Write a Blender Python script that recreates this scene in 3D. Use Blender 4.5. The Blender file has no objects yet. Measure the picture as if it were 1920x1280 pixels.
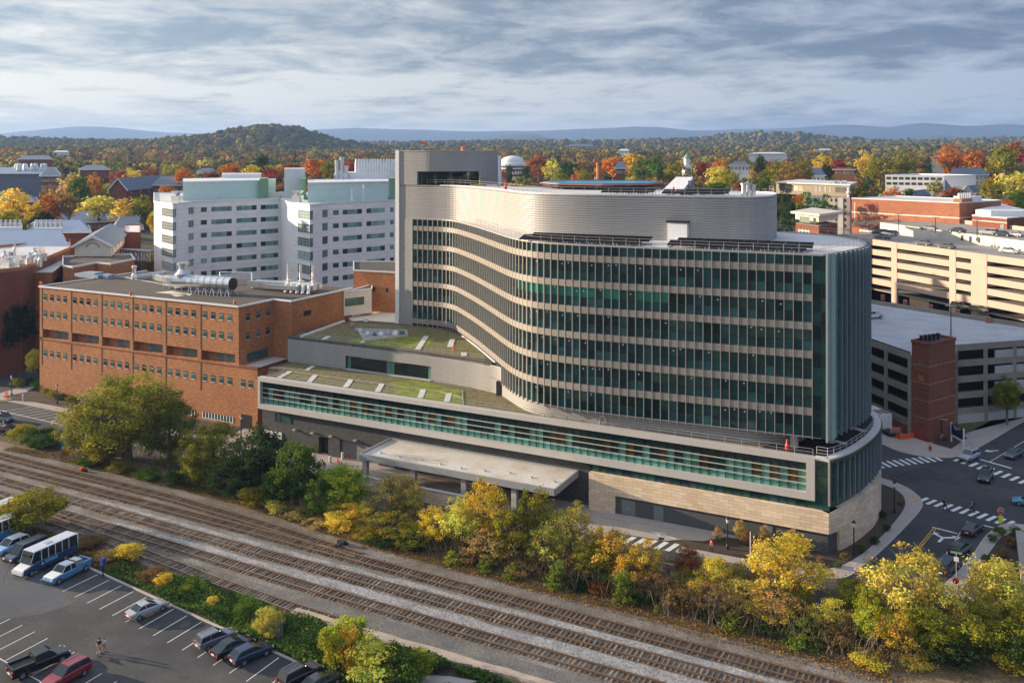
import bpy, bmesh, math, random
import numpy as np
from mathutils import Vector, Matrix
R = random.Random(7)
rad = math.radians
scene = bpy.context.scene
COL = scene.collection
# ------------------------------------------------------------------ place frame
# x runs along the long facade and the railway, y runs away behind it, z is up; metres.
CAM = (18.22, -136.95, 58.0)
YAW = 26.84
F, HY, CX = 1700.0, 285.0, 960.0
def c2w(X, Y): return (CAM[0]+X*math.cos(rad(YAW))-Y*math.sin(rad(YAW)), CAM[1]+X*math.sin(rad(YAW))+Y*math.cos(rad(YAW)))
def g(px, py, z=0.0):            # survey: where a sight line meets the level z
    Y = F*(CAM[2]-z)/(py-HY); return c2w((px-CX)/F*Y, Y)
def at(px, py, Y):               # survey: point at a known distance
    x, y = c2w((px-CX)/F*Y, Y); return (x, y, CAM[2]-(py-HY)*Y/F)
# ------------------------------------------------------------------ mesh helper
class MB:
    def __init__(s): s.v=[]; s.f=[]; s.m=[]; s.c=[]
    def face(s, pts, mi=0, col=(1,1,1)):
        n=len(s.v); s.v.extend(pts); s.f.append(list(range(n,n+len(pts)))); s.m.append(mi); s.c.append(col)
    def hexa(s, b, t, mi=0, col=(1,1,1), caps=True):   # b, t lists of points (same length) bottom and top loop
        n=len(s.v); k=len(b); s.v.extend(b); s.v.extend(t)
        for i in range(k):
            j=(i+1)%k; s.f.append([n+i,n+j,n+k+j,n+k+i]); s.m.append(mi); s.c.append(col)
        if caps:
            s.f.append([n+i for i in range(k)][::-1]); s.m.append(mi); s.c.append(col)
            s.f.append([n+k+i for i in range(k)]); s.m.append(mi); s.c.append(col)
    def box(s, x0,x1,y0,y1,z0,z1, mi=0, col=(1,1,1)):
        s.hexa([(x0,y0,z0),(x1,y0,z0),(x1,y1,z0),(x0,y1,z0)],[(x0,y0,z1),(x1,y0,z1),(x1,y1,z1),(x0,y1,z1)],mi,col)
    def prism(s, poly, z0, z1, mi=0, col=(1,1,1)):
        s.hexa([(p[0],p[1],z0) for p in poly],[(p[0],p[1],z1) for p in poly],mi,col)
    def poly(s, poly, z, mi=0, col=(1,1,1)):
        s.face([(p[0],p[1],z) for p in poly],mi,col)
    def seg(s, a, b, r, n=6, r2=None, mi=0, col=(1,1,1)):   # tube a->b
        a=Vector(a); b=Vector(b); d=(b-a)
        if d.length<1e-6: return
        q=d.to_track_quat('Z','Y'); r2=r if r2 is None else r2
        A=[];B=[]
        for i in range(n):
            t=2*math.pi*i/n; o=Vector((math.cos(t),math.sin(t),0))
            A.append(tuple(a+q@(o*r))); B.append(tuple(b+q@(o*r2)))
        s.hexa(A,B,mi,col)
    def beam(s, a, b, w, h, mi=0, col=(1,1,1)):             # rectangular bar a->b (centre line), w across, h up
        a=Vector(a); b=Vector(b); d=b-a; l=Vector((-d.y,d.x,0))
        l = l.normalized() if l.length>1e-6 else Vector((1,0,0))
        u = l.cross(d).normalized() if d.length else Vector((0,0,1)); u=-u if u.z<0 else u
        L=l*w/2; U=u*h/2
        s.hexa([tuple(a-L-U),tuple(b-L-U),tuple(b+L-U),tuple(a+L-U)],[tuple(a-L+U),tuple(b-L+U),tuple(b+L+U),tuple(a+L+U)],mi,col)
    def loft(s, loops, mi=0, col=(1,1,1)):
        n=len(s.v); k=len(loops[0])
        for L in loops: s.v.extend(L)
        for a in range(len(loops)-1):
            for i in range(k):
                j=(i+1)%k; s.f.append([n+a*k+i,n+a*k+j,n+(a+1)*k+j,n+(a+1)*k+i]); s.m.append(mi); s.c.append(col)
        s.f.append([n+i for i in range(k)][::-1]); s.m.append(mi); s.c.append(col)
        e=n+(len(loops)-1)*k; s.f.append([e+i for i in range(k)]); s.m.append(mi); s.c.append(col)
    def lathe(s, c, prof, n=16, mi=0, col=(1,1,1)):          # prof list of (r,z)
        s.loft([[(c[0]+r*math.cos(2*math.pi*i/n), c[1]+r*math.sin(2*math.pi*i/n), c[2]+z) for i in range(n)] for r,z in prof],mi,col)
    def ribbon(s, pts, z0, z1, off=0.0, th=0.0, mi=0, cols=None):  # wall along a polyline; off = outward shift, th = thickness outward
        P=offset(pts,off); Q=offset(pts,off+th) if th else None
        for i in range(len(P)-1):
            a,b=P[i],P[i+1]; c=cols(i) if cols else (1,1,1)
            if th:
                d,e=Q[i],Q[i+1]
                s.hexa([(a[0],a[1],z0),(b[0],b[1],z0),(e[0],e[1],z0),(d[0],d[1],z0)],[(a[0],a[1],z1),(b[0],b[1],z1),(e[0],e[1],z1),(d[0],d[1],z1)],mi,c)
            else: s.face([(a[0],a[1],z0),(b[0],b[1],z0),(b[0],b[1],z1),(a[0],a[1],z1)],mi,c)
    def mesh(s, name, mats, org=(0,0,0), smooth=False):
        me=bpy.data.meshes.new(name)
        me.from_pydata([(v[0]-org[0],v[1]-org[1],v[2]-org[2]) for v in s.v],[],s.f)
        for m in (mats if isinstance(mats,(list,tuple)) else [mats]): me.materials.append(m)
        me.polygons.foreach_set('material_index', s.m)
        a=me.attributes.new('Col','FLOAT_COLOR','FACE')
        buf=np.ones((len(s.f),4),np.float32); buf[:,:3]=np.array(s.c,np.float32).reshape(-1,3); a.data.foreach_set('color',buf.ravel())
        if smooth: me.polygons.foreach_set('use_smooth',[True]*len(s.f))
        bm=bmesh.new(); bm.from_mesh(me); bmesh.ops.recalc_face_normals(bm,faces=bm.faces); bm.to_mesh(me); bm.free()
        return me
    def build(s, name, mats, parent=None, smooth=False, org=None):
        o_=org if org is not None else (ORG.get(parent.name,(0,0,0)) if parent else (0,0,0))
        o=bpy.data.objects.new(name, s.mesh(name,mats,o_,smooth)); COL.objects.link(o)
        if parent: o.parent=parent; ORG[o.name]=o_
        elif org is not None: o.location=org
        return o
ORG={}
def offset(pts, d):
    if abs(d)<1e-9: return pts
    out=[]
    for i,p in enumerate(pts):
        a=pts[max(0,i-1)]; b=pts[min(len(pts)-1,i+1)]
        dx,dy=b[0]-a[0],b[1]-a[1]; l=math.hypot(dx,dy) or 1
        out.append((p[0]+dy/l*d, p[1]-dx/l*d))     # outward = right hand of travel
    return out
def smooth_path(ctrl, step):
    P=[Vector((p[0],p[1])) for p in ctrl]; P=[2*P[0]-P[1]]+P+[2*P[-1]-P[-2]]; fine=[]
    for i in range(1,len(P)-2):
        for k in range(24):
            t=k/24; a,b,c,d=P[i-1:i+3]
            fine.append(0.5*((2*b)+(c-a)*t+(2*a-5*b+4*c-d)*t*t+(3*b-a-3*c+d)*t**3))
    fine.append(P[-2]); L=[0]
    for i in range(1,len(fine)): L.append(L[-1]+(fine[i]-fine[i-1]).length)
    n=max(1,round(L[-1]/step)); out=[]; j=0
    for k in range(n+1):
        t=L[-1]*k/n
        while j<len(L)-2 and L[j+1]<t: j+=1
        f=(t-L[j])/max(1e-9,L[j+1]-L[j]); q=fine[j].lerp(fine[j+1],min(1,f)); out.append((q.x,q.y))
    return out
def tag(o, label=None, cat=None, group=None, kind=None):
    if label: o['label']=label
    if cat: o['category']=cat
    if group: o['group']=group
    if kind: o['kind']=kind
    return o
def thing(name, label, cat, loc=(0,0,0), rz=0, group=None):
    o=bpy.data.objects.new(name,None); COL.objects.link(o); o.location=loc; o.rotation_euler=(0,0,rz)
    o.empty_display_size=0.5
    ORG[o.name]=loc if rz==0 else (0,0,0); return tag(o,label,cat,group)
def struct(name, mb, mats, kind='structure', smooth=False):
    return tag(mb.build(name,mats,None,smooth), kind=kind)
def copy_tree(o, parent=None, color=None):
    c=o.copy(); COL.objects.link(c)
    if parent: c.parent=parent
    if color and c.type=='MESH': c.color=color
    for ch in list(o.children): copy_tree(ch,c,color)
    return c
def set_color(o, color):
    if o.type=='MESH': o.color=color
    for ch in o.children: set_color(ch,color)
# ------------------------------------------------------------------ materials
def mat(name):
    m=bpy.data.materials.new(name); m.use_nodes=True; nt=m.node_tree
    return m, nt, nt.nodes['Principled BSDF']
def N(nt, t, **k):
    n=nt.nodes.new(t)
    for a,b in k.items():
        if a.startswith('i_'): n.inputs[int(a[2:])].default_value=b
        else: setattr(n,a,b)
    return n
def ramp(nt, src, stops):
    r=N(nt,'ShaderNodeValToRGB'); e=r.color_ramp.elements
    while len(e)<len(stops): e.new(0.5)
    for i,(p,c) in enumerate(stops): e[i].position=p; e[i].color=(*c,1) if len(c)==3 else c
    nt.links.new(src,r.inputs[0]); return r.outputs[0]
def mixc(nt, fac, a, b, mode='MIX'):
    m=N(nt,'ShaderNodeMix',data_type='RGBA',blend_type=mode)
    for s,i in ((fac,0),(a,6),(b,7)):
        if hasattr(s,'links') or isinstance(s,bpy.types.NodeSocket): nt.links.new(s,m.inputs[i])
        else: m.inputs[i].default_value = s if i==0 else ((*s,1) if len(s)==3 else s)
    return m.outputs[2]
def objco(nt): return N(nt,'ShaderNodeTexCoord').outputs['Object']
def mapped(nt, src, sc):
    m=N(nt,'ShaderNodeMapping'); m.inputs['Scale'].default_value=sc; nt.links.new(src,m.inputs[0]); return m.outputs[0]
def noise(nt, src, scale, detail=4, rough=.55, out=0):
    n=N(nt,'ShaderNodeTexNoise'); n.inputs['Scale'].default_value=scale; n.inputs['Detail'].default_value=detail; n.inputs['Roughness'].default_value=rough
    if src is not None: nt.links.new(src,n.inputs['Vector'])
    return n.outputs[out]
def bump(nt, b, h, strength=.3, dist=.05):
    n=N(nt,'ShaderNodeBump'); n.inputs['Strength'].default_value=strength; n.inputs['Distance'].default_value=dist
    nt.links.new(h,n.inputs['Height']); nt.links.new(n.outputs[0],b.inputs['Normal'])
def plain(name, col, rough=.7, metal=0, var=.12, scale=.6, fine=8.0):
    m,nt,b=mat(name); co=objco(nt)
    n1=noise(nt,co,scale,3); n2=noise(nt,co,fine,2)
    lo=tuple(c*(1-var) for c in col); hi=tuple(min(1,c*(1+var)) for c in col)
    c=mixc(nt,.35,ramp(nt,n1,[(.3,lo),(.7,hi)]),ramp(nt,n2,[(.3,lo),(.7,hi)]))
    nt.links.new(c,b.inputs['Base Color']); b.inputs['Roughness'].default_value=rough; b.inputs['Metallic'].default_value=metal
    return m
def brickmat(name, a, b_, mort, streak=(.62,1.3)):
    m,nt,b=mat(name); co=objco(nt)
    sep=N(nt,'ShaderNodeSeparateXYZ'); nt.links.new(co,sep.inputs[0])
    add=N(nt,'ShaderNodeMath',operation='ADD'); nt.links.new(sep.outputs[0],add.inputs[0]); nt.links.new(sep.outputs[1],add.inputs[1])
    cb=N(nt,'ShaderNodeCombineXYZ'); nt.links.new(add.outputs[0],cb.inputs[0]); nt.links.new(sep.outputs[2],cb.inputs[1])
    bt=N(nt,'ShaderNodeTexBrick'); bt.inputs['Scale'].default_value=1.0
    bt.inputs['Brick Width'].default_value=.55; bt.inputs['Row Height'].default_value=.2; bt.inputs['Mortar Size'].default_value=.012
    bt.inputs['Color1'].default_value=(*a,1); bt.inputs['Color2'].default_value=(*b_,1); bt.inputs['Mortar'].default_value=(*mort,1)
    nt.links.new(cb.outputs[0],bt.inputs['Vector'])
    st=noise(nt,mapped(nt,cb.outputs[0],(.5,2.2,1)),1.6,4,.65)
    big=noise(nt,cb.outputs[0],.12,3)
    c=mixc(nt,1.0,bt.outputs[0],ramp(nt,st,[(.25,(streak[0],)*3),(.75,(streak[1],streak[1]*.985,streak[1]*.93))]),'MULTIPLY')
    c=mixc(nt,1.0,c,ramp(nt,big,[(.3,(.85,.83,.83)),(.7,(1.1,1.1,1.1))]),'MULTIPLY')
    nt.links.new(c,b.inputs['Base Color']); b.inputs['Roughness'].default_value=.9
    bump(nt,b,st,.5,.04); return m
def louvre(name, a, b_, pitch=.42, rough=.42, metal=.35):
    m,nt,b=mat(name); co=objco(nt); sep=N(nt,'ShaderNodeSeparateXYZ'); nt.links.new(co,sep.inputs[0])
    mu=N(nt,'ShaderNodeMath',operation='MULTIPLY'); mu.inputs[1].default_value=1/pitch; nt.links.new(sep.outputs[2],mu.inputs[0])
    fr=N(nt,'ShaderNodeMath',operation='FRACT'); nt.links.new(mu.outputs[0],fr.inputs[0])
    n1=noise(nt,mapped(nt,co,(.35,.35,.05)),1,3)
    c=ramp(nt,fr.outputs[0],[(0,b_),(.22,b_),(.34,a),(1,a)])
    c=mixc(nt,1,c,ramp(nt,n1,[(.3,(.93,.93,.94)),(.7,(1.05,1.05,1.04))]),'MULTIPLY')
    nt.links.new(c,b.inputs['Base Color']); b.inputs['Roughness'].default_value=rough; b.inputs['Metallic'].default_value=metal
    h=ramp(nt,fr.outputs[0],[(0,(0,0,0)),(.2,(0,0,0)),(.36,(1,1,1)),(1,(.55,.55,.55))]); bump(nt,b,h,.6,.08); return m
def glassmat(name, rough=.04, spec=.6, tint=(1,1,1)):
    m,nt,b=mat(name); at_=N(nt,'ShaderNodeAttribute',attribute_name='Col')
    co=objco(nt); n=noise(nt,co,.35,3)
    c=mixc(nt,1,at_.outputs['Color'],ramp(nt,n,[(.3,(.6,.6,.6)),(.7,(1.35,1.35,1.35))]),'MULTIPLY')
    nt.links.new(c,b.inputs['Base Color']); b.inputs['Roughness'].default_value=rough
    b.inputs['Specular IOR Level'].default_value=spec
    bump(nt,b,noise(nt,co,.25,2),.06,.25); return m
def leafmat(name):
    m=bpy.data.materials.new(name); m.use_nodes=True; nt=m.node_tree; nt.nodes.clear()
    oi=N(nt,'ShaderNodeObjectInfo'); at_=N(nt,'ShaderNodeAttribute',attribute_name='Col')
    c=mixc(nt,1,oi.outputs['Color'],at_.outputs['Color'],'MULTIPLY')
    d=N(nt,'ShaderNodeBsdfDiffuse'); t=N(nt,'ShaderNodeBsdfTranslucent'); mx=N(nt,'ShaderNodeMixShader'); mx.inputs[0].default_value=.42
    nt.links.new(c,d.inputs[0]); nt.links.new(c,t.inputs[0]); nt.links.new(d.outputs[0],mx.inputs[1]); nt.links.new(t.outputs[0],mx.inputs[2])
    o=N(nt,'ShaderNodeOutputMaterial'); nt.links.new(mx.outputs[0],o.inputs[0]); return m
def paintmat(name, rough=.25):
    m,nt,b=mat(name); oi=N(nt,'ShaderNodeObjectInfo'); co=objco(nt)
    c=mixc(nt,1,oi.outputs['Color'],ramp(nt,noise(nt,co,3,3),[(.3,(.88,.88,.88)),(.7,(1.06,1.06,1.06))]),'MULTIPLY')
    nt.links.new(c,b.inputs['Base Color']); b.inputs['Roughness'].default_value=rough; b.inputs['Coat Weight'].default_value=.5; b.inputs['Metallic'].default_value=.15
    return m
def attrmat(name, rough=.8, fine=6.0):
    m,nt,b=mat(name); at_=N(nt,'ShaderNodeAttribute',attribute_name='Col'); co=objco(nt)
    c=mixc(nt,1,at_.outputs['Color'],ramp(nt,noise(nt,co,fine,3),[(.3,(.85,.85,.85)),(.7,(1.12,1.12,1.12))]),'MULTIPLY')
    nt.links.new(c,b.inputs['Base Color']); b.inputs['Roughness'].default_value=rough; return m
def groundmat(name, cols, scale, fine_scale, fine=(.75,1.25), rough=.95, bmp=.0):
    m,nt,b=mat(name); co=objco(nt)
    c=ramp(nt,noise(nt,co,scale,6,.65),[(.3+.4*i/(len(cols)-1),k) for i,k in enumerate(cols)])
    f=noise(nt,co,fine_scale,3,.7)
    c=mixc(nt,1,c,ramp(nt,f,[(.32,(fine[0],)*3),(.68,(fine[1],)*3)]),'MULTIPLY')
    nt.links.new(c,b.inputs['Base Color']); b.inputs['Roughness'].default_value=rough
    if bmp: bump(nt,b,f,bmp,.1)
    return m
M={}
M['brick']=brickmat('orange_brick',(.50,.21,.085),(.37,.145,.06),(.40,.20,.10))
M['brick_red']=brickmat('red_brick',(.25,.075,.04),(.19,.055,.032),(.25,.12,.08))
M['brick_rose']=brickmat('rose_brick',(.41,.155,.085),(.33,.12,.065),(.36,.18,.11))
M['brick_dark']=brickmat('grey_brick',(.075,.078,.08),(.055,.058,.06),(.08,.08,.08))
M['stone']=brickmat('travertine',(.82,.68,.52),(.68,.52,.36),(.40,.29,.19),(.9,1.12))
_bt=[n for n in M['stone'].node_tree.nodes if n.type=='TEX_BRICK'][0]; _bt.inputs['Brick Width'].default_value=1.6; _bt.inputs['Row Height'].default_value=.5; _bt.inputs['Mortar Size'].default_value=.02
M['louvre']=louvre('louvre_metal',(.345,.335,.325),(.235,.23,.226),.42,.55,.1)
M['band']=louvre('sunshade_metal',(.335,.29,.245),(.15,.135,.118),.30,.55,.05)
M['silver']=plain('silver_metal',(.62,.62,.62),.35,.6,.08)
M['galv']=plain('galvanised_metal',(.62,.63,.64),.3,.75,.18,1.2)
M['precast']=plain('precast_panel',(.50,.47,.44),.7,0,.07,.4)
M['fin']=plain('fin_metal',(.41,.385,.355),.45,.15,.05)
M['blade']=plain('glass_blade',(.25,.31,.345),.3,.1,.1)
M['gar']=plain('weathered_concrete',(.26,.23,.195),.9,0,.2,.35,2)
M['glass']=glassmat('curtain_glass')
M['glassf']=glassmat('frosted_glass',.3,.4)
M['white']=plain('white_paint',(.74,.74,.74),.55,0,.06)
M['cream']=plain('cream_wall',(.66,.60,.50),.75,0,.08)
M['concrete']=plain('concrete',(.33,.30,.265),.85,0,.15,.3,3)
M['walk']=plain('pavement',(.40,.35,.32),.9,0,.1,.4,3)
M['kerb']=plain('kerb_stone',(.44,.41,.38),.9,0,.1)
M['membrane']=plain('white_roof_membrane',(.62,.60,.58),.7,0,.14,.15,1.5)
M['gravelroof']=groundmat('gravel_roof',[(.06,.048,.04),(.095,.075,.06)],.15,3,(.7,1.3))
M['asphalt']=groundmat('asphalt',[(.034,.035,.041),(.052,.053,.058),(.078,.076,.075)],.12,5,(.78,1.22))
M['asphalt_lot']=groundmat('worn_asphalt',[(.030,.031,.036),(.050,.050,.053),(.092,.089,.085)],.10,4,(.75,1.25))
M['line']=plain('road_marking',(.72,.72,.70),.7,0,.15,.8)
M['yellow']=plain('yellow_marking',(.62,.36,.04),.7,0,.12)
M['ballast']=groundmat('ballast',[(.10,.083,.066),(.17,.148,.122),(.26,.238,.212)],.13,4.5,(.4,1.65),.95,.6)
M['ballast_b']=groundmat('bright_ballast',[(.19,.185,.18),(.29,.285,.28),(.38,.375,.37)],.25,4.5,(.35,1.65),.95,.7)
M['dirt']=groundmat('dry_leaf_soil',[(.12,.085,.05),(.2,.14,.075),(.27,.19,.1)],.3,3,(.6,1.4))
M['mulch']=groundmat('mulch',[(.045,.03,.02),(.075,.05,.035)],.4,4,(.6,1.4))
M['grass']=groundmat('grass',[(.055,.07,.02),(.1,.11,.03),(.16,.13,.05)],.15,3,(.7,1.3))
M['sedum']=groundmat('sedum_roof',[(.10,.075,.05),(.17,.135,.065),(.13,.135,.035),(.20,.16,.075)],.3,1.6,(.55,1.45))
M['sedum_g']=groundmat('green_sedum',[(.085,.13,.012),(.17,.21,.015),(.30,.28,.025)],.5,2.5,(.6,1.4))
M['tie']=attrmat('timber_tie',.95,3)
M['tie_g']=attrmat('grey_tie',.95,3)
M['rust']=plain('rusty_rail',(.17,.095,.055),.6,.3,.2)
M['railtop']=plain('worn_rail',(.42,.33,.26),.35,.7,.15)
M['black']=plain('black_metal',(.02,.02,.022),.5,.3,.1)
M['solar']=plain('solar_panel_face',(.010,.010,.013),.7,0,.2); M['solar'].node_tree.nodes['Principled BSDF'].inputs['Specular IOR Level'].default_value=.08
M['tyre']=plain('tyre_rubber',(.015,.015,.015),.9,0,.1)
M['rim']=plain('wheel_rim',(.45,.45,.46),.35,.7,.1)
M['paint']=paintmat('car_paint')
M['carglass']=plain('car_glass',(.02,.028,.032),.06,0,.1)
M['redl']=plain('red_lamp',(.45,.02,.015),.3,0,.1)
M['lamp']=plain('clear_lamp',(.75,.75,.72),.2,0,.05)
M['attr']=attrmat('tinted_surface')
M['cloth']=attrmat('cloth',.95,20)
M['leaf']=leafmat('foliage')
M['bark']=plain('bark',(.16,.125,.095),.95,0,.25,2)
M['slate']=plain('slate_roof',(.13,.155,.2),.6,.1,.12,.5)
M['bluemetal']=plain('blue_metal_roof',(.24,.31,.42),.45,.2,.1,.3)
M['teal']=plain('teal_cladding',(.50,.66,.62),.6,0,.06)
M['green']=plain('green_cladding',(.19,.32,.22),.6,0,.08)
M['orange']=plain('orange_plastic',(.75,.10,.02),.6,0,.1)
M['red']=plain('red_plastic',(.62,.02,.03),.5,0,.1)
M['skin']=plain('skin',(.45,.28,.2),.6,0,.06)
# white hospital panel: white panels with thin joints
def panelmat():
    m,nt,b=mat('white_panel'); co=objco(nt); sep=N(nt,'ShaderNodeSeparateXYZ'); nt.links.new(co,sep.inputs[0])
    mu=N(nt,'ShaderNodeMath',operation='MULTIPLY'); mu.inputs[1].default_value=1/1.35; nt.links.new(sep.outputs[2],mu.inputs[0])
    fr=N(nt,'ShaderNodeMath',operation='FRACT'); nt.links.new(mu.outputs[0],fr.inputs[0])
    c=ramp(nt,fr.outputs[0],[(0,(.66,.63,.62)),(.04,(.66,.63,.62)),(.07,(.87,.865,.855)),(1,(.87,.865,.855))])
    n=noise(nt,mapped(nt,co,(1,1,2)),.25,6,.7); c=mixc(nt,1,c,ramp(nt,n,[(.3,(.86,.85,.85)),(.55,(1,1,1))]),'MULTIPLY')
    nt.links.new(c,b.inputs['Base Color']); b.inputs['Roughness'].default_value=.6; return m
M['panel']=panelmat()
# ------------------------------------------------------------------ camera
cam=bpy.data.cameras.new('camera'); co_=bpy.data.objects.new('camera',cam); COL.objects.link(co_)
co_.location=CAM; co_.rotation_euler=(rad(90),0,rad(YAW)); cam.sensor_width=36; cam.lens=F/1920*36; cam.shift_y=-(640-HY)/1920
cam.clip_start=.5; cam.clip_end=200000; scene.camera=co_
# ------------------------------------------------------------------ daylight
SUN_EL, SUN_AZ = 11.0, (-.985,-.165)
sv=Vector((SUN_AZ[0]*math.cos(rad(SUN_EL)),SUN_AZ[1]*math.cos(rad(SUN_EL)),math.sin(rad(SUN_EL)))).normalized()
sl=bpy.data.lights.new('sun','SUN'); sl.energy=5.0; sl.angle=rad(.5); sl.color=(1,.79,.55)
so=bpy.data.objects.new('sun',sl); COL.objects.link(so); so.rotation_euler=sv.to_track_quat('Z','Y').to_euler(); so.location=(-200,-60,120)
w=bpy.data.worlds.new('World'); scene.world=w; w.use_nodes=True; nt=w.node_tree; nt.nodes.clear()
sky=N(nt,'ShaderNodeTexSky'); sky.sky_type='NISHITA'; sky.sun_disc=False; sky.sun_elevation=rad(SUN_EL); sky.sun_rotation=math.atan2(SUN_AZ[0],SUN_AZ[1])
b1=N(nt,'ShaderNodeBackground'); b1.inputs[1].default_value=.10; nt.links.new(sky.outputs[0],b1.inputs[0])
tc=N(nt,'ShaderNodeTexCoord').outputs['Generated']; rot=N(nt,'ShaderNodeMapping'); rot.inputs['Rotation'].default_value=(0,0,-rad(YAW)); nt.links.new(tc,rot.inputs[0])
sp=N(nt,'ShaderNodeSeparateXYZ'); nt.links.new(rot.outputs[0],sp.inputs[0])
def MA(op,a,b=None):
    n=N(nt,'ShaderNodeMath',operation=op)
    for i,s in ((0,a),(1,b)):
        if s is None: continue
        if isinstance(s,bpy.types.NodeSocket): nt.links.new(s,n.inputs[i])
        else: n.inputs[i].default_value=s
    return n.outputs[0]
zc=MA('MAXIMUM',sp.outputs[2],0.0); den=MA('ADD',zc,.11)
cxx=MA('MULTIPLY',MA('DIVIDE',sp.outputs[0],den),.95); cyy=MA('DIVIDE',sp.outputs[1],den)
cv=N(nt,'ShaderNodeCombineXYZ'); nt.links.new(cxx,cv.inputs[0]); nt.links.new(cyy,cv.inputs[1])
def wn(scale,detail,rough,dist,off):
    mp=N(nt,'ShaderNodeMapping'); mp.inputs['Location'].default_value=off; nt.links.new(cv.outputs[0],mp.inputs[0])
    n=N(nt,'ShaderNodeTexNoise'); n.inputs['Scale'].default_value=scale; n.inputs['Detail'].default_value=detail; n.inputs['Roughness'].default_value=rough; n.inputs['Distortion'].default_value=dist
    nt.links.new(mp.outputs[0],n.inputs['Vector']); return n.outputs[0]
na=wn(1.9,10,.64,.35,(3.3,1.7,0)); nb=wn(.55,4,.55,.3,(8.1,4.4,2))
gz_=MA('DIVIDE',MA('SUBTRACT',zc,.062),.026); bonus=MA('MULTIPLY',MA('POWER',2.718,MA('MULTIPLY',MA('MULTIPLY',gz_,gz_),-1.0)),.10)
nc_=wn(5.5,6,.6,.2,(1.1,7.7,4))
nn=MA('SUBTRACT',MA('ADD',MA('ADD',MA('MULTIPLY',na,.62),MA('MULTIPLY',nb,.46)),MA('MULTIPLY',nc_,.14)),bonus)
# the sun side of the cloud deck is brighter and warmer
az=N(nt,'ShaderNodeMapRange'); az.inputs['From Min'].default_value=-.62; az.inputs['From Max'].default_value=.55; nt.links.new(sp.outputs[0],az.inputs[0])
dark=ramp(nt,az.outputs[0],[(0,(.22,.28,.36)),(.45,(.12,.155,.22)),(1,(.06,.09,.175))])
lite=ramp(nt,az.outputs[0],[(0,(.62,.60,.57)),(.45,(.45,.455,.465)),(1,(.25,.295,.40))])
cl=ramp(nt,nn,[(.49,(1,1,1)),(.585,(.5,.5,.5)),(.66,(.08,.08,.08)),(.74,(0,0,0))])
cc=mixc(nt,cl,dark,lite)
low=N(nt,'ShaderNodeMapRange'); low.inputs['From Min'].default_value=.0; low.inputs['From Max'].default_value=.06; low.inputs['To Min'].default_value=1; low.inputs['To Max'].default_value=0; nt.links.new(zc,low.inputs[0])
band=ramp(nt,az.outputs[0],[(0,(.54,.53,.51)),(.5,(.40,.43,.48)),(1,(.23,.31,.46))])
cc=mixc(nt,MA('MULTIPLY',low.outputs[0],.8),cc,band)
b2=N(nt,'ShaderNodeBackground'); up=N(nt,'ShaderNodeMapRange'); up.inputs['From Min'].default_value=.2; up.inputs['From Max'].default_value=.6; up.inputs['To Min'].default_value=.82; up.inputs['To Max'].default_value=1.45; nt.links.new(zc,up.inputs[0]); nt.links.new(up.outputs[0],b2.inputs[1]); nt.links.new(cc,b2.inputs[0])
mx=N(nt,'ShaderNodeMixShader'); mx.inputs[0].default_value=.86; nt.links.new(b1.outputs[0],mx.inputs[1]); nt.links.new(b2.outputs[0],mx.inputs[2])
wo=N(nt,'ShaderNodeOutputWorld'); nt.links.new(mx.outputs[0],wo.inputs[0])
vs=scene.view_settings; vs.view_transform='Standard'; vs.look='None'; vs.exposure=1.02; vs.gamma=1
# ================================================================== TERRAIN
def sst(a,b,x):
    t=np.clip((x-a)/(b-a),0,1); return t*t*(3-2*t)
def terrain(x,y):
    x=np.asarray(x,float); y=np.asarray(y,float)
    dx,dy=x-CAM[0],y-CAM[1]; r=np.hypot(dx,dy); c,s=math.cos(rad(YAW)),math.sin(rad(YAW))
    X=dx*c+dy*s; Y=-dx*s+dy*c                                     # across / away
    h=np.interp(r,[0,395,520,900,1500,2500,4200,6500,30000],[0,0,11,27,38,50,82,100,60])
    def hill(px,Y0,top,wx,wy):
        X0=(px-CX)/F*Y0; return top*np.exp(-((X-X0)/wx)**2-((Y-Y0)/wy)**2)
    h=h+hill(528,2600,55,160,500)+hill(415,2700,20,190,500)+hill(110,2900,15,620,500)+hill(-150,2900,14,300,500)
    h=h+hill(1440,4300,48,300,500)+hill(1290,4400,9,420,500)+hill(1040,3600,12,300,400)+hill(1950,4600,14,500,500)
    n=np.sin(x*.0021+1.3)*np.cos(y*.0027)*4+np.sin(x*.006+y*.004)*2.5
    return h+n*sst(700,2000,r)
def terr(x,y): return float(terrain(x,y))
nr,na_=110,220
rr=np.concatenate([[0.01],np.geomspace(60,30000,nr-1)]); aa=np.linspace(0,2*math.pi,na_,endpoint=False)
RR,AA=np.meshgrid(rr,aa,indexing='ij'); GX=CAM[0]+RR*np.cos(AA); GY=CAM[1]+RR*np.sin(AA); GZ=terrain(GX,GY)
me=bpy.data.meshes.new('ground'); vv=np.stack([GX,GY,GZ],-1).reshape(-1,3)
fs=[]
for i in range(nr-1):
    for j in range(na_):
        k=(j+1)%na_; fs.append((i*na_+j,(i+1)*na_+j,(i+1)*na_+k,i*na_+k))
me.from_pydata(vv.tolist(),[],fs); me.materials.append(groundmat('wooded_ground',[(.03,.035,.015),(.06,.055,.02),(.10,.065,.02)],.03,.4,(.7,1.3)))
me.polygons.foreach_set('use_smooth',[True]*len(fs))
tag(bpy.data.objects.new('ground',me),kind='structure'); COL.objects.link(bpy.data.objects['ground'])
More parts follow.
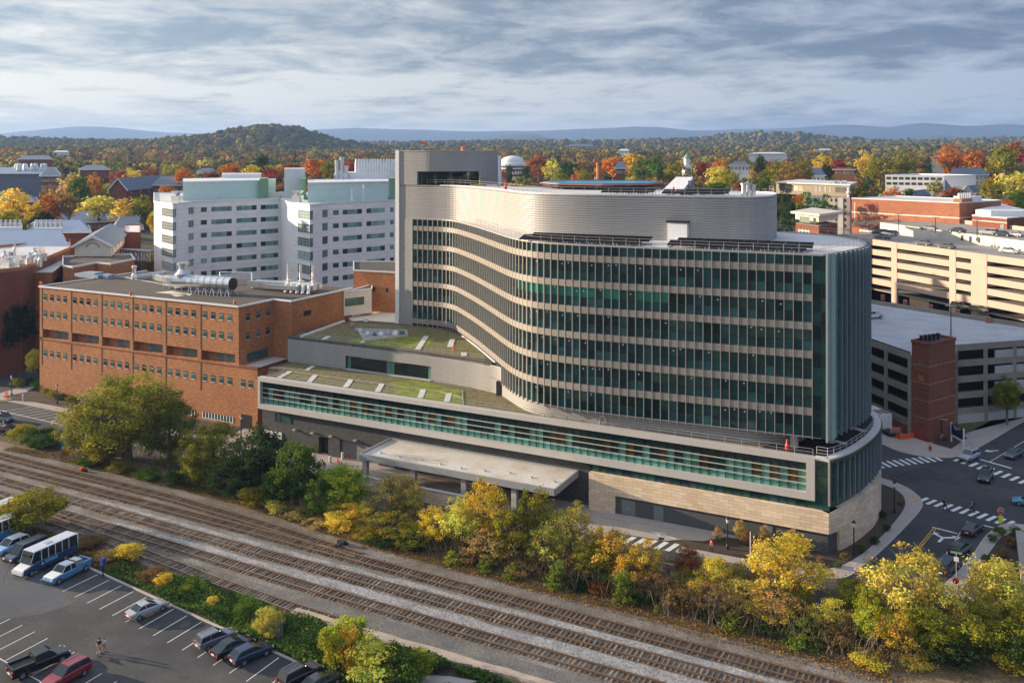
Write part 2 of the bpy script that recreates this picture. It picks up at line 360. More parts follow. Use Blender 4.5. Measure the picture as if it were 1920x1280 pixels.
# far mountain ridges (real distance, real height)
def ridge(name,prof,Y0,depth,col,seed):
    mb=MB(); rr_=random.Random(seed); n=150; px0,px1=prof[0][0],prof[-1][0]; rows=[]
    ph=[rr_.uniform(0,6) for _ in range(6)]
    for k in range(7):
        t=k/6; row=[]
        for i in range(n+1):
            px=px0+(px1-px0)*i/n; py=np.interp(px,[p[0] for p in prof],[p[1] for p in prof])
            X=(px-CX)/F*Y0; top=CAM[2]-(py-HY)*Y0/F
            wob=sum(math.sin(px*.011*(2**q)+ph[q]+t*q)*(14/(1.7**q)) for q in range(5))
            prof_t=math.sin(t*math.pi/2) if t<.86 else 1-(t-.86)*1.2
            h=60+(top+wob*.5-60)*prof_t
            x,y=c2w(X+math.sin(i*.7+k)*60*(1-t),Y0-depth*(1-t)); row.append((x,y,h if k<6 else h))
        rows.append(row)
    n0=0
    for row in rows: mb.v.extend(row)
    for k in range(6):
        for i in range(n):
            a=k*(n+1)+i; mb.f.append([a,a+1,a+n+2,a+n+1]); mb.m.append(0); mb.c.append((1,1,1))
    m=groundmat(name+'_woods',[tuple(c*.7 for c in col),col,tuple(c*1.25 for c in col)],.0012,.004,(.85,1.15))
    struct(name,mb,m,smooth=True)
ridge('mountains',[(-500,268),(-100,262),(60,252),(150,240),(190,237),(260,240),(330,247),(420,252),(560,250),(600,244),(680,241),(760,243),(900,245),(1000,246),(1100,243),(1180,238),(1230,240),(1290,246),(1400,241),(1480,238),(1560,234),(1640,240),(1700,231),(1790,238),(1850,233),(1920,240),(2100,236),(2500,250)],12500,3000,(.03,.04,.05),3)
ridge('foothills',[(-500,282),(600,282),(700,275),(860,268),(940,256),(985,252),(1040,262),(1130,266),(1300,262),(1500,258),(1620,262),(1720,252),(1800,258),(1900,262),(2050,255),(2500,280)],8500,1800,(.035,.045,.04),5)
# ================================================================== GROUND SURFACES
def sheet(name,poly,z,m,kind='structure'):
    mb=MB(); mb.poly(poly,z); return struct(name,mb,m,kind)
def slab(name,poly,z0,z1,m,edge=None):
    mb=MB(); mb.prism(poly,z0,z1,0); return struct(name,mb,m)
# railway formation
sheet('railway_verge',[(-400,-20),(-400,-60),(120,-60),(120,-22)],.012,M['dirt'])
sheet('ballast_bed',[(-400,-20.5),(-400,-47.5),(-60,-47.6),(120,-47.6),(120,-30.2),(-20,-28.8),(-60,-27.6),(-92,-24.6),(-140,-23)],.05,M['ballast'])
for n,(a,b) in enumerate([((-33.1,-35.0),(-34.9,-36.8)),((-38.0,-38.6),(-38.9,-41.3))]):
    y0,y1=a; y2,y3=b
    mb=MB(); rr_=random.Random(n+3); up=[];lo=[]
    for i in range(60):
        x=-130+i*4; t=(x+140)/140
        up.append((x,y0+(y2-y0)*t+rr_.uniform(-.35,.35))); lo.append((x,y1+(y3-y1)*t+rr_.uniform(-.35,.35)))
    mb.poly(up+lo[::-1],.09); struct('bright_ballast',mb,M['ballast_b'])
# tracks
for ys in (((-400,-27.5),(-250,-29.5),(-142,-30.5),(-87,-31.2),(-31,-32.5),(2,-33.3),(120,-36)),((-400,-20.5),(-250,-24),(-147,-26.6),(-105,-27.2),(-92,-27.9),(-78,-28.9),(-66,-30.2))):
    Pq=smooth_path(ys,3); mb=MB(); A_=offset(Pq,1.45); B_=offset(Pq,-1.45); mb.poly(A_+B_[::-1],.095 if len(ys)==7 and ys[0][1]<-25 else .092); struct('oily_ballast',mb,groundmat('oily_ballast',[(.085,.062,.045),(.13,.10,.075),(.2,.165,.13)],.3,2.6,(.6,1.4)))
TIEC=[[(.12,.085,.055),(.15,.105,.065),(.09,.065,.045),(.17,.125,.08)],[(.215,.165,.115),(.165,.12,.08),(.135,.095,.06),(.26,.21,.155),(.19,.135,.085)]]
def track(name,label,ctrl,tiem,x0=None,ties=True,sec=None,tie_w=2.7):
    P=smooth_path(ctrl,2.0); root=thing(name,label,'railway track',(P[len(P)//2][0],P[len(P)//2][1],0),0,'railway tracks beside the parking lot')
    for s in (-1,1):
        Q=offset(P,s*.82); mb=MB()
        for a,b in zip(Q[:-1],Q[1:]):
            mb.beam((a[0],a[1],.30),(b[0],b[1],.30),.13,.16,0); mb.beam((a[0],a[1],.39),(b[0],b[1],.39),.09,.03,1)
        mb.build('rail',[M['rust'],M['railtop']],root)
    mb=MB(); T=smooth_path(ctrl,.64); rr_=random.Random(len(name)+len(T))
    for i,p in enumerate(T[:-1]):
        if p[0]<-215 or p[0]>42: continue
        q=T[i+1]; dx,dy=q[0]-p[0],q[1]-p[1]; l=math.hypot(dx,dy); nx,ny=-dy/l,dx/l; h=tie_w/2+rr_.uniform(-.12,.12); v=rr_.uniform(.6,1.3)
        e=rr_.uniform(-.1,.1); drop_=rr_.choice([0,0,0,-.03,-.06,-.09] if 'weathered' not in label and 'half' not in label else [0,-.06,-.09,-.11,-.12]); pal=TIEC[0] if tiem is M['tie'] else TIEC[1]
        c=rr_.choice(pal); c=tuple(k*v for k in c); mb.beam((p[0]-nx*h+e*dx,p[1]-ny*h,.145+drop_),(p[0]+nx*h-e*dx,p[1]+ny*h,.145+drop_+rr_.uniform(-.015,.015)),.235,.16,0,c)
    o=mb.build('sleepers',tiem,root)
    return root
track('railway_track','rust-brown main railway track nearest the line of autumn trees',[(-400,-27.5),(-250,-29.5),(-142,-30.5),(-87,-31.2),(-31,-32.5),(2,-33.3),(120,-36)],M['tie'])
track('railway_track','pale-sleepered railway track between the two bands of bright white ballast',[(-400,-31),(-250,-33.5),(-135,-34.9),(-83,-36.2),(-29,-37.0),(120,-39.5)],M['tie_g'])
track('railway_track','weathered railway track running beside the bare grey cinder strip',[(-400,-35),(-250,-37.5),(-128,-39.2),(-112,-39.9),(-78,-40.9),(-55,-41.6),(-27,-42.0),(120,-44.5)],M['tie_g'])
track('siding_track','rusty siding track merging into the main line near the dark green ivy trees',[(-400,-20.5),(-250,-24),(-147,-26.6),(-105,-27.2),(-92,-27.9),(-78,-28.9),(-66,-30.2),(-60,-30.9)],M['tie'])
track('siding_track','half-buried siding track ending at the crumbling concrete strip and ivy',[(-200,-37.2),(-150,-39.2),(-128,-40.6),(-108,-42.7),(-92,-44.0),(-74,-45.8),(-62,-46.6),(-52,-47.0)],M['tie_g'])
# crumbling concrete edge
mb=MB(); rr_=random.Random(5); up=[];lo=[]
for i in range(46):
    x=-58+i*2; up.append((x,-46.7+rr_.uniform(-.12,.12))); lo.append((x,-48.1+rr_.uniform(-.25,.3)))
mb.prism(up+lo[::-1],.02,.30); tag(mb.build('concrete_strip',plain('crumbling_concrete',(.42,.34,.27),.95,0,.25,.6,3)),'long crumbling pale concrete edge between the tracks and the ivy','concrete edge')
# grey cinder strip
sheet('cinder_strip',[(-105,-43.5),(-60,-43.6),(120,-46.2),(120,-47.4),(-56,-46.7),(-90,-43.9)],.07,groundmat('cinder',[(.10,.097,.092),(.145,.14,.13),(.22,.195,.165)],.2,4,(.6,1.4)))
# switch machine
sm=thing('switch_machine','black switch motor on two long timbers beside the main track','railway switch',(-64.6,-29.1,0))
mb=MB(); mb.box(-65.3,-64.7,-31.3,-28.2,.1,.3); mb.box(-64.4,-63.9,-31.3,-28.2,.1,.3); mb.build('timber',M['black'],sm)
mb=MB(); mb.box(-65.2,-64.0,-29.3,-28.6,.3,.75); mb.box(-64.9,-64.3,-29.9,-29.3,.3,.55); mb.build('motor_case',plain('dark_iron',(.05,.05,.05),.5,.3),sm)
sw=thing('switch_stand','low orange switch stand at the left end of the rusty siding','railway switch',(-125.6,-25.2,0))
mb=MB(); mb.box(-126.6,-124.8,-25.4,-24.9,.1,.35); mb.seg((-125.2,-25.1,.3),(-125.2,-25.1,1.2),.06); mb.build('base',M['black'],sw)
mb=MB(); mb.box(-126.4,-125.6,-25.6,-25.0,.35,.7); mb.build('lever',M['orange'],sw)
# --- parking lot
def ledge(u): return -51.2-.127*(u+88.8)
sheet('parking_lot',[(-260,-30-.0+ -10),(-150,-43.6),(-120,-47.4),(-88.8,-51.2),(-51.2,-56.0),(-44,-56.9),(-38,-58.5),(-38,-140),(-260,-140)],.020,M['asphalt_lot'])
mb=MB()
for a,b in (((-118,-47.55),(-88.8,-51.1)),((-88.8,-51.1),(-52,-55.8)),((-52,-55.8),(-45,-56.7))):
    mb.beam((a[0],a[1],.09),(b[0],b[1],.09),.28,.16)
struct('lot_kerb',mb,M['kerb'])
mb=MB()
for k in range(-7,16):
    u=-88.8+2.78*k
    if u>-44: break
    v=ledge(u)-.35; mb.box(u-.06,u+.06,v-5.3,v,.024,.026)
for k in range(9):
    u=-96+2.75*k*1.0-0.6; vv0=-65.2-.105*(u+82)
    if u>-64: continue
    mb.box(u-.06,u+.06,vv0-5.3,vv0,.024,.026)
for k in range(3):
    u=-68.4+2.75*(k-1)+.3; vv0=-67.0-.105*(u+73); mb.box(u-.06,u+.06,vv0-5.3,vv0,.024,.026)
mb.face([(-100,-68.7,.025),(-60,-72.9,.025),(-60,-73.02,.025),(-100,-68.82,.025)])
struct('stall_markings',mb,M['line'])
sheet('asphalt_patch',[(-101,-53),(-92,-55.2),(-84.8,-58.5),(-86,-62),(-90,-66),(-120,-62)],.022,groundmat('bleached_asphalt',[(.06,.063,.07),(.08,.085,.095),(.115,.118,.125)],.08,4,(.8,1.2)))
# ivy bank under ground cover
sheet('ivy_bank_soil',[(-97,-45.6),(-74,-47.4),(-52,-48.4),(40,-49.6),(40,-75),(-36,-75),(-36,-59),(-44,-56.6),(-51.5,-55.6),(-70,-53.4),(-97,-49.8)],.030,M['mulch'])
sheet('concrete_pad',[(-33,-50.5),(-29.5,-49.9),(-32.5,-53.5),(-38.5,-54.5),(-37,-52)],.07,M['walk'])
sheet('concrete_pad',[(-28.8,-49.6),(-26.2,-49.5),(-28.2,-53.0),(-31,-53.2)],.07,M['walk'])
sheet('concrete_pad',[(-24.5,-49.6),(-14,-49.8),(-13,-56),(-26.5,-56),(-27,-53)],.07,M['walk'])
# --- street behind the trees
sheet('tree_belt_soil',[(-150,-24.5),(-150,-17.2),(-60,-17.2),(8,-17.2),(26,-16),(60,-15),(60,-31),(0,-28.6),(-40,-28.0),(-62,-26.6),(-92,-24.2)],.034,M['dirt'])
sheet('street',[(-330,-17.0),(-330,-7.5),(-177,-7.6),(-60,-8.6),(-30,-8.8),(2,-7.4),(30,-8),(60,-10),(60,-17),(-30,-17.2)],.038,M['asphalt'])
sheet('intersection',[(-20,30),(-20,62),(-3,70),(40,100),(75,100),(75,-12),(2,-12),(2,-2)],.030,M['asphalt'])
sheet('side_street',[(-192,-8),(-203,-6),(-215,60),(-222,120),(-202,120),(-197,60),(-190,4)],.040,M['asphalt'])
mb=MB()
mb.face([(-177,-11.6,.043),(-143,-13.0,.043),(-143,-13.25,.043),(-177,-11.85,.043)]); mb.face([(-330,-9.6,.043),(-177,-11.6,.043),(-177,-11.85,.043),(-330,-9.85,.043)])
mb.face([(-40,-13.1,.043),(0,-12.6,.043),(0,-12.8,.043),(-40,-13.3,.043)])
for d in (0,.35): mb.face([(13.05+d,17.4,.036),(8.1+d,-6,.036),(8.25+d,-6,.036),(13.2+d,17.4,.036)])
struct('yellow_lines',mb,M['yellow'])
# angled stalls in front of the brick wing
mb=MB()
mb.face([(-186,-7.0,.046),(-140,-8.4,.046),(-140,-8.6,.046),(-186,-7.2,.046)])
for k in range(15):
    u=-172.5+2.6*k; mb.face([(u,-2.0-.02*k,.046),(u+.14,-2.0-.02*k,.046),(u-2.0,-7.4-.03*k,.046),(u-2.14,-7.4-.03*k,.046)])
mb.face([(-190,-15.5,.046),(-145,-16.3,.046),(-145,-16.45,.046),(-190,-15.65,.046)])
struct('stall_markings',mb,M['line'])
sheet('parking_bay',[(-180,-1.9),(-132,-2.6),(-132,-8.5),(-186,-7.2)],.042,groundmat('bay_asphalt',[(.05,.047,.046),(.07,.066,.064)],.2,4,(.8,1.2)))
slab('pavement',[(-183,-1.7),(-176,.6),(-118,-.1),(-118,-2.9),(-132,-2.5),(-176,-1.7)],0,.14,M['walk'])
slab('planting_bed',[(-186.5,0.2),(-184.5,7.4),(-140,7.5),(-118,7.5),(-118,.2),(-176,.8),(-180,-.2)],0,.16,M['mulch'])
slab('grass_verge',[(-200,-3.5),(-181,-2.2),(-184,-6.2),(-193,-6.8),(-205,-5)],0,.12,M['grass'])
slab('pavement',[(-189.5,-1.8),(-183.2,-1.8),(-182,.4),(-186.8,8),(-191.5,40),(-194,40)],0,.13,M['walk'])
slab('grass_verge',[(-186.6,7.9),(-183.9,7.9),(-183.9,30),(-190,30)],0,.14,M['grass'])
slab('pavement',[(-216,60),(-205,-4),(-208,-6),(-225,60)],0,.13,plain('brick_paving',(.36,.22,.16),.9))
# forecourt and drives
slab('forecourt',[(-118,-2.9),(-118,7.4),(-40,7.4),(-32.5,1.5),(-8,.6),(-14,-2.2),(-20.5,-4.5),(-24,-7),(-30,-8.7),(-60,-8.5),(-110,-8.0)],0,.06,plain('forecourt_concrete',(.41,.355,.31),.9,0,.12,.25,2))
slab('pavement',[(-34,.2),(-8.5,.9),(-9.5,-.2),(-22,-1.4),(-34,-2.2)],.02,.16,M['walk'])
sheet('crossing_patch',[(-29.6,-6.6),(-14.5,-5.2),(-15.5,-10.9),(-30,-11.5)],.066,M['asphalt'])
mb=MB()
for k in range(9):
    u=-29+1.62*k; mb.face([(u,-6.9+.15*k,.071),(u+.8,-6.9+.15*k,.071),(u+.1,-9.9+.15*k,.071),(u-.7,-9.9+.15*k,.071)])
mb.face([(-25.5,-3.9,.064),(-23.2,-3.3,.064),(-23.8,-4.6,.064)]); mb.face([(-23.6,-3.7,.064),(-21.2,-4.4,.064),(-21.3,-4.7,.064),(-23.7,-4.1,.064)])
# main crossings
def bars(p,q,n,hw,ln,z=.034):
    p=Vector(p);q=Vector(q)
    for k in range(n):
        c=p.lerp(q,k/(n-1)); yield c
def bar(c,d,L,W,z=.036):
    d=Vector(d).normalized(); e=Vector((-d.y,d.x)); a=c+d*L/2+e*W/2; b=c+d*L/2-e*W/2; c2=c-d*L/2-e*W/2; d2=c-d*L/2+e*W/2
    mb.face([(a.x,a.y,z),(b.x,b.y,z),(c2.x,c2.y,z),(d2.x,d2.y,z)])
for c in bars(g(1648,872),g(1756,859),10,0,0): bar(c,Vector(g(1730,868))-Vector(g(1700,853)),3.0,.62)
A0,A1=g(1797,861),g(1935,908)
for c in bars(A0,A1,10,0,0): bar(c,(.5,1),3.0,.66)
B0,B1=g(1731,937),g(1893,981)
for c in bars(B0,B1,11,0,0): bar(c,(.5,1),2.9,.62)
for a,b,w_ in ((g(1838,861),g(1897,878),.5),(g(1748,988),g(1795,1000),.35),(g(1845,985),g(1866,990),.35)):
    a=Vector(a);b=Vector(b); bar((a+b)/2,b-a,(b-a).length,w_)
for a,b in ((g(1814,977),g(1772,1042)),(g(1857,865),g(1925,824))):
    a=Vector(a);b=Vector(b); bar((a+b)/2,b-a,(b-a).length,.14)
# turn arrows
def arrow(c,d,s=1.0,bend=0):
    d=Vector(d).normalized(); e=Vector((-d.y,d.x)); c=Vector(c)
    P=lambda a,b: tuple(c+d*a*s+e*b*s)
    def q(pts): mb.face([(*p,.036) for p in pts])
    return P,q
P,q=arrow(g(1768,1008),(.28,1),1.0)
q([P(-2.0,-.2),P(-2.0,.2),P(.0,.2),P(.0,-.2)]); q([P(-.1,-.2),P(.3,.1),P(1.4,-1.1),P(1.0,-1.4)]); q([P(.6,-1.8),P(2.0,-1.9),P(1.7,-.7)]); q([P(-.2,.2),P(.2,-.1),P(.8,1.2),P(.45,1.4)]); q([P(.1,1.7),P(1.5,1.9),P(1.1,.8)])
P,q=arrow(g(1858,845),(-.7,-.7),1.0)
q([P(-1.6,.5),P(-1.4,.1),P(.2,-.2),P(.2,.2)]); q([P(.2,-.8),P(.2,.8),P(1.5,-.1)])
struct('crossing_markings',mb,M['line'])
# worn, blacked-out crossing
mb=MB()
P0,P1=Vector(g(1682,901)),Vector(g(1746,884))
for k in range(8): bar(P0.lerp(P1,k/7),Vector(g(1730,868))-Vector(g(1700,853)),4.6,.42,.033)
struct('faded_crossing',mb,plain('blacked_out_paint',(.010,.011,.014),.8))
for p in ((1783,887),(1809,883),(1797,906)):
    c=g(*p); mb=MB(); mb.lathe((c[0],c[1],.03),[(.55,0),(.5,.01)],14); tag(mb.build('manhole_cover',plain('iron_cover',(.05,.035,.03),.7,.3)),{1783:'brown iron manhole cover in the middle of the intersection',1809:'dark grey manhole cover right of the brown one',1797:'small dark manhole cover nearest the lower crossing'}[p[0]],'manhole')
c=g(1240,1010); mb=MB(); mb.lathe((c[0],c[1],.058),[(.5,0),(.45,.012)],14); tag(mb.build('manhole_cover',M['black']),'black manhole cover on the pale driveway','manhole')
# pavements at the corner
KO=smooth_path([(-20,-9.0),(-10,-8.6),(-3,-8.0),(2.4,-6.8),(4.8,-1.1),(7.0,6.7),(9.3,16.4),(10.9,24.3),(10.9,28.1),(9.7,31.4),(7.4,34.4),(3.5,36.6),(-4,40)],1.0)
KI=smooth_path([(-20,-7.0),(-10,-6.8),(-4,-6.2),(0,-5.0),(2.8,-1.3),(5.5,7.0),(8.2,20.5),(8.5,26.8),(7.2,31.0),(4.6,33.2),(-4,37.5)],1.0)
slab('pavement',KO+KI[::-1],0,.15,M['walk'])
mb=MB(); 
for a,b in zip(KO[:-1],KO[1:]): mb.beam((a[0],a[1],.08),(b[0],b[1],.08),.22,.17)
struct('kerb',mb,M['kerb'])
slab('planting_bed',[(-20,-6.9),(-10,-6.7),(-4,-6.1),(0,-4.9),(2.7,-1.3),(5.4,7.0),(8.1,20.5),(8.4,26.8),(7.1,30.9),(4.5,33.1),(2,33),(5.3,22),(3.6,10),(0,1),(-14,1.2),(-14.5,-.4),(-18.5,-5)],0,.13,M['mulch'])
slab('planting_bed',[(-8,.95),(0.5,.9),(1,-2.5),(-2,-5),(-9,-2)],0,.135,M['mulch'])
FK=smooth_path([(-12,70),(-4,62),(3,56.2),(5.3,53.9),(9.1,52.5),(12.8,53.1),(16.4,56.0),(21.1,67.2),(28.4,87.0),(38,110)],1.5)
slab('pavement',FK+[(34,112),(24,88.5),(18,73.0),(15.2,67),(15.2,66.0),(10.6,61.8),(6.0,65.5),(-6,78)],0,.15,M['walk'])
mb=MB()
for a,b in zip(FK[:-1],FK[1:]): mb.beam((a[0],a[1],.08),(b[0],b[1],.08),.22,.17)
struct('kerb',mb,M['kerb'])
slab('grass_verge',[(15.6,66.8),(18,73.3),(24,88.8),(29,99),(30,92),(22,84.5),(15.6,78.2)],0,.19,M['grass'])
slab('planting_bed',[(11.2,61.6),(14.8,59.6),(17.6,68.5),(15.5,70.8)],0,.20,M['mulch'])
slab('planting_bed',[(22,84.6),(25,91),(30,100),(34,97),(28,90)],0,.21,M['mulch'])
ISL=smooth_path([(60,22.5),(36,24.5),(25.6,24.6),(22.6,23.1),(20.4,17.6),(18.6,9.6),(16.9,3.1),(15,-4),(17,-8),(26,-9),(60,-9.5)],1.0)
slab('pavement',ISL+[(60,0)],0,.15,M['walk'])
mb=MB()
for a,b in zip(ISL[:-1],ISL[1:]): mb.beam((a[0],a[1],.08),(b[0],b[1],.08),.24,.17)
struct('kerb',mb,M['kerb'])
slab('planting_bed',[(60,20.5),(36,22.3),(26,22.5),(24,21),(22,17),(20.2,9.3),(18.4,2.7),(17.2,-3),(19,-6),(27,-6.8),(60,-7)],0,.17,M['mulch'])
# yellow tactile pads
mb=MB()
for p,a in (((1713,937),.6),((1766,853),0)):
    c=g(p[0],p[1],.15); mb.box(c[0]-.75,c[0]+.75,c[1]-.5,c[1]+.5,.153,.16)
struct('tactile_paving',mb,M['yellow'])
# planter / retaining wall at the lower right corner
pw=thing('retaining_wall','pale concrete retaining wall around a sunken blue-grey court','wall',(26,12,0))
mb=MB(); mb.box(24.2,25.3,2,17,0,1.5); mb.box(24.2,40,17,18.1,0,1.5); mb.build('wall',M['concrete'],pw)
mb=MB(); mb.box(25.3,29.2,2,17,.2,.35); mb.build('floor',plain('blue_court',(.16,.2,.24),.8),pw)
bw=thing('brick_wall','orange-lit brick wall with pale cap at the right picture edge','wall',(30,10,0))
mb=MB(); mb.box(29.2,30.2,2,16.9,0,2.3); mb.build('wall',M['brick'],bw); mb=MB(); mb.box(29.05,30.35,2,16.95,2.3,2.5); mb.build('cap',M['concrete'],bw)

# sealed cracks and oil stains on the lot
rr_=random.Random(12); mb=MB()
for k in range(16):
    a=Vector((rr_.uniform(-112,-50),rr_.uniform(-82,-58))); d=Vector((rr_.uniform(-1,1),rr_.uniform(-.5,.5))).normalized()
    for i in range(rr_.randint(4,9)):
        d=(d+Vector((rr_.uniform(-.5,.5),rr_.uniform(-.5,.5)))).normalized(); b=a+d*rr_.uniform(.8,1.8); n=Vector((-d.y,d.x))*.045
        mb.face([(a.x-n.x,a.y-n.y,.0235),(b.x-n.x,b.y-n.y,.0235),(b.x+n.x,b.y+n.y,.0235),(a.x+n.x,a.y+n.y,.0235)]); a=b
struct('crack_seal',mb,plain('crack_tar',(.018,.018,.02),.7))
mb=MB()
for k in range(16):
    u=-88.8+2.78*(k-4)+1.4+rr_.uniform(-.3,.3); v=ledge(u)-rr_.uniform(1.6,4.4); r=rr_.uniform(.25,.6); mb.face([(u+r*math.cos(t*.785)*rr_.uniform(.7,1.2),v+r*1.3*math.sin(t*.785)*rr_.uniform(.7,1.2),.0232) for t in range(8)])
struct('oil_stains',mb,plain('oil_stain',(.03,.03,.032),.5))
mb=MB()
for k in range(7): 
    x=rr_.uniform(-105,-60); y=rr_.uniform(-80,-60); w_=rr_.uniform(1,3); h=rr_.uniform(.8,1.6); mb.face([(x,y,.0228),(x+w_,y-.1*w_,.0228),(x+w_+.1*h,y+h,.0228),(x+.1*h,y+h,.0228)])
struct('asphalt_repairs',mb,plain('patched_asphalt',(.05,.05,.054),.95,0,.2))
# ================================================================== THE CURVED GLASS HOSPITAL
H0=(-60,8,0)
hos=thing('hospital_building','curved seven-storey glass hospital tower with grey louvred penthouse on a long low podium','hospital',H0)
TF=smooth_path([(-95.2,37.2),(-90,37.3),(-86.5,37.0),(-83,35.3),(-79,31.8),(-70,22.8),(-58,10.0),(-54,5.9),(-51,3.4),(-48,1.6),(-45,.75),(-41,.35),(-36,.35),(-20,1.4),(-2.7,2.8)],1.33)
TC=[TF[-1],(-1.5,2.88),(-.75,2.95)]
TR=smooth_path([(-.2,3.0),(1.1,6.3),(2.25,10),(3.1,13.2),(3.75,17),(3.8,22),(2.6,28),(-1,34),(-6,38.5),(-14,41)],.83)
ZT=42.75; RNG=random.Random(21)
def dk(a=1.0):
    v=RNG.choice([.45,.7,.9,1,1.2,1.7])*a; return (.016*v,.062*v,.065*v)
bandz=[41.25-4.21*k for k in range(6)]
rows=[(bandz[0],ZT-.1)]+[(bandz[k+1],bandz[k]-1.1) for k in range(5)]+[(15.9,bandz[5]-1.1)]
tower=None
# glazing, one ribbon a storey
for k,(z0,z1) in enumerate(rows):
    mb=MB(); zm=z0+(z1-z0)*.47
    run=0
    for i in range(len(TF)-1):
        if RNG.random()<.25: run=RNG.choice([0,0,0,1,2])
        c1=dk(.75); c2=dk(1.1)
        if run==1: c1=(.02,.055,.05)
        if run==2 and k>2: c1=(.035,.075,.065)
        if k==0: c1=c2=dk(.9)
        if k==2 and -53<TF[i][0]<-25: c1=(.02,.20,.14) if RNG.random()<.75 else (.015,.06,.05)  # green pane colour stands in for the light of lit rooms
        a,b=TF[i],TF[i+1]
        if 0<k: mb.face([(a[0],a[1],z0),(b[0],b[1],z0),(b[0],b[1],zm),(a[0],a[1],zm)],0,c2)
        else: zm=z0
        mb.face([(a[0],a[1],zm),(b[0],b[1],zm),(b[0],b[1],z1),(a[0],a[1],z1)],0,c1)
    g_=mb.build('window_band',M['glass'],hos)
    if k:
        mb=MB(); mb.ribbon(TF,zm-.05,zm+.03,.0,.05); mb.build('transom',M['black'],g_)
LE=bpy.data.materials.new('ceiling_lamp'); LE.use_nodes=True; _b=LE.node_tree.nodes['Principled BSDF']; _b.inputs['Emission Color'].default_value=(.85,.95,1,1); _b.inputs['Base Color'].default_value=(.2,.26,.25,1); _b.inputs['Emission Strength'].default_value=.10
rl=random.Random(9)
for k,(z0,z1) in enumerate(rows[1:]):
    for i in rl.sample(range(46,len(TF)-4),9):
        a=Vector(TF[i]).lerp(Vector(TF[i+1]),rl.uniform(.25,.6)); d=(Vector(TF[i+1])-Vector(TF[i])).normalized(); n=Vector((d.y,-d.x))*.02; z=z1-rl.uniform(.35,.8); q=a+d*.24
        mb=MB(); mb.face([(a.x+n.x,a.y+n.y,z),(q.x+n.x,q.y+n.y,z),(q.x+n.x,q.y+n.y,z+.18),(a.x+n.x,a.y+n.y,z+.18)]); mb.build('ceiling_lamp',LE,hos)
for zb in bandz:
    mb=MB(); mb.ribbon(TF,zb-1.1,zb,.0,.27); mb.build('sunshade_band',M['band'],hos)
nf=len(TF)
fo=offset(TF,0)
mbrest=MB()
for i in range(0,nf):
    a=TF[max(0,i-1)]; b=TF[min(nf-1,i+1)]; dx,dy=b[0]-a[0],b[1]-a[1]; l=math.hypot(dx,dy); ox,oy=dy/l,-dx/l; tx,ty=dx/l,dy/l
    p=TF[i]; z0=15.6; z1=42.7
    mb=MB(); q=lambda s,t:(p[0]+ox*s+tx*t,p[1]+oy*s+ty*t)
    pts=[q(.02,-.05),q(.32,-.05),q(.32,.05),q(.02,.05)]
    if i<100: mb.prism(pts,z0,z1); mb.build('fin',M['fin'],hos)
    else: mbrest.prism(pts,z0,z1)
if mbrest.f: tag(mbrest.build('fin',M['fin'],hos),kind='stuff')
# glass corner and bladed curved end
mb=MB()
for k in range(13):
    z0=15.9+k*2.06
    mb.ribbon(TC,z0,z0+2.0,0,0,0,lambda i:dk(.8)); 
    mb.ribbon(TR,z0,z0+2.0,-1.2,0,0,lambda i:tuple(c*2.2 for c in dk(1.2)))
mb.ribbon(TC,15.9,42.7,-.1,0,0,lambda i:(.004,.008,.008)); mb.ribbon(TR,15.9,42.7,-1.25,0,0,lambda i:(.01,.02,.02))
cg=mb.build('corner_glass',M['glass'],hos)
mb=MB()
for k in range(13): mb.ribbon(TC,15.86+k*2.06,15.94+k*2.06,.0,.04); mb.ribbon(TR,15.86+k*2.06,15.94+k*2.06,-1.19,.06)
mb.seg((-1.4,2.86,15.9),(-1.4,2.86,42.7),.05,4)
mb.build('mullion',M['black'],cg)
mb=MB(); mb.box(-.75,-.5,2.5,2.95,15.4,43.0); mb.build('corner_mast',M['silver'],hos)
mb=MB(); mb.prism([(-.55,2.95),(-.5,2.9),(.35,4.9),(.3,4.95)],15.6,42.9); mb.build('glass_blade',plain('pale_teal_glass',(.30,.44,.42),.2,0,.1),hos)
def blades(path,z0,z1,start,step,L,m,name='glass_blade',ang=-.45):
    i=start
    while i<len(path)-1:
        a=path[max(0,i-1)]; b=path[min(len(path)-1,i+1)]; dx,dy=b[0]-a[0],b[1]-a[1]; l=math.hypot(dx,dy); ox,oy=dy/l,-dx/l
        ca,sa=math.cos(ang),math.sin(ang); bx,by=ox*ca-oy*sa,ox*sa+oy*ca
        p=path[i]; s=(p[0]+ox*.25,p[1]+oy*.25); e=(s[0]+bx*L,s[1]+by*L); nx,ny=-by*.04,bx*.04
        mb=MB(); mb.prism([(s[0]+nx,s[1]+ny),(s[0]-nx,s[1]-ny),(e[0]-nx,e[1]-ny),(e[0]+nx,e[1]+ny)],z0,z1); mb.build(name,m,hos); i+=step
blades(offset(TR,-1.15),15.6,42.9,1,2,.9,M['blade'])
# slab under and over the tower
back=[(-30,41),(-95.2,41)]
mb=MB(); mb.prism(TF+TC[1:-1]+offset(TR,-1.0)+back,ZT-.1,ZT+.02); mb.build('roof_deck',M['membrane'],hos)
mb=MB(); TRi=offset(TR,-.95); EDGE=TF+TC[1:-1]+TRi; mb.ribbon(EDGE,ZT-.05,ZT+.2,-.25,.40); mb.build('roof_edge',M['fin'],hos)
mb=MB(); mb.prism(TF[30:]+TC[1:-1]+offset(TR,-1.0)+[(-30,41),(-85,41)],15.75,15.9); mb.build('soffit',M['precast'],hos)
mb=MB(); mb.box(-92,-16,41,118,0,30); mb.build('unseen_shade_block',M['precast'],hos)  # unseen block added behind the tower to shade the grey garage
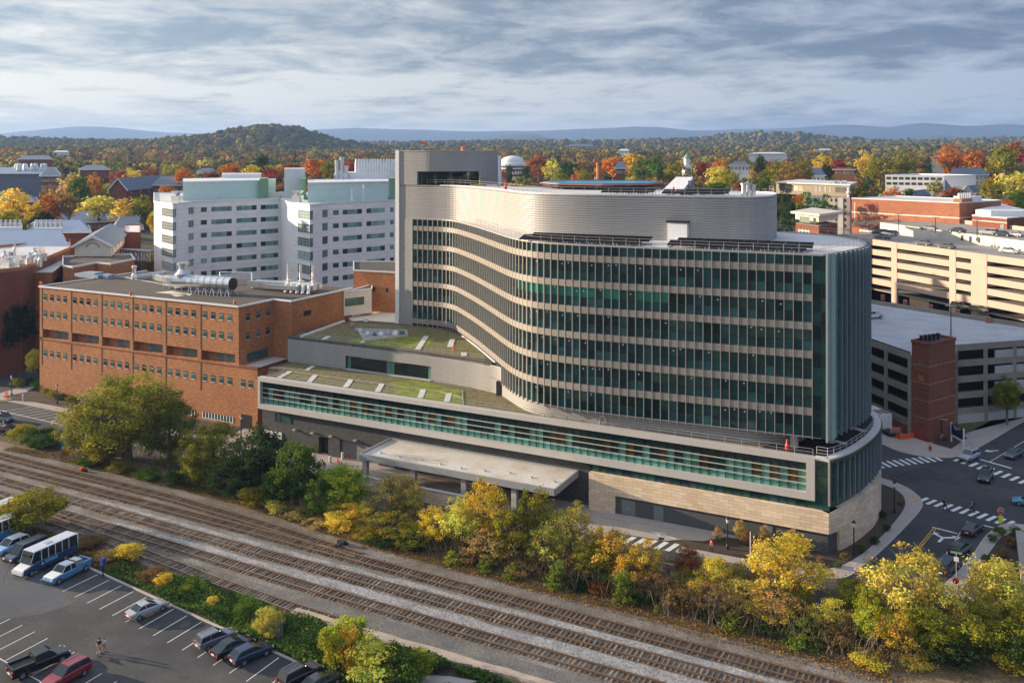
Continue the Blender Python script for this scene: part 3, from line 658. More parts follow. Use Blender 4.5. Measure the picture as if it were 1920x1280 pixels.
# roof railings
def railing(path,z,parent,h=1.1,off=-.45,step=2.2,nr_=2,name='railing',r=.026,m='fin'):
    mb=MB(); P=offset(smooth_path(path,step) if step else path,off)
    for p in P: mb.seg((p[0],p[1],z),(p[0],p[1],z+h),r,4)
    for a,b in zip(P[:-1],P[1:]):
        for k in range(nr_):
            zz=z+h-(h*.42)*k; mb.seg((a[0],a[1],zz),(b[0],b[1],zz),r,4)
    return mb.build(name,M[m],parent)
railing(TF[14:]+[(-.2,3)],ZT+.3,hos); railing(TR,ZT+.3,hos,off=-1.6)
# penthouse and shaft
PH=smooth_path([(-98.9,37.28),(-94,37.3),(-88.5,37.45),(-84.5,37.2),(-81,35.6),(-76,32.2),(-66,23.9),(-58,16.2),(-55,13.8),(-52,12.4),(-48,11.8),(-42,11.9),(-30,13.5),(-20,15.0),(-15.5,16.2),(-13.6,18.3),(-12.4,21.5),(-12.5,27),(-14,33),(-20,38)],.9)
mb=MB(); mb.ribbon(PH,ZT-.1,50.5); mb.build('penthouse_wall',M['louvre'],hos)
mb=MB(); mb.prism(PH+[(-20,40),(-99,42)],50.15,50.38); mb.build('penthouse_roof',M['membrane'],hos)
mb=MB(); mb.ribbon(PH[12:],50.38,50.62,-.28,.30); mb.build('penthouse_coping',M['white'],hos)
railing(PH[8:-8],50.6,hos,h=1.15,off=-.5)
SH=smooth_path([(-98.9,37.22),(-94,37.25),(-90.5,37.5),(-88,38.6),(-85.5,41),(-82,45),(-79.3,49)],.8)
def band_ribbon(path,z0,z1,m,name,sub=None,off=0,th=0):
    mb=MB(); mb.ribbon(path,z0,z1,off,th); return mb.build(name,m,hos)
i0=[i for i,p in enumerate(SH) if p[0]>-94.3][0]; i1=[i for i,p in enumerate(SH) if p[0]>-82.4][0]
band_ribbon(SH,53.6,58.2,M['louvre'],'shaft_wall'); band_ribbon(SH[:i0+1],50.5,53.6,M['louvre'],'shaft_wall'); band_ribbon(SH[i1:],50.5,53.6,M['louvre'],'shaft_wall')
mb=MB(); mb.ribbon(SH[i0:i1+1],50.5,53.6,-.9,0,0,lambda i:(.006,.014,.016) if i%5 else (.05,.075,.07)); sw_=mb.build('shaft_window',M['glass'],hos)
mb=MB()
for i in range(i0,i1+1,3): p=offset(SH,-.8)[i]; mb.seg((p[0],p[1],50.5),(p[0],p[1],53.6),.07,4)
mb.build('mullion',M['black'],sw_)
mb=MB(); mb.ribbon(SH[i0:i1+1],53.5,53.6,-.95,.95); mb.build('soffit',M['black'],hos)
mb=MB(); mb.prism(SH+[(-80,52),(-98.9,52)],57.9,58.1); mb.build('shaft_roof',M['membrane'],hos)
mb=MB(); mb.ribbon(SH,58.1,58.35,-.2,.25); mb.build('shaft_coping',M['fin'],hos)
# left face of the shaft, down to the terrace
mb=MB(); mb.face([(-98.9,37.28,18.6),(-95.2,37.2,18.6),(-95.2,37.2,42.8),(-98.9,37.28,42.8)]); mb.build('shaft_wall',M['louvre'],hos)
mb=MB(); mb.box(-99.9,-98.9,37.0,38.6,17,58.4); mb.build('edge_pylon',M['white'],hos)
mb=MB(); mb.box(-99.4,-98.9,38.6,52,17,58); mb.build('side_wall',M['louvre'],hos)
mb=MB(); mb.box(-79.35,-78.75,48.6,49.3,50.4,57.2); mb.build('edge_pylon',M['white'],hos)
# roof things
def solar(u,v,z,rz,tilt,w_=2.0,d=3.0):
    return (u,v,z,rz,tilt)
def solar_proto(w_,d):
    r=thing('solar_panel','black solar panel tilted in the double row along the glass tower roof edge','solar panel',(0,0,0),0,'solar panels on the tower roof')
    mb=MB(); mb.hexa([(-w_/2,-d/2,.35),(w_/2,-d/2,.35),(w_/2,d/2,.95),(-w_/2,d/2,.95)],[(-w_/2,-d/2,.42),(w_/2,-d/2,.42),(w_/2,d/2,1.02),(-w_/2,d/2,1.02)]); mb.build('panel',M['solar'],r)
    mb=MB()
    for s in (-1,1): mb.box(s*w_*.38-.05,s*w_*.38+.05,-d/2+.1,-d/2+.2,0,.36); mb.box(s*w_*.38-.05,s*w_*.38+.05,d/2-.2,d/2-.1,0,.93)
    mb.build('stand',M['silver'],r); return r
sp_=solar_proto(2.05,2.7); first=True
def put_solar(u,v,z,rz,lab,grp):
    global first
    o=sp_ if first else copy_tree(sp_); first=False
    o.location=(u,v,z); o.rotation_euler=(0,0,rz); o['label']=lab; o['group']=grp
for k in range(22):
    u=-49.5+2.12*k
    if -28.5<u<-25.6: continue
    v0=.5+.073*(u+41)
    for row in range(2):
        put_solar(u+.5*row,v0+2.7+3.0*row,ZT+.05+.12*row,.07,'black solar panel in the double row along the glass tower roof edge','solar panels on the tower roof edge')
for k in range(10):
    u=-39.5+2.15*k
    if -33<u<-29.5: continue
    for row in range(2): put_solar(u,14.4+.11*(u+35)+1.2+3.0*row,50.45,.1,'black solar panel behind the railing on the louvred penthouse roof','solar panels on the penthouse roof')
dr=thing('roof_door','white doorway between the two runs of solar panels on the tower roof','door',(-26,14.0,ZT))
mb=MB(); mb.box(-28,-24.6,13.2,14.4,ZT,ZT+3.2); mb.build('frame',M['white'],dr); mb=MB(); mb.box(-28.2,-24.4,13.0,14.4,ZT+3.2,ZT+3.5); mb.build('hood',M['black'],dr)
mb=MB(); mb.box(-27.8,-25.0,3.5,13.1,ZT+.05,ZT+.12); mb.build('walkway',M['white'],dr)
hc=at(1128,341,193); hp=thing('helipad','flat blue rooftop helipad with red rim and yellow marks on dark trusses','helipad',(hc[0],hc[1],50.4))
def ngon(c,r,n=8,ph=.39): return [(c[0]+r*math.cos(ph+2*math.pi*i/n),c[1]+r*math.sin(ph+2*math.pi*i/n)) for i in range(n)]
mb=MB(); mb.prism(ngon(hc,12.5),51.5,51.66); mb.build('deck',plain('blue_deck',(.05,.2,.32),.6),hp)
mb=MB(); mb.prism(ngon(hc,13.2),51.36,51.5); mb.build('rim',plain('red_rim',(.5,.16,.14),.6),hp)
mb=MB(); mb.prism(ngon(hc,7.5,24),51.66,51.67); mb.build('circle_marking',plain('pale_deck',(.10,.30,.40),.6),hp)
mb=MB(); mb.prism(ngon(hc,5.2,24),51.67,51.68); mb.build('inner_disc',plain('blue_inner',(.05,.2,.32),.6),hp)
mb=MB(); mb.box(hc[0]-4,hc[0]+4,hc[1]-.3,hc[1]+.3,51.68,51.69); mb.build('bar_marking',M['yellow'],hp)
mb=MB()
for p in ngon(hc,10.5)+ngon(hc,4): mb.seg((p[0],p[1],50.38),(p[0],p[1],51.36),.16,5)
P=ngon(hc,12.4)
for a,b in zip(P,P[1:]+P[:1]): mb.beam((a[0],a[1],51.0),(b[0],b[1],51.0),.3,.5)
P=ngon(hc,15)
for a,b in zip(P,P[1:]+P[:1]): mb.beam((a[0],a[1],51.3),(b[0],b[1],51.3),.15,.12)
mb.build('truss',M['black'],hp)
b_=at(1265,356,160); bh=thing('stair_bulkhead','white sloping stair bulkhead behind the railing of the penthouse roof','bulkhead',(b_[0],b_[1]+3,50.4))
x0,y0=b_[0],b_[1]+2
mb=MB(); mb.hexa([(x0-3.0,y0-4,50.4),(x0+1.6,y0-4,50.4),(x0+2.2,y0+2,50.4),(x0-1.4,y0+2,50.4)],[(x0-2.6,y0-3,50.6),(x0+1.2,y0-3,50.6),(x0+2.2,y0+2,53.5),(x0-.9,y0+2,53.5)]); mb.build('enclosure',M['white'],bh)
mb=MB(); mb.box(x0+1.9,x0+2.5,y0-.2,y0+1.6,50.7,52.9); mb.build('door',M['slate'],bh)
for i,(px,py,Yd,sc) in enumerate(((1395,359,157,1.0),(1403,359,158,1.0),(1413,360,158,.9))):
    p=at(px,py,Yd); mb=MB(); mb.lathe((p[0],p[1],50.38),[(.45*sc,0),(.45*sc,1.9),(.6*sc,1.95),(.6*sc,2.2*sc)],10)
    tag(mb.build('roof_vent',M['galv']),['grey vent stack, leftmost of three at the rounded penthouse end','grey vent stack, middle of three at the rounded penthouse end','grey vent stack, shortest of three at the rounded penthouse end'][i],'vent')
def red_can(px,py,z,lab):
    x,y=g(px,py,z); mb=MB(); mb.lathe((x,y,z),[(.34,0),(.32,.55),(.2,.95),(.14,1.35),(.1,1.5)],10); tag(mb.build('warning_cone',M['red']),lab,'cone')
red_can(1263,366,50.4,'red marker cone in front of the white stair bulkhead'); red_can(948,356,50.4,'red marker cone beside the railing above the sunlit louvred wall'); red_can(1476,842,13.75,'red marker beside the white column under the glass tower')
ws=thing('windsock','orange windsock on a thin pole atop the grey shaft','windsock',(-92.5,40,58.1))
wp=at(790,285,208); mb=MB(); mb.seg((wp[0],wp[1],58),(wp[0],wp[1],60.4),.07,5); mb.build('pole',M['fin'],ws)
mb=MB(); mb.seg((wp[0],wp[1],60.2),(wp[0]+1.5,wp[1]+.3,59.9),.34,8,.2); mb.build('sock',M['orange'],ws)
bp=at(868,285,214); bc=thing('beacon','small red obstruction light at the top right of the shaft','beacon',(bp[0],bp[1],58.1))
mb=MB(); mb.lathe((bp[0],bp[1],58.05),[(.3,0),(.3,.4)],8); mb.build('base',M['galv'],bc); mb=MB(); mb.lathe((bp[0],bp[1],58.45),[(.45,0),(.5,.5),(.3,.85)],10); mb.build('dome',M['orange'],bc)
# ---------------- podium
PR=smooth_path([(0,0.3),(1.4,2.8),(2.7,5.9),(3.8,9.7),(4.6,13.3),(5.15,17),(5.4,21),(5.0,25),(4.0,28.5),(2.3,31.5),(-3,37)],.83)
SR=smooth_path([(0,0),(1.55,2.75),(2.75,5.7),(3.85,9.3),(4.7,12.8),(5.15,16.4),(5.25,20.5),(4.9,25),(3.9,28.5),(2.2,31.5),(-3,37)],.8)
ZP=13.55
# precast picture frame
mb=MB(); mb.box(-107.6,-2.0,.3,1.5,12.75,ZP); mb.build('frame_head',M['precast'],hos)
mb=MB(); mb.box(-107.6,-2.0,.3,1.5,7.35,8.35); mb.build('frame_sill',M['precast'],hos)
mb=MB(); mb.box(-107.6,-107.0,.3,1.5,8.35,12.75); mb.build('frame_jamb',M['precast'],hos)
mb=MB(); mb.box(-3.2,-2.0,.3,1.5,8.35,12.75); mb.build('frame_jamb',M['precast'],hos)
mb=MB(); n=78; U0,U1=-107.0,-3.2; mul=MB()
for i in range(n):
    a=U0+(U1-U0)*i/n; b=U0+(U1-U0)*(i+1)/n; v=RNG.uniform(.85,1.15)
    mb.face([(a,1.2,8.35),(b,1.2,8.35),(b,1.2,9.55),(a,1.2,9.55)],0,(.11*v,.30*v,.245*v))
    t=RNG.random(); c=(.012,.035,.035) if t<.45 else ((.09,.23,.19) if t<.8 else (.085,.055,.02))
    mb.face([(a,1.2,9.55),(b,1.2,9.55),(b,1.2,11.45),(a,1.2,11.45)],0,c)
    mb.face([(a,1.2,11.45),(b,1.2,11.45),(b,1.2,12.75),(a,1.2,12.75)],0,(.012*v,.036*v,.04*v))
    mul.box(a-.04,a+.04,1.12,1.2,8.35,12.75)
gz=mb.build('window_band',M['glass'],hos); mul.build('mullion',M['black'],gz)
for zz in (9.55,10.5,11.45):
    mb=MB(); mb.box(-106.9,-3.25,.62,.76,zz-.055,zz+.055); mb.build('sunshade_bar',M['precast'],hos)
# clerestory between frame and stone
mb=MB(); mul=MB()
for i in range(26):
    a=-37+35*i/26; b=a+35/26; mb.face([(a,.9,6.05),(b,.9,6.05),(b,.9,7.35),(a,.9,7.35)],0,tuple(c*RNG.uniform(.7,2.4) for c in (.015,.04,.04))); mul.box(a-.04,a+.04,.84,.9,6.05,7.35)
cl_=mb.build('window_band',M['glass'],hos); mul.build('mullion',M['black'],cl_)
# dark brick base with openings
ops=[(-93.5,-91.2,.1,3.4),(-88.5,-79.6,.1,3.6),(-74.0,-66,2.2,4.2)]
mb=MB(); xs=[-107.6]+[v for o in ops for v in o[:2]]+[-37.6]
for i in range(0,len(xs),2): mb.box(xs[i],xs[i+1],1.6,3,0,7.35)
for o in ops: mb.box(o[0],o[1],1.6,3,o[3],7.35); 
mb.box(-74,-66,1.6,3,0,2.2)
mb.build('base_wall',M['brick_dark'],hos)
mb=MB(); mb.box(-93.5,-91.2,2.6,2.9,.06,3.4); mb.build('dock_opening',M['black'],hos)
mb=MB(); mb.box(-88.5,-79.6,2.2,2.5,.06,3.6)
mb.build('roller_door',louvre('roller_door',(.22,.215,.21),(.16,.16,.155),.3,.6,.2),hos)
mb=MB(); mb.box(-74,-66,2.2,2.4,2.2,4.2,0,(.12,.11,.08)); mb.build('window',M['glassf'],hos)
mb=MB(); mb.box(-104.2,-100.2,1.55,1.59,4.9,6.5,0,(.05,.09,.085)); w_=mb.build('window',M['glass'],hos); mb=MB()
for x in (-104.2,-102.9,-100.2): mb.box(x-.06,x+.06,1.5,1.55,4.9,6.5)
mb.build('frame',M['black'],w_)
mb=MB(); mb.box(-107.4,-102.5,1.45,1.59,.1,2.9); mb.build('notice_panel',M['white'],hos)
for u in (-99,-94.6,-90.2,-84.5,-78.5,-72):
    mb=MB(); mb.box(u-.5,u+.2,1.0,1.6,3.9,4.15); mb.build('wall_light',M['silver'],hos)
mb=MB(); mb.box(-77.2,-76.0,1.5,1.59,.06,2.5); mb.build('door',M['slate'],hos)
# glazed entrance slot and stone base
mb=MB()
for i in range(5): a=-40.4+.8*i; mb.face([(a,2.2,0.1),(a+.75,2.2,.1),(a+.75,2.2,7.35),(a,2.2,7.35)],0,dk(1.6))
mb.build('entrance_glass',M['glass'],hos)
mb=MB(); mb.prism([(-37.1,0),(-32.6,0),(-32.6,3),(-37.1,3)],0,6.05); mb.prism([(-32.6,0),(0,0),(1,3),(-32.6,3)],3.0,6.05); mb.ribbon(SR,3.0,6.05,-1.2,1.2); mb.ribbon(SR[3:],0,3.0,-1.2,1.2); mb.build('stone_base',M['stone'],hos)
mb=MB(); mb.prism([(-32.6,.45),(-.2,.45),(1.1,2.75),(1,4),(-32.6,3)],0,3.0); mb.build('recessed_base',M['slate'] if False else plain('dark_base_panel',(.085,.09,.092),.75,0,.1,.4),hos)
for u,w_ in ((-31.6,2.3),(-26.3,1.6),(-9.3,1.3)):
    mb=MB(); mb.box(u,u+w_,.36,.449,.16,2.55); d_=mb.build('door',plain('grey_door',(.17,.19,.2),.6),hos); mb=MB(); mb.box(u+w_*.45,u+w_*.5,.33,.36,1.1,1.3); mb.build('handle',M['silver'],d_)
mb=MB()
for k in range(3):
    z0,z1=((6.05,8.4),(8.4,11),(11,13.3))[k]
    mb.ribbon([(-2.0,.85),(-1,.75),(0,.7)],z0,z1-.05,0,0,0,lambda i:(.02,.06,.055)); mb.ribbon(PR,z0,z1-.05,-1.1,0,0,lambda i:tuple(c*RNG.uniform(1.2,2.6) for c in (.014,.045,.045)))
mb.ribbon([(-2.0,.95),(0,.9)],6.05,13.3,0,0,0,lambda i:(.01,.01,.01)); mb.ribbon(PR,6.05,13.3,-1.2,0,0,lambda i:(.01,.01,.01))
mb.build('curved_glass',M['glass'],hos)
blades(offset(PR,-1.05),6.9,13.0,1,2,.8,M['blade'])
mb=MB(); mb.box(-.15,.12,.15,.5,7.0,13.3); mb.build('corner_mast',M['silver'],hos)
mb=MB(); mb.ribbon([(-2.0,.3),(0,.3)]+PR[1:],13.25,ZP+.1,-1.3,1.1); mb.build('roof_rim',M['membrane'],hos)
# podium roof layers
POD=[(-107.6,.6),(-2,.6)]+PR[1:-1]+[(-6,38),(-62,38),(-62,13.2),(-111.5,13.8),(-111.5,7.8),(-107.6,7.8)]
mb=MB(); mb.prism(POD,13.0,13.4); mb.build('podium_roof',M['gravelroof'],hos)
mb=MB(); mb.poly([(-106,1.4),(-45,1.4),(-50,4.2),(-54,7.8),(-58.5,11.2),(-64,12.4),(-68,13.0),(-110,13.3),(-110,8),(-106,8)],13.42); mb.build('sedum_bed',M['sedum'],hos)
mb=MB(); mb.poly([(-76,1.5),(-62.0,1.5),(-65.4,7),(-66.5,10),(-79,12.9),(-82,9.0),(-77.5,4)],13.44); mb.build('sedum_bed',M['sedum_g'],hos)
mb=MB(); mb.poly([(-45,1.4),(-8,2.0),(-8,2.9),(-43,1.9)],13.43); mb.build('gravel_strip',plain('gold_gravel',(.28,.21,.11),.95,0,.25,1,6),hos)
mb=MB(); mb.poly([(-10,2),(0,2.2),(4.2,16),(4.3,22),(3,28),(-6,36),(-6,12)],13.45); mb.build('dark_deck',plain('dark_membrane',(.022,.022,.026),.85,0,.3),hos)
def paver(u,v,z,dx,dy,w_,name='paver_strip'):
    mb=MB(); l=math.hypot(dx,dy); nx,ny=-dy/l*w_/2,dx/l*w_/2
    mb.prism([(u-nx,v-ny),(u+dx-nx,v+dy-ny),(u+dx+nx,v+dy+ny),(u+nx,v+ny)],z,z+.07); mb.build(name,M['concrete'] if name!='paver_strip' else M['membrane'],hos)
for u in (-103.5,-96.0,-87.5,-80.2,-70.8,-65.2): paver(u,1.7+(.0 if u<-90 else .4),13.43,-2.6 if u>-100 else -1.5,5.2,1.05)
paver(-104,12.9,13.43,1.2,-3.5,.9); paver(1.2,9.5,13.47,-4.5,2.2,1.0); paver(3.2,17.5,13.47,-4.5,2.4,1.1)
for a,b in (((-106,7.0),(-70,7.6)),((-70,7.6),(-64,5.6)),((-66.5,10),(-61.5,1.6))):
    mb=MB(); mb.beam((a[0],a[1],13.48),(b[0],b[1],13.48),.16,.1); mb.build('edging',M['fin'],hos)
railing([(-106,1.4),(-80,1.4),(-45,1.4),(-20,1.4),(-8,1.4),(-2.4,1.4)],ZP-.1,hos,off=0,step=2.6,nr_=3)
railing([(-106,1.4),(-106.6,4.2),(-104.4,4.6)],ZP-.1,hos,off=0,step=1.2,nr_=3)
railing([(-2,1.2),(-.4,1.2)]+PR[2:34:4],ZP,hos,off=-1.3,step=2.0,nr_=3,r=.045)
c=thing('roof_hook','white hooped ladder grip on the podium roof edge','handrail',(-35,1.6,13.5))
mb=MB()
for i in range(9): t0,t1=math.pi*i/9,math.pi*(i+1)/9; mb.seg((-35.4-.5*math.cos(t0),1.7,14.3+.6*math.sin(t0)),(-35.4-.5*math.cos(t1),1.7,14.3+.6*math.sin(t1)),.07,5)
mb.seg((-35.9,1.7,13.4),(-35.9,1.7,14.3),.07,5); mb.seg((-34.9,1.7,13.9),(-34.9,1.7,14.3),.07,5); mb.build('hoop',M['white'],c)
# louvred base of the tower and mid block
BW=smooth_path([(-111.5,13.7),(-95,13.65),(-76,13.5),(-68,12.9),(-63.5,12.0),(-59,10.6),(-55,7.4),(-50.6,3.8),(-47,2.2),(-43,1.75),(-30,2.1),(-14,3.0),(-9,4.4),(-6,6.5),(-4.6,9.5),(-4.4,13),(-5.5,18),(-10,24)],.9)
ia=[i for i,p in enumerate(BW) if p[0]>-96.9][0]; ib=[i for i,p in enumerate(BW) if p[0]>-76][0]; ic=[i for i,p in enumerate(BW) if p[0]>-61.7][0]
W1,W2,W3,W4=BW[:ia+1],BW[ia:ib+1],BW[ib:ic+1],BW[ic:]
mb=MB(); mb.ribbon(W1,13.3,18.6); mb.ribbon(W3,13.3,18.6); mb.ribbon(W2,16.3,18.6); mb.build('louvred_wall',M['louvre'],hos)
mb=MB(); mb.ribbon(W4,13.3,16.2); mb.build('louvred_base',M['louvre'],hos)
mb=MB(); mb.ribbon(W4[:9],16.1,18.6); mb.build('louvred_base',M['louvre'],hos)
mb=MB(); mb.ribbon(W2,13.4,16.3,-.5,0,0,lambda i:(.10,.22,.2) if i in (0,11,12,len(W2)-2) else (.006,.016,.018)); mw=mb.build('window',M['glass'],hos)
mb=MB(); mb.ribbon(W2,13.38,13.6,-.45,.6); mb.ribbon(W2,16.25,16.33,-.5,.5); mb.build('sill',M['precast'],mw)
mb=MB(); p=BW[ic+3]; mb.box(p[0]-.5,p[0]+.5,p[1]-.5,p[1]+.2,13.4,16.0); mb.build('door',M['black'],hos)
# upper terrace
TER=W1[:1]+BW[1:ic+1]+[(-61.9,14.5),(-70,23.4),(-79,32.4),(-83,35.9),(-86.5,37.6),(-95.2,37.8),(-99.9,37.8),(-108.4,36.8),(-111.9,33),(-111.9,18)]
mb=MB(); mb.prism(TER,18.3,18.62); mb.build('terrace_roof',M['gravelroof'],hos)
mb=MB(); mb.poly([(-109.5,15.2),(-78,15),(-66,14.2),(-64,15.2),(-71,23.0),(-80,31.8),(-87,36.2),(-98,36),(-110,33)],18.64); mb.build('sedum_bed',M['sedum'],hos)
mb=MB(); mb.poly([(-97.5,15.4),(-83.5,15.2),(-80,20),(-82.8,26.5),(-97,25)],18.66); mb.build('sedum_bed',M['sedum_g'],hos)
for u,v,dx,dy in ((-104,18,1.0,-3),(-95,20,1.2,-4.2),(-85.5,27.5,5.5,-12),(-79,27.5,3.5,-7),(-70.5,17.5,1.6,-2.8)): paver(u,v,18.67,dx,dy,1.1)
mb=MB(); mb.ribbon([(-108.9,14.6),(-111.6,32.9)],18.6,19.05,0,.5); mb.build('parapet',M['white'],hos)
railing([(-109,14.4),(-95,14.4),(-76,14.2),(-68,13.6),(-63.5,12.8)],18.6,hos,off=0,step=2.6,nr_=3)
mb=MB(); mb.ribbon(offset(TF[14:34],.2),18.62,18.85,0,.25); mb.build('curb',M['membrane'],hos)
wf=thing('skylight_well','long white skylight well with clutter on the green terrace','skylight',(-94,31,18.6))
mb=MB()
A_=[g(670,620,18.7),g(684,641,18.7),g(765,631,18.7),g(762,622,18.7)]; mb.prism(A_,18.63,18.75); mb.build('floor',groundmat('littered_floor',[(.12,.12,.13),(.30,.30,.31),(.5,.5,.5)],.9,3,(.7,1.3)),wf)
mb=MB()
for a,b in zip(A_,A_[1:]+A_[:1]): mb.beam((a[0],a[1],18.95),(b[0],b[1],18.95),.18,.5)
mb.build('curb',M['silver'],wf)
for i,(px,py,c_) in enumerate(((690,627,'white'),(702,629,'slate'),(715,628,'white'),(728,627,'galv'),(742,627,'white'),(752,626,'slate'),(660,612,'galv'),(676,622,'white'),(686,603,'white'),(670,621,'galv'))):
    x,y=g(px,py,18.75); mb=MB(); s=RNG.uniform(.35,.7); mb.box(x-s,x+s,y-s*.7,y+s*.7,18.76,18.76+RNG.uniform(.35,.9)); mb.box(x-s*.6,x+s*.5,y-s*.3,y+s*.3,18.76,19.5)
    tag(mb.build('supply_crate',M[c_]),'pale or grey crate of building supplies left on the green terrace','crate','crates left on the terrace')
x,y=g(851,656,18.7); mb=MB(); mb.lathe((x,y,18.68),[(.42,0),(.42,.06),(.22,.1),(.06,1.5)],10); tag(mb.build('traffic_cone',M['orange']),'tall orange cone on the upper green terrace','traffic cone')
for u in (-5.6,-1.0):
    mb=MB(); mb.lathe((u,4.6 if u<-4 else 9.5,13.4),[(.62,0),(.62,2.5)],18); mb.build('column',M['precast'],hos)
# entrance canopy
cn=thing('entrance_canopy','long flat pale canopy on grey columns in front of the podium','canopy',(-58,-3,0))
mb=MB(); mb.box(-76.8,-39.6,-7.9,1.4,4.75,5.25); mb.build('roof',groundmat('stained_canopy_roof',[(.66,.64,.61),(.60,.55,.47),(.50,.42,.31)],.22,2,(.93,1.07)),cn)
mb=MB()
for a,b in (((-76.8,-8),(-39.6,-8)),((-76.8,1.4),(-39.6,1.4)),((-76.8,-8),(-76.8,1.4)),((-39.6,-8),(-39.6,1.4))): mb.beam((a[0],a[1],5.05),(b[0],b[1],5.05),.3,1.05)
mb.build('fascia',plain('grey_fascia',(.36,.37,.38),.5,.2,.05),cn)
mb=MB(); rr_=random.Random(4)
for k in range(9): x=-74+4.1*k; mb.lathe((x,-5+rr_.uniform(-1,1),5.25),[(.25,0),(.25,.18)],8)
mb.build('roof_drain',M['silver'],cn)
for px in (686,776,871,965):
    x=[u for u in np.arange(-90,-30,.05) if True]; best=min(x,key=lambda u:abs(px-(CX+F*(((u-CAM[0])*math.cos(rad(YAW))+(-6.8-CAM[1])*math.sin(rad(YAW)))/(-(u-CAM[0])*math.sin(rad(YAW))+(-6.8-CAM[1])*math.cos(rad(YAW)))))))
    mb=MB(); mb.box(best-.45,best+.45,-7.2,-6.4,0.05,4.75); mb.build('column',M['precast'],cn)
gw=thing('garden_wall','low travertine garden wall below the canopy','wall',(-66,-9.2,0))
mb=MB(); mb.box(-78.5,-50,-9.6,-9.1,0,2.2); mb.build('wall',M['stone'],gw); mb=MB(); mb.box(-78.6,-49.9,-9.7,-9.0,2.2,2.36); mb.build('coping',M['precast'],gw)
# ================================================================== BRICK HOSPITAL WING
bk=thing('brick_building','long orange brick hospital wing with rows of small square windows and flat brown roof','building',(-150,20,0))
V0=7.7; PIL=[-182.6,-172.05,-161.55,-151.3,-140.9,-130.4,-119.6]
mb=MB(); mb.box(-183.5,-114.4,V0,18.4,0,12.6)
mb.box(-183.5,-119.6,V0+1.6,18.4,12.6,25.2)            # recessed storey core
mb.box(-183.5,-119.6,V0,V0+1.6,15.2,25.2); mb.box(-183.5,-182.5,V0,V0+1.6,12.6,15.2)
mb.box(-183.5,-119.6,V0,V0+1.6,12.6,13.05)
for k in range(6): x=PIL[k+1]; mb.box(x-1.0,x+.05,V0,V0+1.6,13.05,15.2)
mb.box(-183.5,-114.4,18.4,40,0,25.2); mb.build('wall',M['brick'],bk)
mb=MB(); mb.prism([(-183.5,V0),(-119.6,V0),(-119.6,18.4),(-114.4,18.4),(-114.4,40),(-183.5,40)],25.2,25.3); mb.build('roof',M['gravelroof'],bk)
mb=MB(); P=[(-183.6,40),(-183.6,V0-.1),(-119.5,V0-.1),(-119.5,18.3),(-114.3,18.3),(-114.3,40)]
for a,b in zip(P[:-1],P[1:]): mb.beam((a[0],a[1],25.38),(b[0],b[1],25.38),.4,.36)
mb.build('coping',M['white'],bk)
mb=MB(); mb.box(-183.55,-114.35,V0-.12,V0-.003,12.55,12.78); mb.build('ledge',M['brick_red'],bk)
for x in PIL[:-1]:
    mb=MB(); mb.box(x-.07,x+.07,V0-.06,V0-.003,15.25,25.1); mb.box(x-.07,x+.07,V0-.06,V0-.003,6.5,12.5); mb.build('control_joint',M['black'],bk)
for k in range(6):
    x=PIL[k]; mb=MB(); mb.box(x+3.6,x+8.3,V0+1.5,V0+1.56,13.1,14.85,0,(.16,.20,.17)); w_=mb.build('window',M['glassf'],bk)
    mb=MB(); mb.box(x+3.55,x+4.9,V0+1.42,V0+1.5,13.1,14.85); mb.build('blind',M['slate'],w_)
def win_proto(w,h,name='window'):
    mb=MB(); mb.box(-w/2,w/2,-.02,.05,0,h,0,(.05,.10,.095)); o=mb.build(name,M['glass'],bk,org=(0,0,0))
    mb=MB(); mb.box(-w/2,w/2,-.09,-.02,-.08,.01); mb.box(-w/2,w/2,-.04,-.02,h*.68,h*.72); f=mb.build('frame',M['white'],o,org=(0,0,0)); return o
GC=[(.05,.10,.095),(.025,.045,.045),(.09,.16,.15),(.012,.016,.016)]
protos=[]
for c in GC:
    o=win_proto(1.15,1.45); 
    a=o.data.attributes['Col']; a.data.foreach_set('color',list((*c,1))*len(a.data)); protos.append(o)
used=[0]*4
def put_win(x,y,z,rz,par,sc=(1,1,1)):
    k=RNG.choice([0,0,1,2,2,3,0]); o=protos[k]
    if used[k]: o=copy_tree(o)
    used[k]+=1; o.parent=par; org=ORG[par.name]; o.location=(x-org[0],y-org[1],z-org[2]); o.rotation_euler=(0,0,rz); o.scale=sc; return o
for z in (22.2,18.2,8.7):
    for k in range(6):
        for j in range(4): put_win(PIL[k]+1.15+2.38*j,V0-.02,z,0,bk)
for x in (-118.4,-116.3): put_win(x,V0-.02,8.7,0,bk)
for z in (22.0,18.0):
    for y in (10.4,13.6,16.6): put_win(-119.6+.02,y,z,rad(90),bk)
for x0,x1 in ((-136.5,-132.2),(-129.8,-121)):
    mb=MB(); mb.box(x0,x1,V0-.05,V0-.003,.75,1.95,0,(.05,.1,.09)); w_=mb.build('window',M['glass'],bk); mb=MB(); mb.box(x0,x1,V0-.1,V0-.05,.62,.75)
    x=x0
    while x<x1+.1: mb.box(x-.12,x+.12,V0-.09,V0-.05,.75,1.95); x+=.86
    mb.build('frame',M['white'],w_)
mb=MB(); mb.box(-119.1,-115.9,V0-.02,V0-.003,.05,2.9); mb.build('garage_opening',M['black'],bk)
mb=MB(); mb.box(-161.9,-161.0,V0-.05,V0-.003,.15,2.4); mb.build('door',plain('pink_door',(.55,.25,.2),.7),bk)
mb=MB(); mb.box(-119.58,-119.5,10.2,16.5,13.2,15.0,0,(.04,.09,.085)); mb.build('window',M['glass'],bk)
mb=MB(); mb.box(-114.42,-114.34,22.3,24.8,21.4,22.5); mb.build('vent_grille',M['black'],bk)
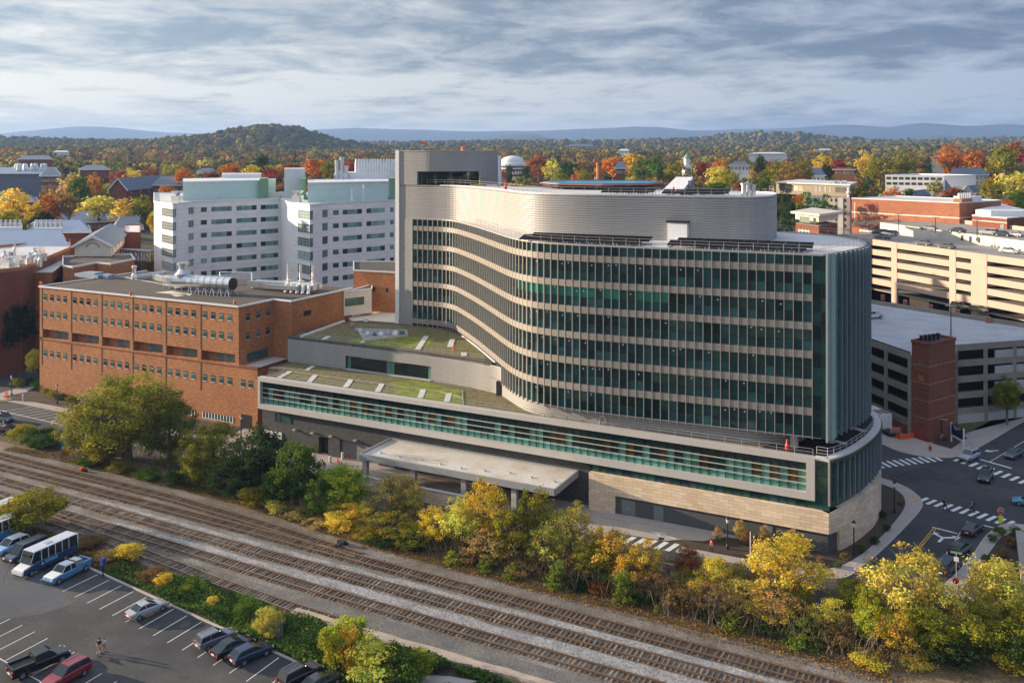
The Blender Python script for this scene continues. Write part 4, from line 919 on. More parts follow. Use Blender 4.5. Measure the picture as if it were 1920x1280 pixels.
mb=MB(); mb.box(-119.6,-114.4,V0,18.4,12.6,12.7); mb.build('lower_roof',M['membrane'],bk)
mb=MB(); mb.box(-119.5,-114.2,V0-.1,V0+.3,12.6,13.2); mb.box(-114.7,-114.2,V0,18.4,12.6,13.0); mb.build('parapet',M['brick_red'],bk)
# rooftop plant: the silver duct
def rp(px,py,z=25.35): 
    x,y=g(px,py,z); return x,y
dt=thing('exhaust_duct','large shiny silver exhaust duct on lattice legs on the brown brick-wing roof','duct',(-146,23,25.3))
A=Vector((*rp(354,548),28.0)); B=Vector((*rp(436,554),28.0))
mb=MB()
for k in range(7):
    p=A.lerp(B,k/7); q=A.lerp(B,(k+1)/7); mb.seg(p,q,1.5,18)
    mb.seg(A.lerp(B,(k+.95)/7),A.lerp(B,(k+1.03)/7),1.58,18)
mb.build('duct_barrel',M['galv'],dt,smooth=False)
mb=MB(); d=(B-A).normalized(); mb.seg(B-d*.2,B+d*.32,1.36,18); mb.build('duct_mouth',M['black'],dt)
mb=MB(); mb.seg(A-d*3.4,A,1.9,16,1.55); mb.lathe((A.x-d.x*1.6,A.y-d.y*1.6,28.0),[(1.5,0),(1.7,1.6),(1.0,2.7),(1.0,3.6),(1.35,3.7),(1.35,4.2)],14); mb.build('fan_housing',M['galv'],dt)
mb=MB()
for k in range(6):
    p=A.lerp(B,.08+.17*k); nn_=Vector((-d.y,d.x,0))
    for s in (-1,1): mb.seg((p.x+nn_.x*1.6*s,p.y+nn_.y*1.6*s,25.3),(p.x+nn_.x*.7*s,p.y+nn_.y*.7*s,27.4),.09,4); mb.seg((p.x+nn_.x*1.6*s+1.2*d.x,p.y+nn_.y*1.6*s+1.2*d.y,25.3),(p.x+nn_.x*.7*s,p.y+nn_.y*.7*s,27.2),.07,4)
mb.build('lattice_leg',M['silver'],dt)
ah=thing('air_handler','white-framed air handling unit left of the silver duct','air handler',(*rp(330,545),25.3))
x,y=rp(333,541); mb=MB(); mb.box(x-3.2,x+2.6,y-1,y+1.4,25.9,27.9); mb.build('cabinet',M['galv'],ah)
mb=MB()
for s in (-3.4,-1.4,.6,2.7): mb.seg((x+s,y-1.3,25.3),(x+s,y-1.3,28.3),.12,4); mb.seg((x+s,y-1.3,28.3),(x+s,y+1.5,28.3),.12,4)
mb.seg((x-3.4,y-1.3,28.3),(x+2.7,y-1.3,28.3),.12,4); mb.seg((x-3.4,y-1.3,26.2),(x+2.7,y-1.3,26.2),.12,4); mb.build('pipe_frame',M['white'],ah)
pr=thing('pipe_rack','rack of grey and white ducts with thin stacks at the right of the brown roof','ducts',(*rp(530,552),25.3))
a=Vector((*rp(468,541),26.6)); b=Vector((*rp(590,549),26.6))
mb=MB(); mb.beam(a,b,1.7,1.4); d2=(b-a).normalized(); n2=Vector((-d2.y,d2.x,0))
mb.beam(a+n2*2.6,b+n2*2.6,1.3,1.1); mb.beam(a-n2*2.2+d2*6,b-n2*2.2-d2*3,1.0,.9); mb.build('duct_run',M['galv'],pr)
for k in range(5):
    p=a.lerp(b,.62+.085*k)-n2*1.2; mb=MB(); mb.seg((p.x,p.y,27.2),(p.x+.7*d2.x-n2.x*1.4,p.y+.7*d2.y-n2.y*1.4,25.4),.36,8); mb.build('bent_duct',M['white'],pr)
for k in range(3):
    p=a.lerp(b,.47+.19*k)+n2*3.4; mb=MB(); mb.box(p.x-.7,p.x+.7,p.y-.7,p.y+.7,25.3,27.4); mb.seg((p.x,p.y,27.3),(p.x,p.y,31.2),.27,8); mb.build('stack',M['galv'],pr)
mb=MB(); q0=rp(412,527); q1=rp(472,528)
mb.seg((*q0,27.6),(*q1,27.6),.16,6); mb.seg((*q1,27.6),(*rp(473,541),25.4),.16,6); mb.seg((*q0,27.6),(*rp(416,537),25.4),.16,6); mb.build('pipe_loop',M['galv'],pr)
pl_=thing('pipe_rack','low line of pipes with a bulb-shaped vent at the left rear of the brown roof','ducts',(*rp(290,523),25.3))
q0=rp(252,523); q1=rp(310,515); q2=rp(292,527)
mb=MB(); mb.seg((*q0,26),(*q1,26),.35,6); mb.seg((q0[0]+1,q0[1]-1.5,25.8),(q1[0]+1,q1[1]-1.5,25.8),.25,6); mb.build('pipe',M['galv'],pl_)
mb=MB(); mb.lathe((*q0,25.3),[(.9,0),(.8,1),(.45,1.6),(.5,2.9),(.7,3),(.6,3.5)],10); mb.build('vent',M['galv'],pl_)
mb=MB()
for k in range(9): p=Vector(rp(291,524)).lerp(Vector(rp(318,530)),k/8); mb.box(p.x-.3,p.x+.3,p.y-.8,p.y+.8,25.4,26.6)
mb.build('louvre_box',M['silver'],pl_)
x,y=rp(176,519); sk=MB(); sk.box(x-5,x+4,y-2,y+2,25.3,26.2); sk.box(x-3,x+2,y-1.4,y+1.4,26.2,26.6); sk.box(x+4.6,x+6.6,y-1,y+1,25.3,26.3); tag(sk.build('tarpaulin_stack',plain('blue_tarp',(.26,.32,.38),.6)),'low heap under pale blue-grey tarpaulin at the rear left of the brown roof','tarpaulin')
mb=MB()
for pts in ([(290,548),(322,545),(360,551),(356,554)],[(320,552),(345,551),(352,553),(330,556)],[(235,519),(312,533),(312,534.4),(235,520.4)]): mb.poly([rp(*p) for p in pts],25.33)
mb.build('paver_path',M['cream'],bk)
for i,(px,py) in enumerate(((77,535),(245,555),(440,571))):
    x,y=rp(px,py); mb=MB(); mb.lathe((x,y,25.55),[(.3,0),(.3,.5),(.15,.75)],8); tag(mb.build('obstruction_light',M['orange']),['red roof light at the left corner of the brick wing','red roof light in the middle of the brick wing parapet','red roof light near the right corner of the brick wing'][i],'light')
# ================================================================== GENERIC BUILDING
def building(name,label,poly,z0,z1,wall,roof=None,wins=None,par=.5,coping=None,cat='building',winm='glass',group=None,ploc=None):
    c=(sum(p[0] for p in poly)/len(poly),sum(p[1] for p in poly)/len(poly),z0)
    t=thing(name,label,cat,c,0,group)
    mb=MB(); mb.prism(poly,z0,z1-.1); mb.build('wall',wall,t)
    mb=MB(); mb.prism(poly,z1-.1,z1); mb.build('roof',roof or M['membrane'],t)
    if par:
        mb=MB()
        for a,b in zip(poly,poly[1:]+poly[:1]): mb.beam((a[0],a[1],z1+par/2-.05),(b[0],b[1],z1+par/2-.05),.3,par)
        mb.build('parapet',coping or wall,t)
    for (e,s0,s1,h0,h1,col) in (wins or []):
        a=Vector(poly[e]); b=Vector(poly[(e+1)%len(poly)]); d=(b-a).normalized(); n=Vector((d.y,-d.x)); cc_=Vector(c[:2])
        if n.dot(a-cc_)<0: n=-n
        L=(b-a).length; p=a+d*s0*L+n*.04; q=a+d*s1*L+n*.04; pi=a+d*s0*L-n*.02; qi=a+d*s1*L-n*.02
        mb=MB(); mb.hexa([(p.x,p.y,h0),(q.x,q.y,h0),(qi.x,qi.y,h0),(pi.x,pi.y,h0)],[(p.x,p.y,h1),(q.x,q.y,h1),(qi.x,qi.y,h1),(pi.x,pi.y,h1)],0,col); mb.build('window',M[winm],t)
    return t
def rowwins(e,n,s0,s1,fill,zs,h,col=(.03,.06,.06),pick=None):
    out=[]
    for z in zs:
        for k in range(n):
            a=s0+(s1-s0)*(k+.5-fill/2)/n; b=s0+(s1-s0)*(k+.5+fill/2)/n
            c=col if pick is None else RNG.choice(pick); out.append((e,a,b,z,z+h,c))
    return out
TEALS=[(.13,.26,.25),(.09,.2,.19),(.03,.07,.065),(.2,.34,.33),(.04,.09,.08),(.02,.03,.028)]
# ================================================================== WHITE HOSPITAL
zt=42.2
def gp_(px,py): return g(px,py,zt)
def atd(px,Y): p=at(px,400,Y); return (p[0],p[1])
WL=[atd(288.7,284),atd(324,270),atd(363.7,284),atd(526,303),atd(526,345),atd(288.7,345)]
WR=[atd(526,303),atd(541,278),atd(581,266),atd(615,276),atd(760,296),atd(770,350),atd(526,350)]
levels=[39.1-4.03*k for k in range(7)]
wins=[]
for z in levels:
    wins+= [(0,.44,1.0,z-.6,z+1.9,RNG.choice(TEALS[2:5]))]+[(1,.0,.14,z-.6,z+1.9,TEALS[1])]+[(1,.72,.97,z-.4,z+1.7,RNG.choice(TEALS[:3]))]
    for s0,s1 in ((.075,.14),(.19,.24),(.36,.42),(.475,.54),(.65,.71),(.76,.82),(.91,.97)): wins.append((2,s0,s1,z,z+1.45,RNG.choice(TEALS)))
    for s0,s1 in ((.243,.357),(.543,.647),(.823,.907)): wins.append((2,s0,s1,z,z+1.45,TEALS[RNG.choice([0,3,3])]))
def whosp(poly,label,wins):
    t=thing('white_hospital',label,'hospital',(poly[0][0],poly[0][1],0))
    mb=MB(); mb.prism(poly,0,zt); mb.build('wall',M['panel'],t)
    mb=MB(); mb.prism(poly,zt,zt+.05); mb.build('roof',M['membrane'],t)
    mb=MB()
    for a,b in zip(poly,poly[1:]+poly[:1]): mb.beam((a[0],a[1],zt+.25),(b[0],b[1],zt+.25),.35,.45)
    mb.build('parapet',M['white'],t)
    c=Vector((sum(p[0] for p in poly)/len(poly),sum(p[1] for p in poly)/len(poly))); cnt=0; rest=MB()
    for (e,s0,s1,h0,h1,col) in wins:
        a=Vector(poly[e]); b=Vector(poly[(e+1)%len(poly)]); d=(b-a).normalized(); n=Vector((d.y,-d.x)); n=-n if n.dot(a-c)<0 else n; L=(b-a).length
        def bx(mb,s0,s1,h0,h1,o0,o1,col):
            p=a+d*s0*L; q=a+d*s1*L
            mb.hexa([(p.x+n.x*o1,p.y+n.y*o1,h0),(q.x+n.x*o1,q.y+n.y*o1,h0),(q.x+n.x*o0,q.y+n.y*o0,h0),(p.x+n.x*o0,p.y+n.y*o0,h0)],[(p.x+n.x*o1,p.y+n.y*o1,h1),(q.x+n.x*o1,q.y+n.y*o1,h1),(q.x+n.x*o0,q.y+n.y*o0,h1),(p.x+n.x*o0,p.y+n.y*o0,h1)],0,col)
        if h0<14: continue
        if cnt>=98: bx(rest,s0,s1,h0,h1,-.1,.05,col); continue
        cnt+=1; mb=MB(); bx(mb,s0,s1,h0,h1,-.1,.05,col); w_=mb.build('window',M['glassf'],t)
        if e<2 or (e==2 and len(poly)==7 and s1-s0>.3):
            mb=MB(); m_=max(2,int((s1-s0)*L/1.0))
            for k in range(m_+1): s=s0+(s1-s0)*k/m_; bx(mb,s-.05/L,s+.05/L,h0,h1,.05,.12,(1,1,1))
            for k in range(4): h=h0+(h1-h0)*k/3; bx(mb,s0,s1,h-.035,h+.035,.05,.08,(1,1,1))
            mb.build('frame',M['white'],w_)
    if rest.f: tag(rest.build('window',M['glassf'],t),kind='stuff')
    return t
wl=whosp(WL,'left wing of the white panelled hospital with teal windows behind the brick wing',wins)
wins=[]
for z in levels[:7]:
    z-=.4
    wins+=[(1,.46,1.0,z-.6,z+2.0,RNG.choice(TEALS[2:5])),(2,0,.16,z-.6,z+2.0,TEALS[1]),(2,.68,.97,z-.4,z+1.8,RNG.choice(TEALS[1:4]))]
    for s0,s1 in ((.06,.13),(.18,.24),(.36,.42),(.48,.54),(.66,.72),(.79,.84)): wins.append((3,s0,s1,z,z+1.45,RNG.choice(TEALS)))
    for s0,s1 in ((.243,.357),(.543,.657)): wins.append((3,s0,s1,z,z+1.45,TEALS[3]))
wr=whosp(WR,'right wing of the white panelled hospital beside the grey shaft of the glass tower',wins)
def boxat(px0,px1,Y0,Y1,z0,z1): return [atd(px0,Y0),atd(px1,Y0+ (Y1-Y0)*.0),atd(px1,Y1),atd(px0,Y1)]
def sub(t,name,px0,px1,Y0,Y1,z0,z1,m,skew=6):
    mb=MB(); mb.prism([atd(px0,Y0),atd(px1,Y0+skew),atd(px1,Y1+skew),atd(px0,Y1)],z0,z1); return mb.build(name,m,t)
sub(wl,'plant_room',343,487,292,325,zt,zt+5.9,M['teal'],16); sub(wl,'plant_coping',343,487,291.8,325,zt+5.9,zt+6.3,M['white'],16)
sub(wl,'stair_tower',487,503,306,320,zt,zt+6.8,M['green'],2); sub(wl,'penthouse',416,490,330,345,zt+5,zt+7.8,M['white'],2); sub(wl,'screen',503,517,325,335,zt,zt+6,M['teal'],1)
sub(wl,'parapet_screen',497,556,312,314,zt,zt+1.9,M['white'],2)
sub(wr,'plant_room',577,728,282,312,zt,zt+6.0,M['teal'],14); sub(wr,'plant_coping',577,728,281.7,312,zt+6,zt+6.35,M['white'],14)
sub(wr,'stair_tower',730,744,296,312,zt,zt+7.2,M['green'],1); sub(wr,'stair_tower',563,574,300,318,zt,zt+7,M['green'],1)
sub(wr,'lift_tower',533,572,312,330,zt,zt+10,M['white'],3); sub(wr,'plant_block',630,742,318,332,zt,zt+8.6,M['white'],4)
for k in range(16):
    px=668+5.2*k; p=at(px,330,322); mb=MB(); mb.lathe((p[0],p[1],zt+8.5),[(.55,0),(.55,RNG.uniform(2.2,4.6)),(.3,4.8)],8); mb.build('exhaust_stack',M['white'],wr)
for k,(px,h) in enumerate(((632,7),(641,8),(649,5))): p=at(px,330,318); mb=MB(); mb.lathe((p[0],p[1],zt+6),[(1.1,0),(1.1,2),(.7,2.5),(.8,h)],10); mb.build('exhaust_stack',M['galv'],wr)
for px,Y in ((536,300),(556,281)): 
    pass
for px,Y,t in ((332,282,wl),(558,285,wr)):
    p=at(px,380,Y); mb=MB(); mb.box(p[0]-1.5,p[0]+1.5,p[1]-1,p[1]+1,zt+.05,zt+2.2); mb.lathe((p[0],p[1],zt+2.2),[(.5,0),(1.9,1.4)],10); mb.build('satellite_dish',M['galv'],t)
mb=MB()
for px,h in ((660,4.5),(682,5.5)): p=at(px,370,284); mb.seg((p[0],p[1],zt),(p[0],p[1],zt+h),.35,6)
mb.build('antenna',M['white'],wr)
# small brick annex, cream corridor and paved court
AX=[atd(663,226),atd(744,222),atd(744,244),atd(663,244)]
building('brick_annex','small orange brick annex with brown gravel roof left of the grey shaft',AX,0,28.4,M['brick'],M['gravelroof'],[(0,.45,.51,23.6,24.6,(.03,.04,.04)),(0,.75,.81,23.6,24.6,(.03,.04,.04))],.35,M['white'])
CO_=[(-114.3,37.2),atd(697,222),atd(697,230),(-114.3,46)]
building('link_corridor','cream enclosed corridor joining the brick wing to the brick annex',[(-114.2,36.5),atd(697,219),atd(697,226),(-114.2,42)],19.2,24.9,M['cream'],M['gravelroof'],[(0,.05,.72,21.4,23.3,(.10,.14,.10))],.25,M['white'],'corridor')
mb=MB(); mb.prism([g(636,578,19),g(700,556,19),g(745,560,19),g(745,612,19),g(660,598,19)],17.2,18.58); tag(mb.build('paved_court',M['cream']),'sunlit cream paved roof court between the brick wing and the grey shaft','terrace')
railing([(-113.5,37.5),g(698,566,19)],18.6,None,off=0,nr_=2,name='court_railing'); 
o=bpy.data.objects['court_railing']; tag(o,'thin railing along the cream roof court beside the brick wing','railing')
# ================================================================== LEFT: BRICK LABS
def pz(px,py,z): return g(px,py,z)
LB=[pz(-60,517,27),pz(42,506,27),pz(131,468,27),pz(131,452,27),pz(-60,470,27)]
t=building('brick_laboratory','tall red-brown brick building with white machinery on its roof at the left picture edge',LB,0,27,M['brick_red'],M['membrane'],[(0,.02,.32,10.5,14.5,(.03,.04,.04))],.9,M['brick'])
mb=MB()
for k in range(26):
    x,y=pz(RNG.uniform(-20,85),RNG.uniform(476,502),27.2); s=RNG.uniform(.5,1.4)
    if k%3: mb.box(x-s,x+s,y-s,y+s,27,27+RNG.uniform(.8,2.4))
    else: mb.lathe((x,y,27),[(s*.7,0),(s*.7,2),(s*.3,2.6),(s*.3,3.4)],8)
mb.build('roof_machinery',M['galv'],t)
LC=[pz(52,511,24.8),pz(98,511,24.8),pz(126,490,24.8),pz(88,490,24.8)]
building('brick_laboratory','lower brick bay with sloping pale roof beside the tall left building',LC,0,24.8,M['brick'],M['membrane'],[(0,.0,.22,6,22,(.03,.025,.02)),(1,.15,.42,17,22.5,(.02,.02,.02)),(1,.52,.82,17,22.5,(.02,.02,.02))],.3,M['white'])
LD=[pz(118,500,26.5),pz(137,502,26.5),pz(180,494,26.5),pz(208,496,26.5),pz(252,487,26.5),pz(245,478,26.5),pz(118,482,26.5)]
t=building('brick_laboratory','orange brick block with white drainpipes directly behind the brick wing roof',LD,0,26.5,M['brick'],M['gravelroof'],None,.5,M['white'])
mb=MB()
for px,py in ((179,495),(215,494)): x,y=pz(px,py,26); mb.seg((x,y-.3,18),(x,y-.3,26.3),.16,5)
mb.build('drainpipe',M['white'],t)
# gabled hall with lunette
def atp(px,Y): p=at(px,400,Y); return (p[0],p[1])
def gable(name,label,px0,px1,Y0,px2,Y2,zb,ze,zr,wall,gwall,roof,lunette=False,wins=0):
    # front gable from px0..px1 at depth Y0, ridge runs back to px2 (right end) at Y2
    a=Vector(atp(px0,Y0)); b=Vector(atp(px1,Y0)); c=Vector(atp(px2,Y2)); d=a+(c-b); m=(a+b)/2; mr=(c+d)/2
    t=thing(name,label,'building',(m.x,m.y,zb))
    mb=MB(); mb.prism([a,b,c,d],zb,ze-3.2); mb.build('wall',wall,t)
    mb=MB(); mb.prism([a,b,c,d],ze-3.2,ze)
    mb.face([(a.x,a.y,ze),(b.x,b.y,ze),(m.x,m.y,zr)]); mb.face([(d.x,d.y,ze),(c.x,c.y,ze),(mr.x,mr.y,zr)]); mb.build('gable_wall',gwall,t)
    mb=MB(); n=(b-a).normalized()*.9; f=(a-d).normalized()*.8
    for s,p,q in ((-1,a,d),(1,b,c)):
        P0=p+f+n*s; Q0=q-f+n*s; R0=m+f; S0=mr-f
        mb.hexa([(P0.x,P0.y,ze-.5),(Q0.x,Q0.y,ze-.5),(S0.x,S0.y,zr),(R0.x,R0.y,zr)],[(P0.x,P0.y,ze-.1),(Q0.x,Q0.y,ze-.1),(S0.x,S0.y,zr+.4),(R0.x,R0.y,zr+.4)])
    mb.build('roof',roof,t)
    mb=MB()
    for p in (a,b): mb.beam((p.x+f.x*1.02+n.x*(1 if p is b else -1),p.y+f.y*1.02+n.y*(1 if p is b else -1),ze-.35),(m.x+f.x*1.02,m.y+f.y*1.02,zr+.1),.3,.6)
    mb.build('cornice',M['white'],t)
    dd=(b-a).normalized(); nn=Vector((dd.y,-dd.x)); nn=-nn if nn.dot(f)<0 else nn
    if lunette:
        mb=MB(); r=(b-a).length*.19; c0=m+nn*.1; P=[]
        for i in range(13):
            th=math.pi*i/12
            if i<12:
                t2=math.pi*(i+1)/12
                f0=lambda rr,tt:(c0.x+dd.x*rr*math.cos(tt),c0.y+dd.y*rr*math.cos(tt),ze-.6+rr*.72*math.sin(tt))
                mb.face([f0(r,th),f0(r,t2),f0(r*.86,t2),f0(r*.86,th)])
        mb.build('lunette_arch',M['brick_red'],t)
    for k in range(wins):
        p=a.lerp(b,(k+.5)/wins); mb=MB(); q0=p-dd*.9+nn*.05; q1=p+dd*.9+nn*.05; q2=q1-nn*.1; q3=q0-nn*.1
        mb.hexa([(q.x,q.y,ze-8.6) for q in (q0,q1,q2,q3)],[(q.x,q.y,ze-5) for q in (q0,q1,q2,q3)],0,(.25,.27,.27)); mb.build('window',M['glassf'],t)
        p=b.lerp(c,(k+.5)/wins); e=(c-b).normalized(); n2=Vector((e.y,-e.x)); n2=-n2 if n2.dot(b-a)<0 else n2
        for zz in (ze-2.6,ze-6.4):
            mb=MB(); q0=p-e*.9+n2*.05; q1=p+e*.9+n2*.05; q2=q1-n2*.1; q3=q0-n2*.1
            mb.hexa([(q.x,q.y,zz) for q in (q0,q1,q2,q3)],[(q.x,q.y,zz+1.8) for q in (q0,q1,q2,q3)],0,(.3,.31,.3)); mb.build('window',M['glassf'],t)
    return t
gable('gabled_hall','gabled brick hall with cream pediment, half-round arch and slate-blue roof',140,208,272,237,318,0,29.9,32.6,M['brick_red'],M['cream'],M['slate'],True,5)
building('brick_block','dark red plain brick block right of the gabled hall',[atp(234,312),atp(263,312),atp(263,345),atp(234,345)],0,30.1,M['brick_red'],M['membrane'],None,.4)
# blue metal roofs
def hiproof(name,label,px0,px1,Y,depth,zb,ze,zr,wall,roof,hip=.25,wins=0,zw=None,skew=0):
    a=Vector(atp(px0,Y)); b=Vector(atp(px1,Y+skew)); fw=Vector(atp((px0+px1)/2,Y+depth))-Vector(atp((px0+px1)/2,Y)); d=a+fw; c=b+fw
    t=thing(name,label,'building',(a.x,a.y,zb)); mb=MB(); mb.prism([a,b,c,d],zb,ze); mb.build('wall',wall,t)
    r0=(a+d)/2+(b-a)*hip; r1=(b+c)/2-(b-a)*hip; e=1.0
    o=[a-(b-a).normalized()*e-fw.normalized()*e,b+(b-a).normalized()*e-fw.normalized()*e,c+(b-a).normalized()*e+fw.normalized()*e,d-(b-a).normalized()*e+fw.normalized()*e]
    mb=MB(); L=[(p.x,p.y,ze) for p in o]; A=(r0.x,r0.y,zr); B=(r1.x,r1.y,zr)
    mb.face([L[0],L[1],B,A]); mb.face([L[1],L[2],B]); mb.face([L[2],L[3],A,B]); mb.face([L[3],L[0],A]); mb.face(L[::-1]); mb.build('roof',roof,t)
    mb=MB()
    for p,q in zip(o,o[1:]+o[:1]): mb.beam((p.x,p.y,ze-.15),(q.x,q.y,ze-.15),.4,.5)
    mb.build('cornice',M['white'],t)
    dd=(b-a).normalized(); nn=-fw.normalized()
    for k in range(wins):
        p=a.lerp(b,(k+.5)/wins)
        for zz in (zw or [ze-3.2]):
            mb=MB(); q0=p-dd*.75+nn*.06; q1=p+dd*.75+nn*.06; q2=q1-nn*.12; q3=q0-nn*.12
            mb.hexa([(q.x,q.y,zz) for q in (q0,q1,q2,q3)],[(q.x,q.y,zz+1.9) for q in (q0,q1,q2,q3)],0,(.28,.3,.3)); mb.build('window',M['glassf'],t)
    return t
t=hiproof('metal_roofed_block','long low block under a plain blue metal roof at the left picture edge',-60,124,298,40,0,27,30.6,M['cream'],M['bluemetal'],.03)
for i,(x0,x1) in enumerate(((-12,42),(64,117))):
    p=thing('rooftop_plant',['white boxy cooling plant on the blue roof, cut by the left picture edge','white boxy cooling plant on the blue roof, the one further right'][i],'cooling plant',(*atp(x0,318),28))
    mb=MB(); mb.prism([atp(x0,322),atp(x1,322),atp(x1,334),atp(x0,334)],26,31.2-1.0*i*.2); mb.build('casing',M['white'],p)
    for k in range(6): q=atp(x0+(x1-x0)*(k+.5)/6,327); mb=MB(); mb.lathe((q[0],q[1],31),[(.8,0),(.8,1.3),(.5,1.6),(.5,2.6)],8); mb.build('vent',M['galv'],p)
hiproof('metal_roofed_block','blue-roofed block behind the two white cooling plants',52,166,345,30,0,27.6,31,M['brick_red'],M['bluemetal'],.12)
hiproof('metal_roofed_block','long shallow blue-roofed brick range left of the white hospital',133,262,392,26,0,27.4,31.3,M['brick_red'],M['bluemetal'],.1,16,[24.4],18)
gable('small_pavilion','small cream gabled pavilion with cupola among the trees',101,128,430,140,450,5,25,28.4,M['cream'],M['cream'],M['slate'],False,0)
mb=MB(); q=atp(113,440); mb.lathe((q[0],q[1],27),[(2.0,0),(2.4,2.8),(3,2.9),(.1,5.6)],4); tag(mb.build('cupola',M['white']),'white square cupola on the little cream pavilion','cupola')
hiproof('brick_villa','brick house with cream dormers and dark roof beside the white hospital',216,264,372,22,0,26.6,31,M['brick_red'],M['slate'],.2,4,[23.5])
hiproof('brick_hall','red brick hall with blue-grey hipped roof at the left picture edge',-40,69,430,40,2,34.5,38.4,M['brick_red'],M['slate'],.3,7,[30.5,26.5,22.5])
gable('brick_hall','long brick university hall with white pediment behind orange trees',205,238,520,330,600,5,36,42.6,M['brick_red'],M['brick_red'],M['slate'],False,6)
hiproof('brick_hall','brick hall with white cupola-like monitor in front of the white hospital',285,362,560,30,8,37.5,42.5,M['brick_red'],M['slate'],.2,9,[34])
hiproof('science_block','long grey-blue laboratory roof crowded with white vents, upper left',-10,112,640,50,15,42.8,46.8,M['slate'],M['bluemetal'],.05,0)
mb=MB()
for k in range(18): q=atp(30+RNG.uniform(0,56),650+RNG.uniform(0,20)); mb=MB(); mb.lathe((q[0],q[1],45),[(1.5,0),(1.3,3.4),(.7,4.6)],8); tag(mb.build('roof_vent',M['white']),'white vent in the cluster on the long grey-blue laboratory roof','vent','vents on the laboratory roof')
hiproof('brick_hall','brick hall with grey hipped roof in front of the laboratory roof',77,111,560,30,8,43.2,48,M['brick_red'],M['slate'],.3,6,[39.5,35.5])
hiproof('brick_hall','distant brick block with flat grey roofs on the left below the hill',35,98,880,40,20,51,54.5,M['brick_red'],M['slate'],.1,0)
hiproof('brick_hall','far grey-roofed hall half hidden by orange and red trees',150,205,760,40,20,43.2,46.8,M['brick_red'],M['slate'],.2,0)
hiproof('brick_hall','small slate-roofed hall just above the white hospital roof',372,407,640,25,15,42.9,46.5,M['brick_red'],M['slate'],.25,5,[39.5])
# footbridge to the white hospital
fb=thing('footbridge','white trussed covered footbridge running into the white hospital','footbridge',(*atp(260,300),24))
a=Vector((*atp(231,300),22.6)); b=Vector((*atp(289,293),22.6))
mb=MB(); mb.beam(a,b,3.4,.5); mb.beam(a+Vector((0,0,3.2)),b+Vector((0,0,3.2)),3.8,.45); mb.build('deck',M['slate'],fb)
mb=MB()
for k in range(12):
    p=a.lerp(b,k/11); mb.seg((p.x,p.y-1.7,22.7),(p.x,p.y-1.7,25.8),.14,4)
    if k<11: q=a.lerp(b,(k+1)/11); mb.seg((p.x,p.y-1.7,22.9 if k%2 else 25.6),(q.x,q.y-1.7,25.6 if k%2 else 22.9),.11,4)
mb.build('truss',M['white'],fb)
# ================================================================== RIGHT: GARAGES
def facade(p,q,cols): pass
# near garage
ng=thing('parking_garage','weathered grey concrete parking garage with bare bluish top deck, in shade','parking garage',(12,95,0))
q0=Vector((-2.2,76.7)); q1=Vector((7.1,64.9)); q2=Vector((15.4,78.1)); q3=Vector((29.6,91.2)); q4=Vector((38,99)); bk0=Vector((-12,134)); bk1=Vector((38,106.5))
ql=q0+(q0-q1)*2.2
DECK=[tuple(ql),tuple(q1),(15.4,72),tuple(q2),tuple(q4),tuple(bk1),tuple(bk0)]
mb=MB(); mb.prism(DECK,15.9,16.2); mb.build('top_deck',groundmat('bluish_deck',[(.30,.315,.345),(.38,.395,.43),(.43,.445,.48)],.12,1.2,(.9,1.1)),ng)
for z in (12.6,9.2,5.8,2.4):
    mb=MB(); mb.prism(DECK,z-.3,z); mb.build('deck',M['gar'],ng)
def spandrels(t,p,q,zs,h,m,th=.35,name='spandrel'):
    for z in zs:
        mb=MB(); mb.beam((p.x,p.y,z+h/2-.25),(q.x,q.y,z+h/2-.25),th,h); mb.build(name,m,t)
for p,q in ((ql,q1),(q2,q4)):
    spandrels(ng,p,q,(15.9,12.5,9.1,5.7,2.3),1.35,M['gar'])
def posts(t,p,q,n,z0,z1,w_,m,name='column'):
    for k in range(n+1):
        c=p.lerp(q,k/n); mb=MB(); mb.box(c.x-w_/2,c.x+w_/2,c.y-w_/2,c.y+w_/2,z0,z1); mb.build(name,m,t)
posts(ng,ql,q1,6,0,16.6,.75,M['gar']); posts(ng,q2,q4,4,0,16.4,.8,M['gar'])
mb=MB(); mb.beam((*(q2.lerp(q3,.02)),1.0),(*q4,1.0),.3,2.2); mb.build('infill_panel',plain('pale_block',(.40,.40,.39),.85),ng)
for z in (5.0,8.4,11.8): 
    p=q2.lerp(q4,.33); q=q2.lerp(q4,.58); mb=MB(); mb.beam((p.x,p.y,z+2.2),(q.x,q.y,z+2.2),.3,2.4); mb.build('infill_panel',plain('pale_block',(.40,.40,.39),.85),ng)
mb=MB(); mb.beam((ql.x,ql.y,1.0),(q1.x,q1.y,1.0),.28,2.0); mb.build('brick_base',M['brick_red'],ng)
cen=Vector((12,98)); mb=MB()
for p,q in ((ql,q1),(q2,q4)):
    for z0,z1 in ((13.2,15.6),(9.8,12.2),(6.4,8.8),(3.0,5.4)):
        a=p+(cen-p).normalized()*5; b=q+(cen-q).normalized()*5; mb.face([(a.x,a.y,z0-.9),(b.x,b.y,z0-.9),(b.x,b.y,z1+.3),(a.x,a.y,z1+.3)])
mb.build('shade_backing',plain('garage_shadow_wall',(.03,.03,.03),.9),ng)  # near-black sheet: shade inside the garage openings put into its colour
mb=MB(); mb.beam((*bk0,16.7),(*bk1,16.7),.4,1.1); mb.build('parapet',M['gar'],ng)
mb=MB(); mb.beam((ql.x,ql.y,17.0),(q1.x,q1.y,17.0),.1,.5); mb.build('cable_rail',M['black'],ng)
mb=MB()
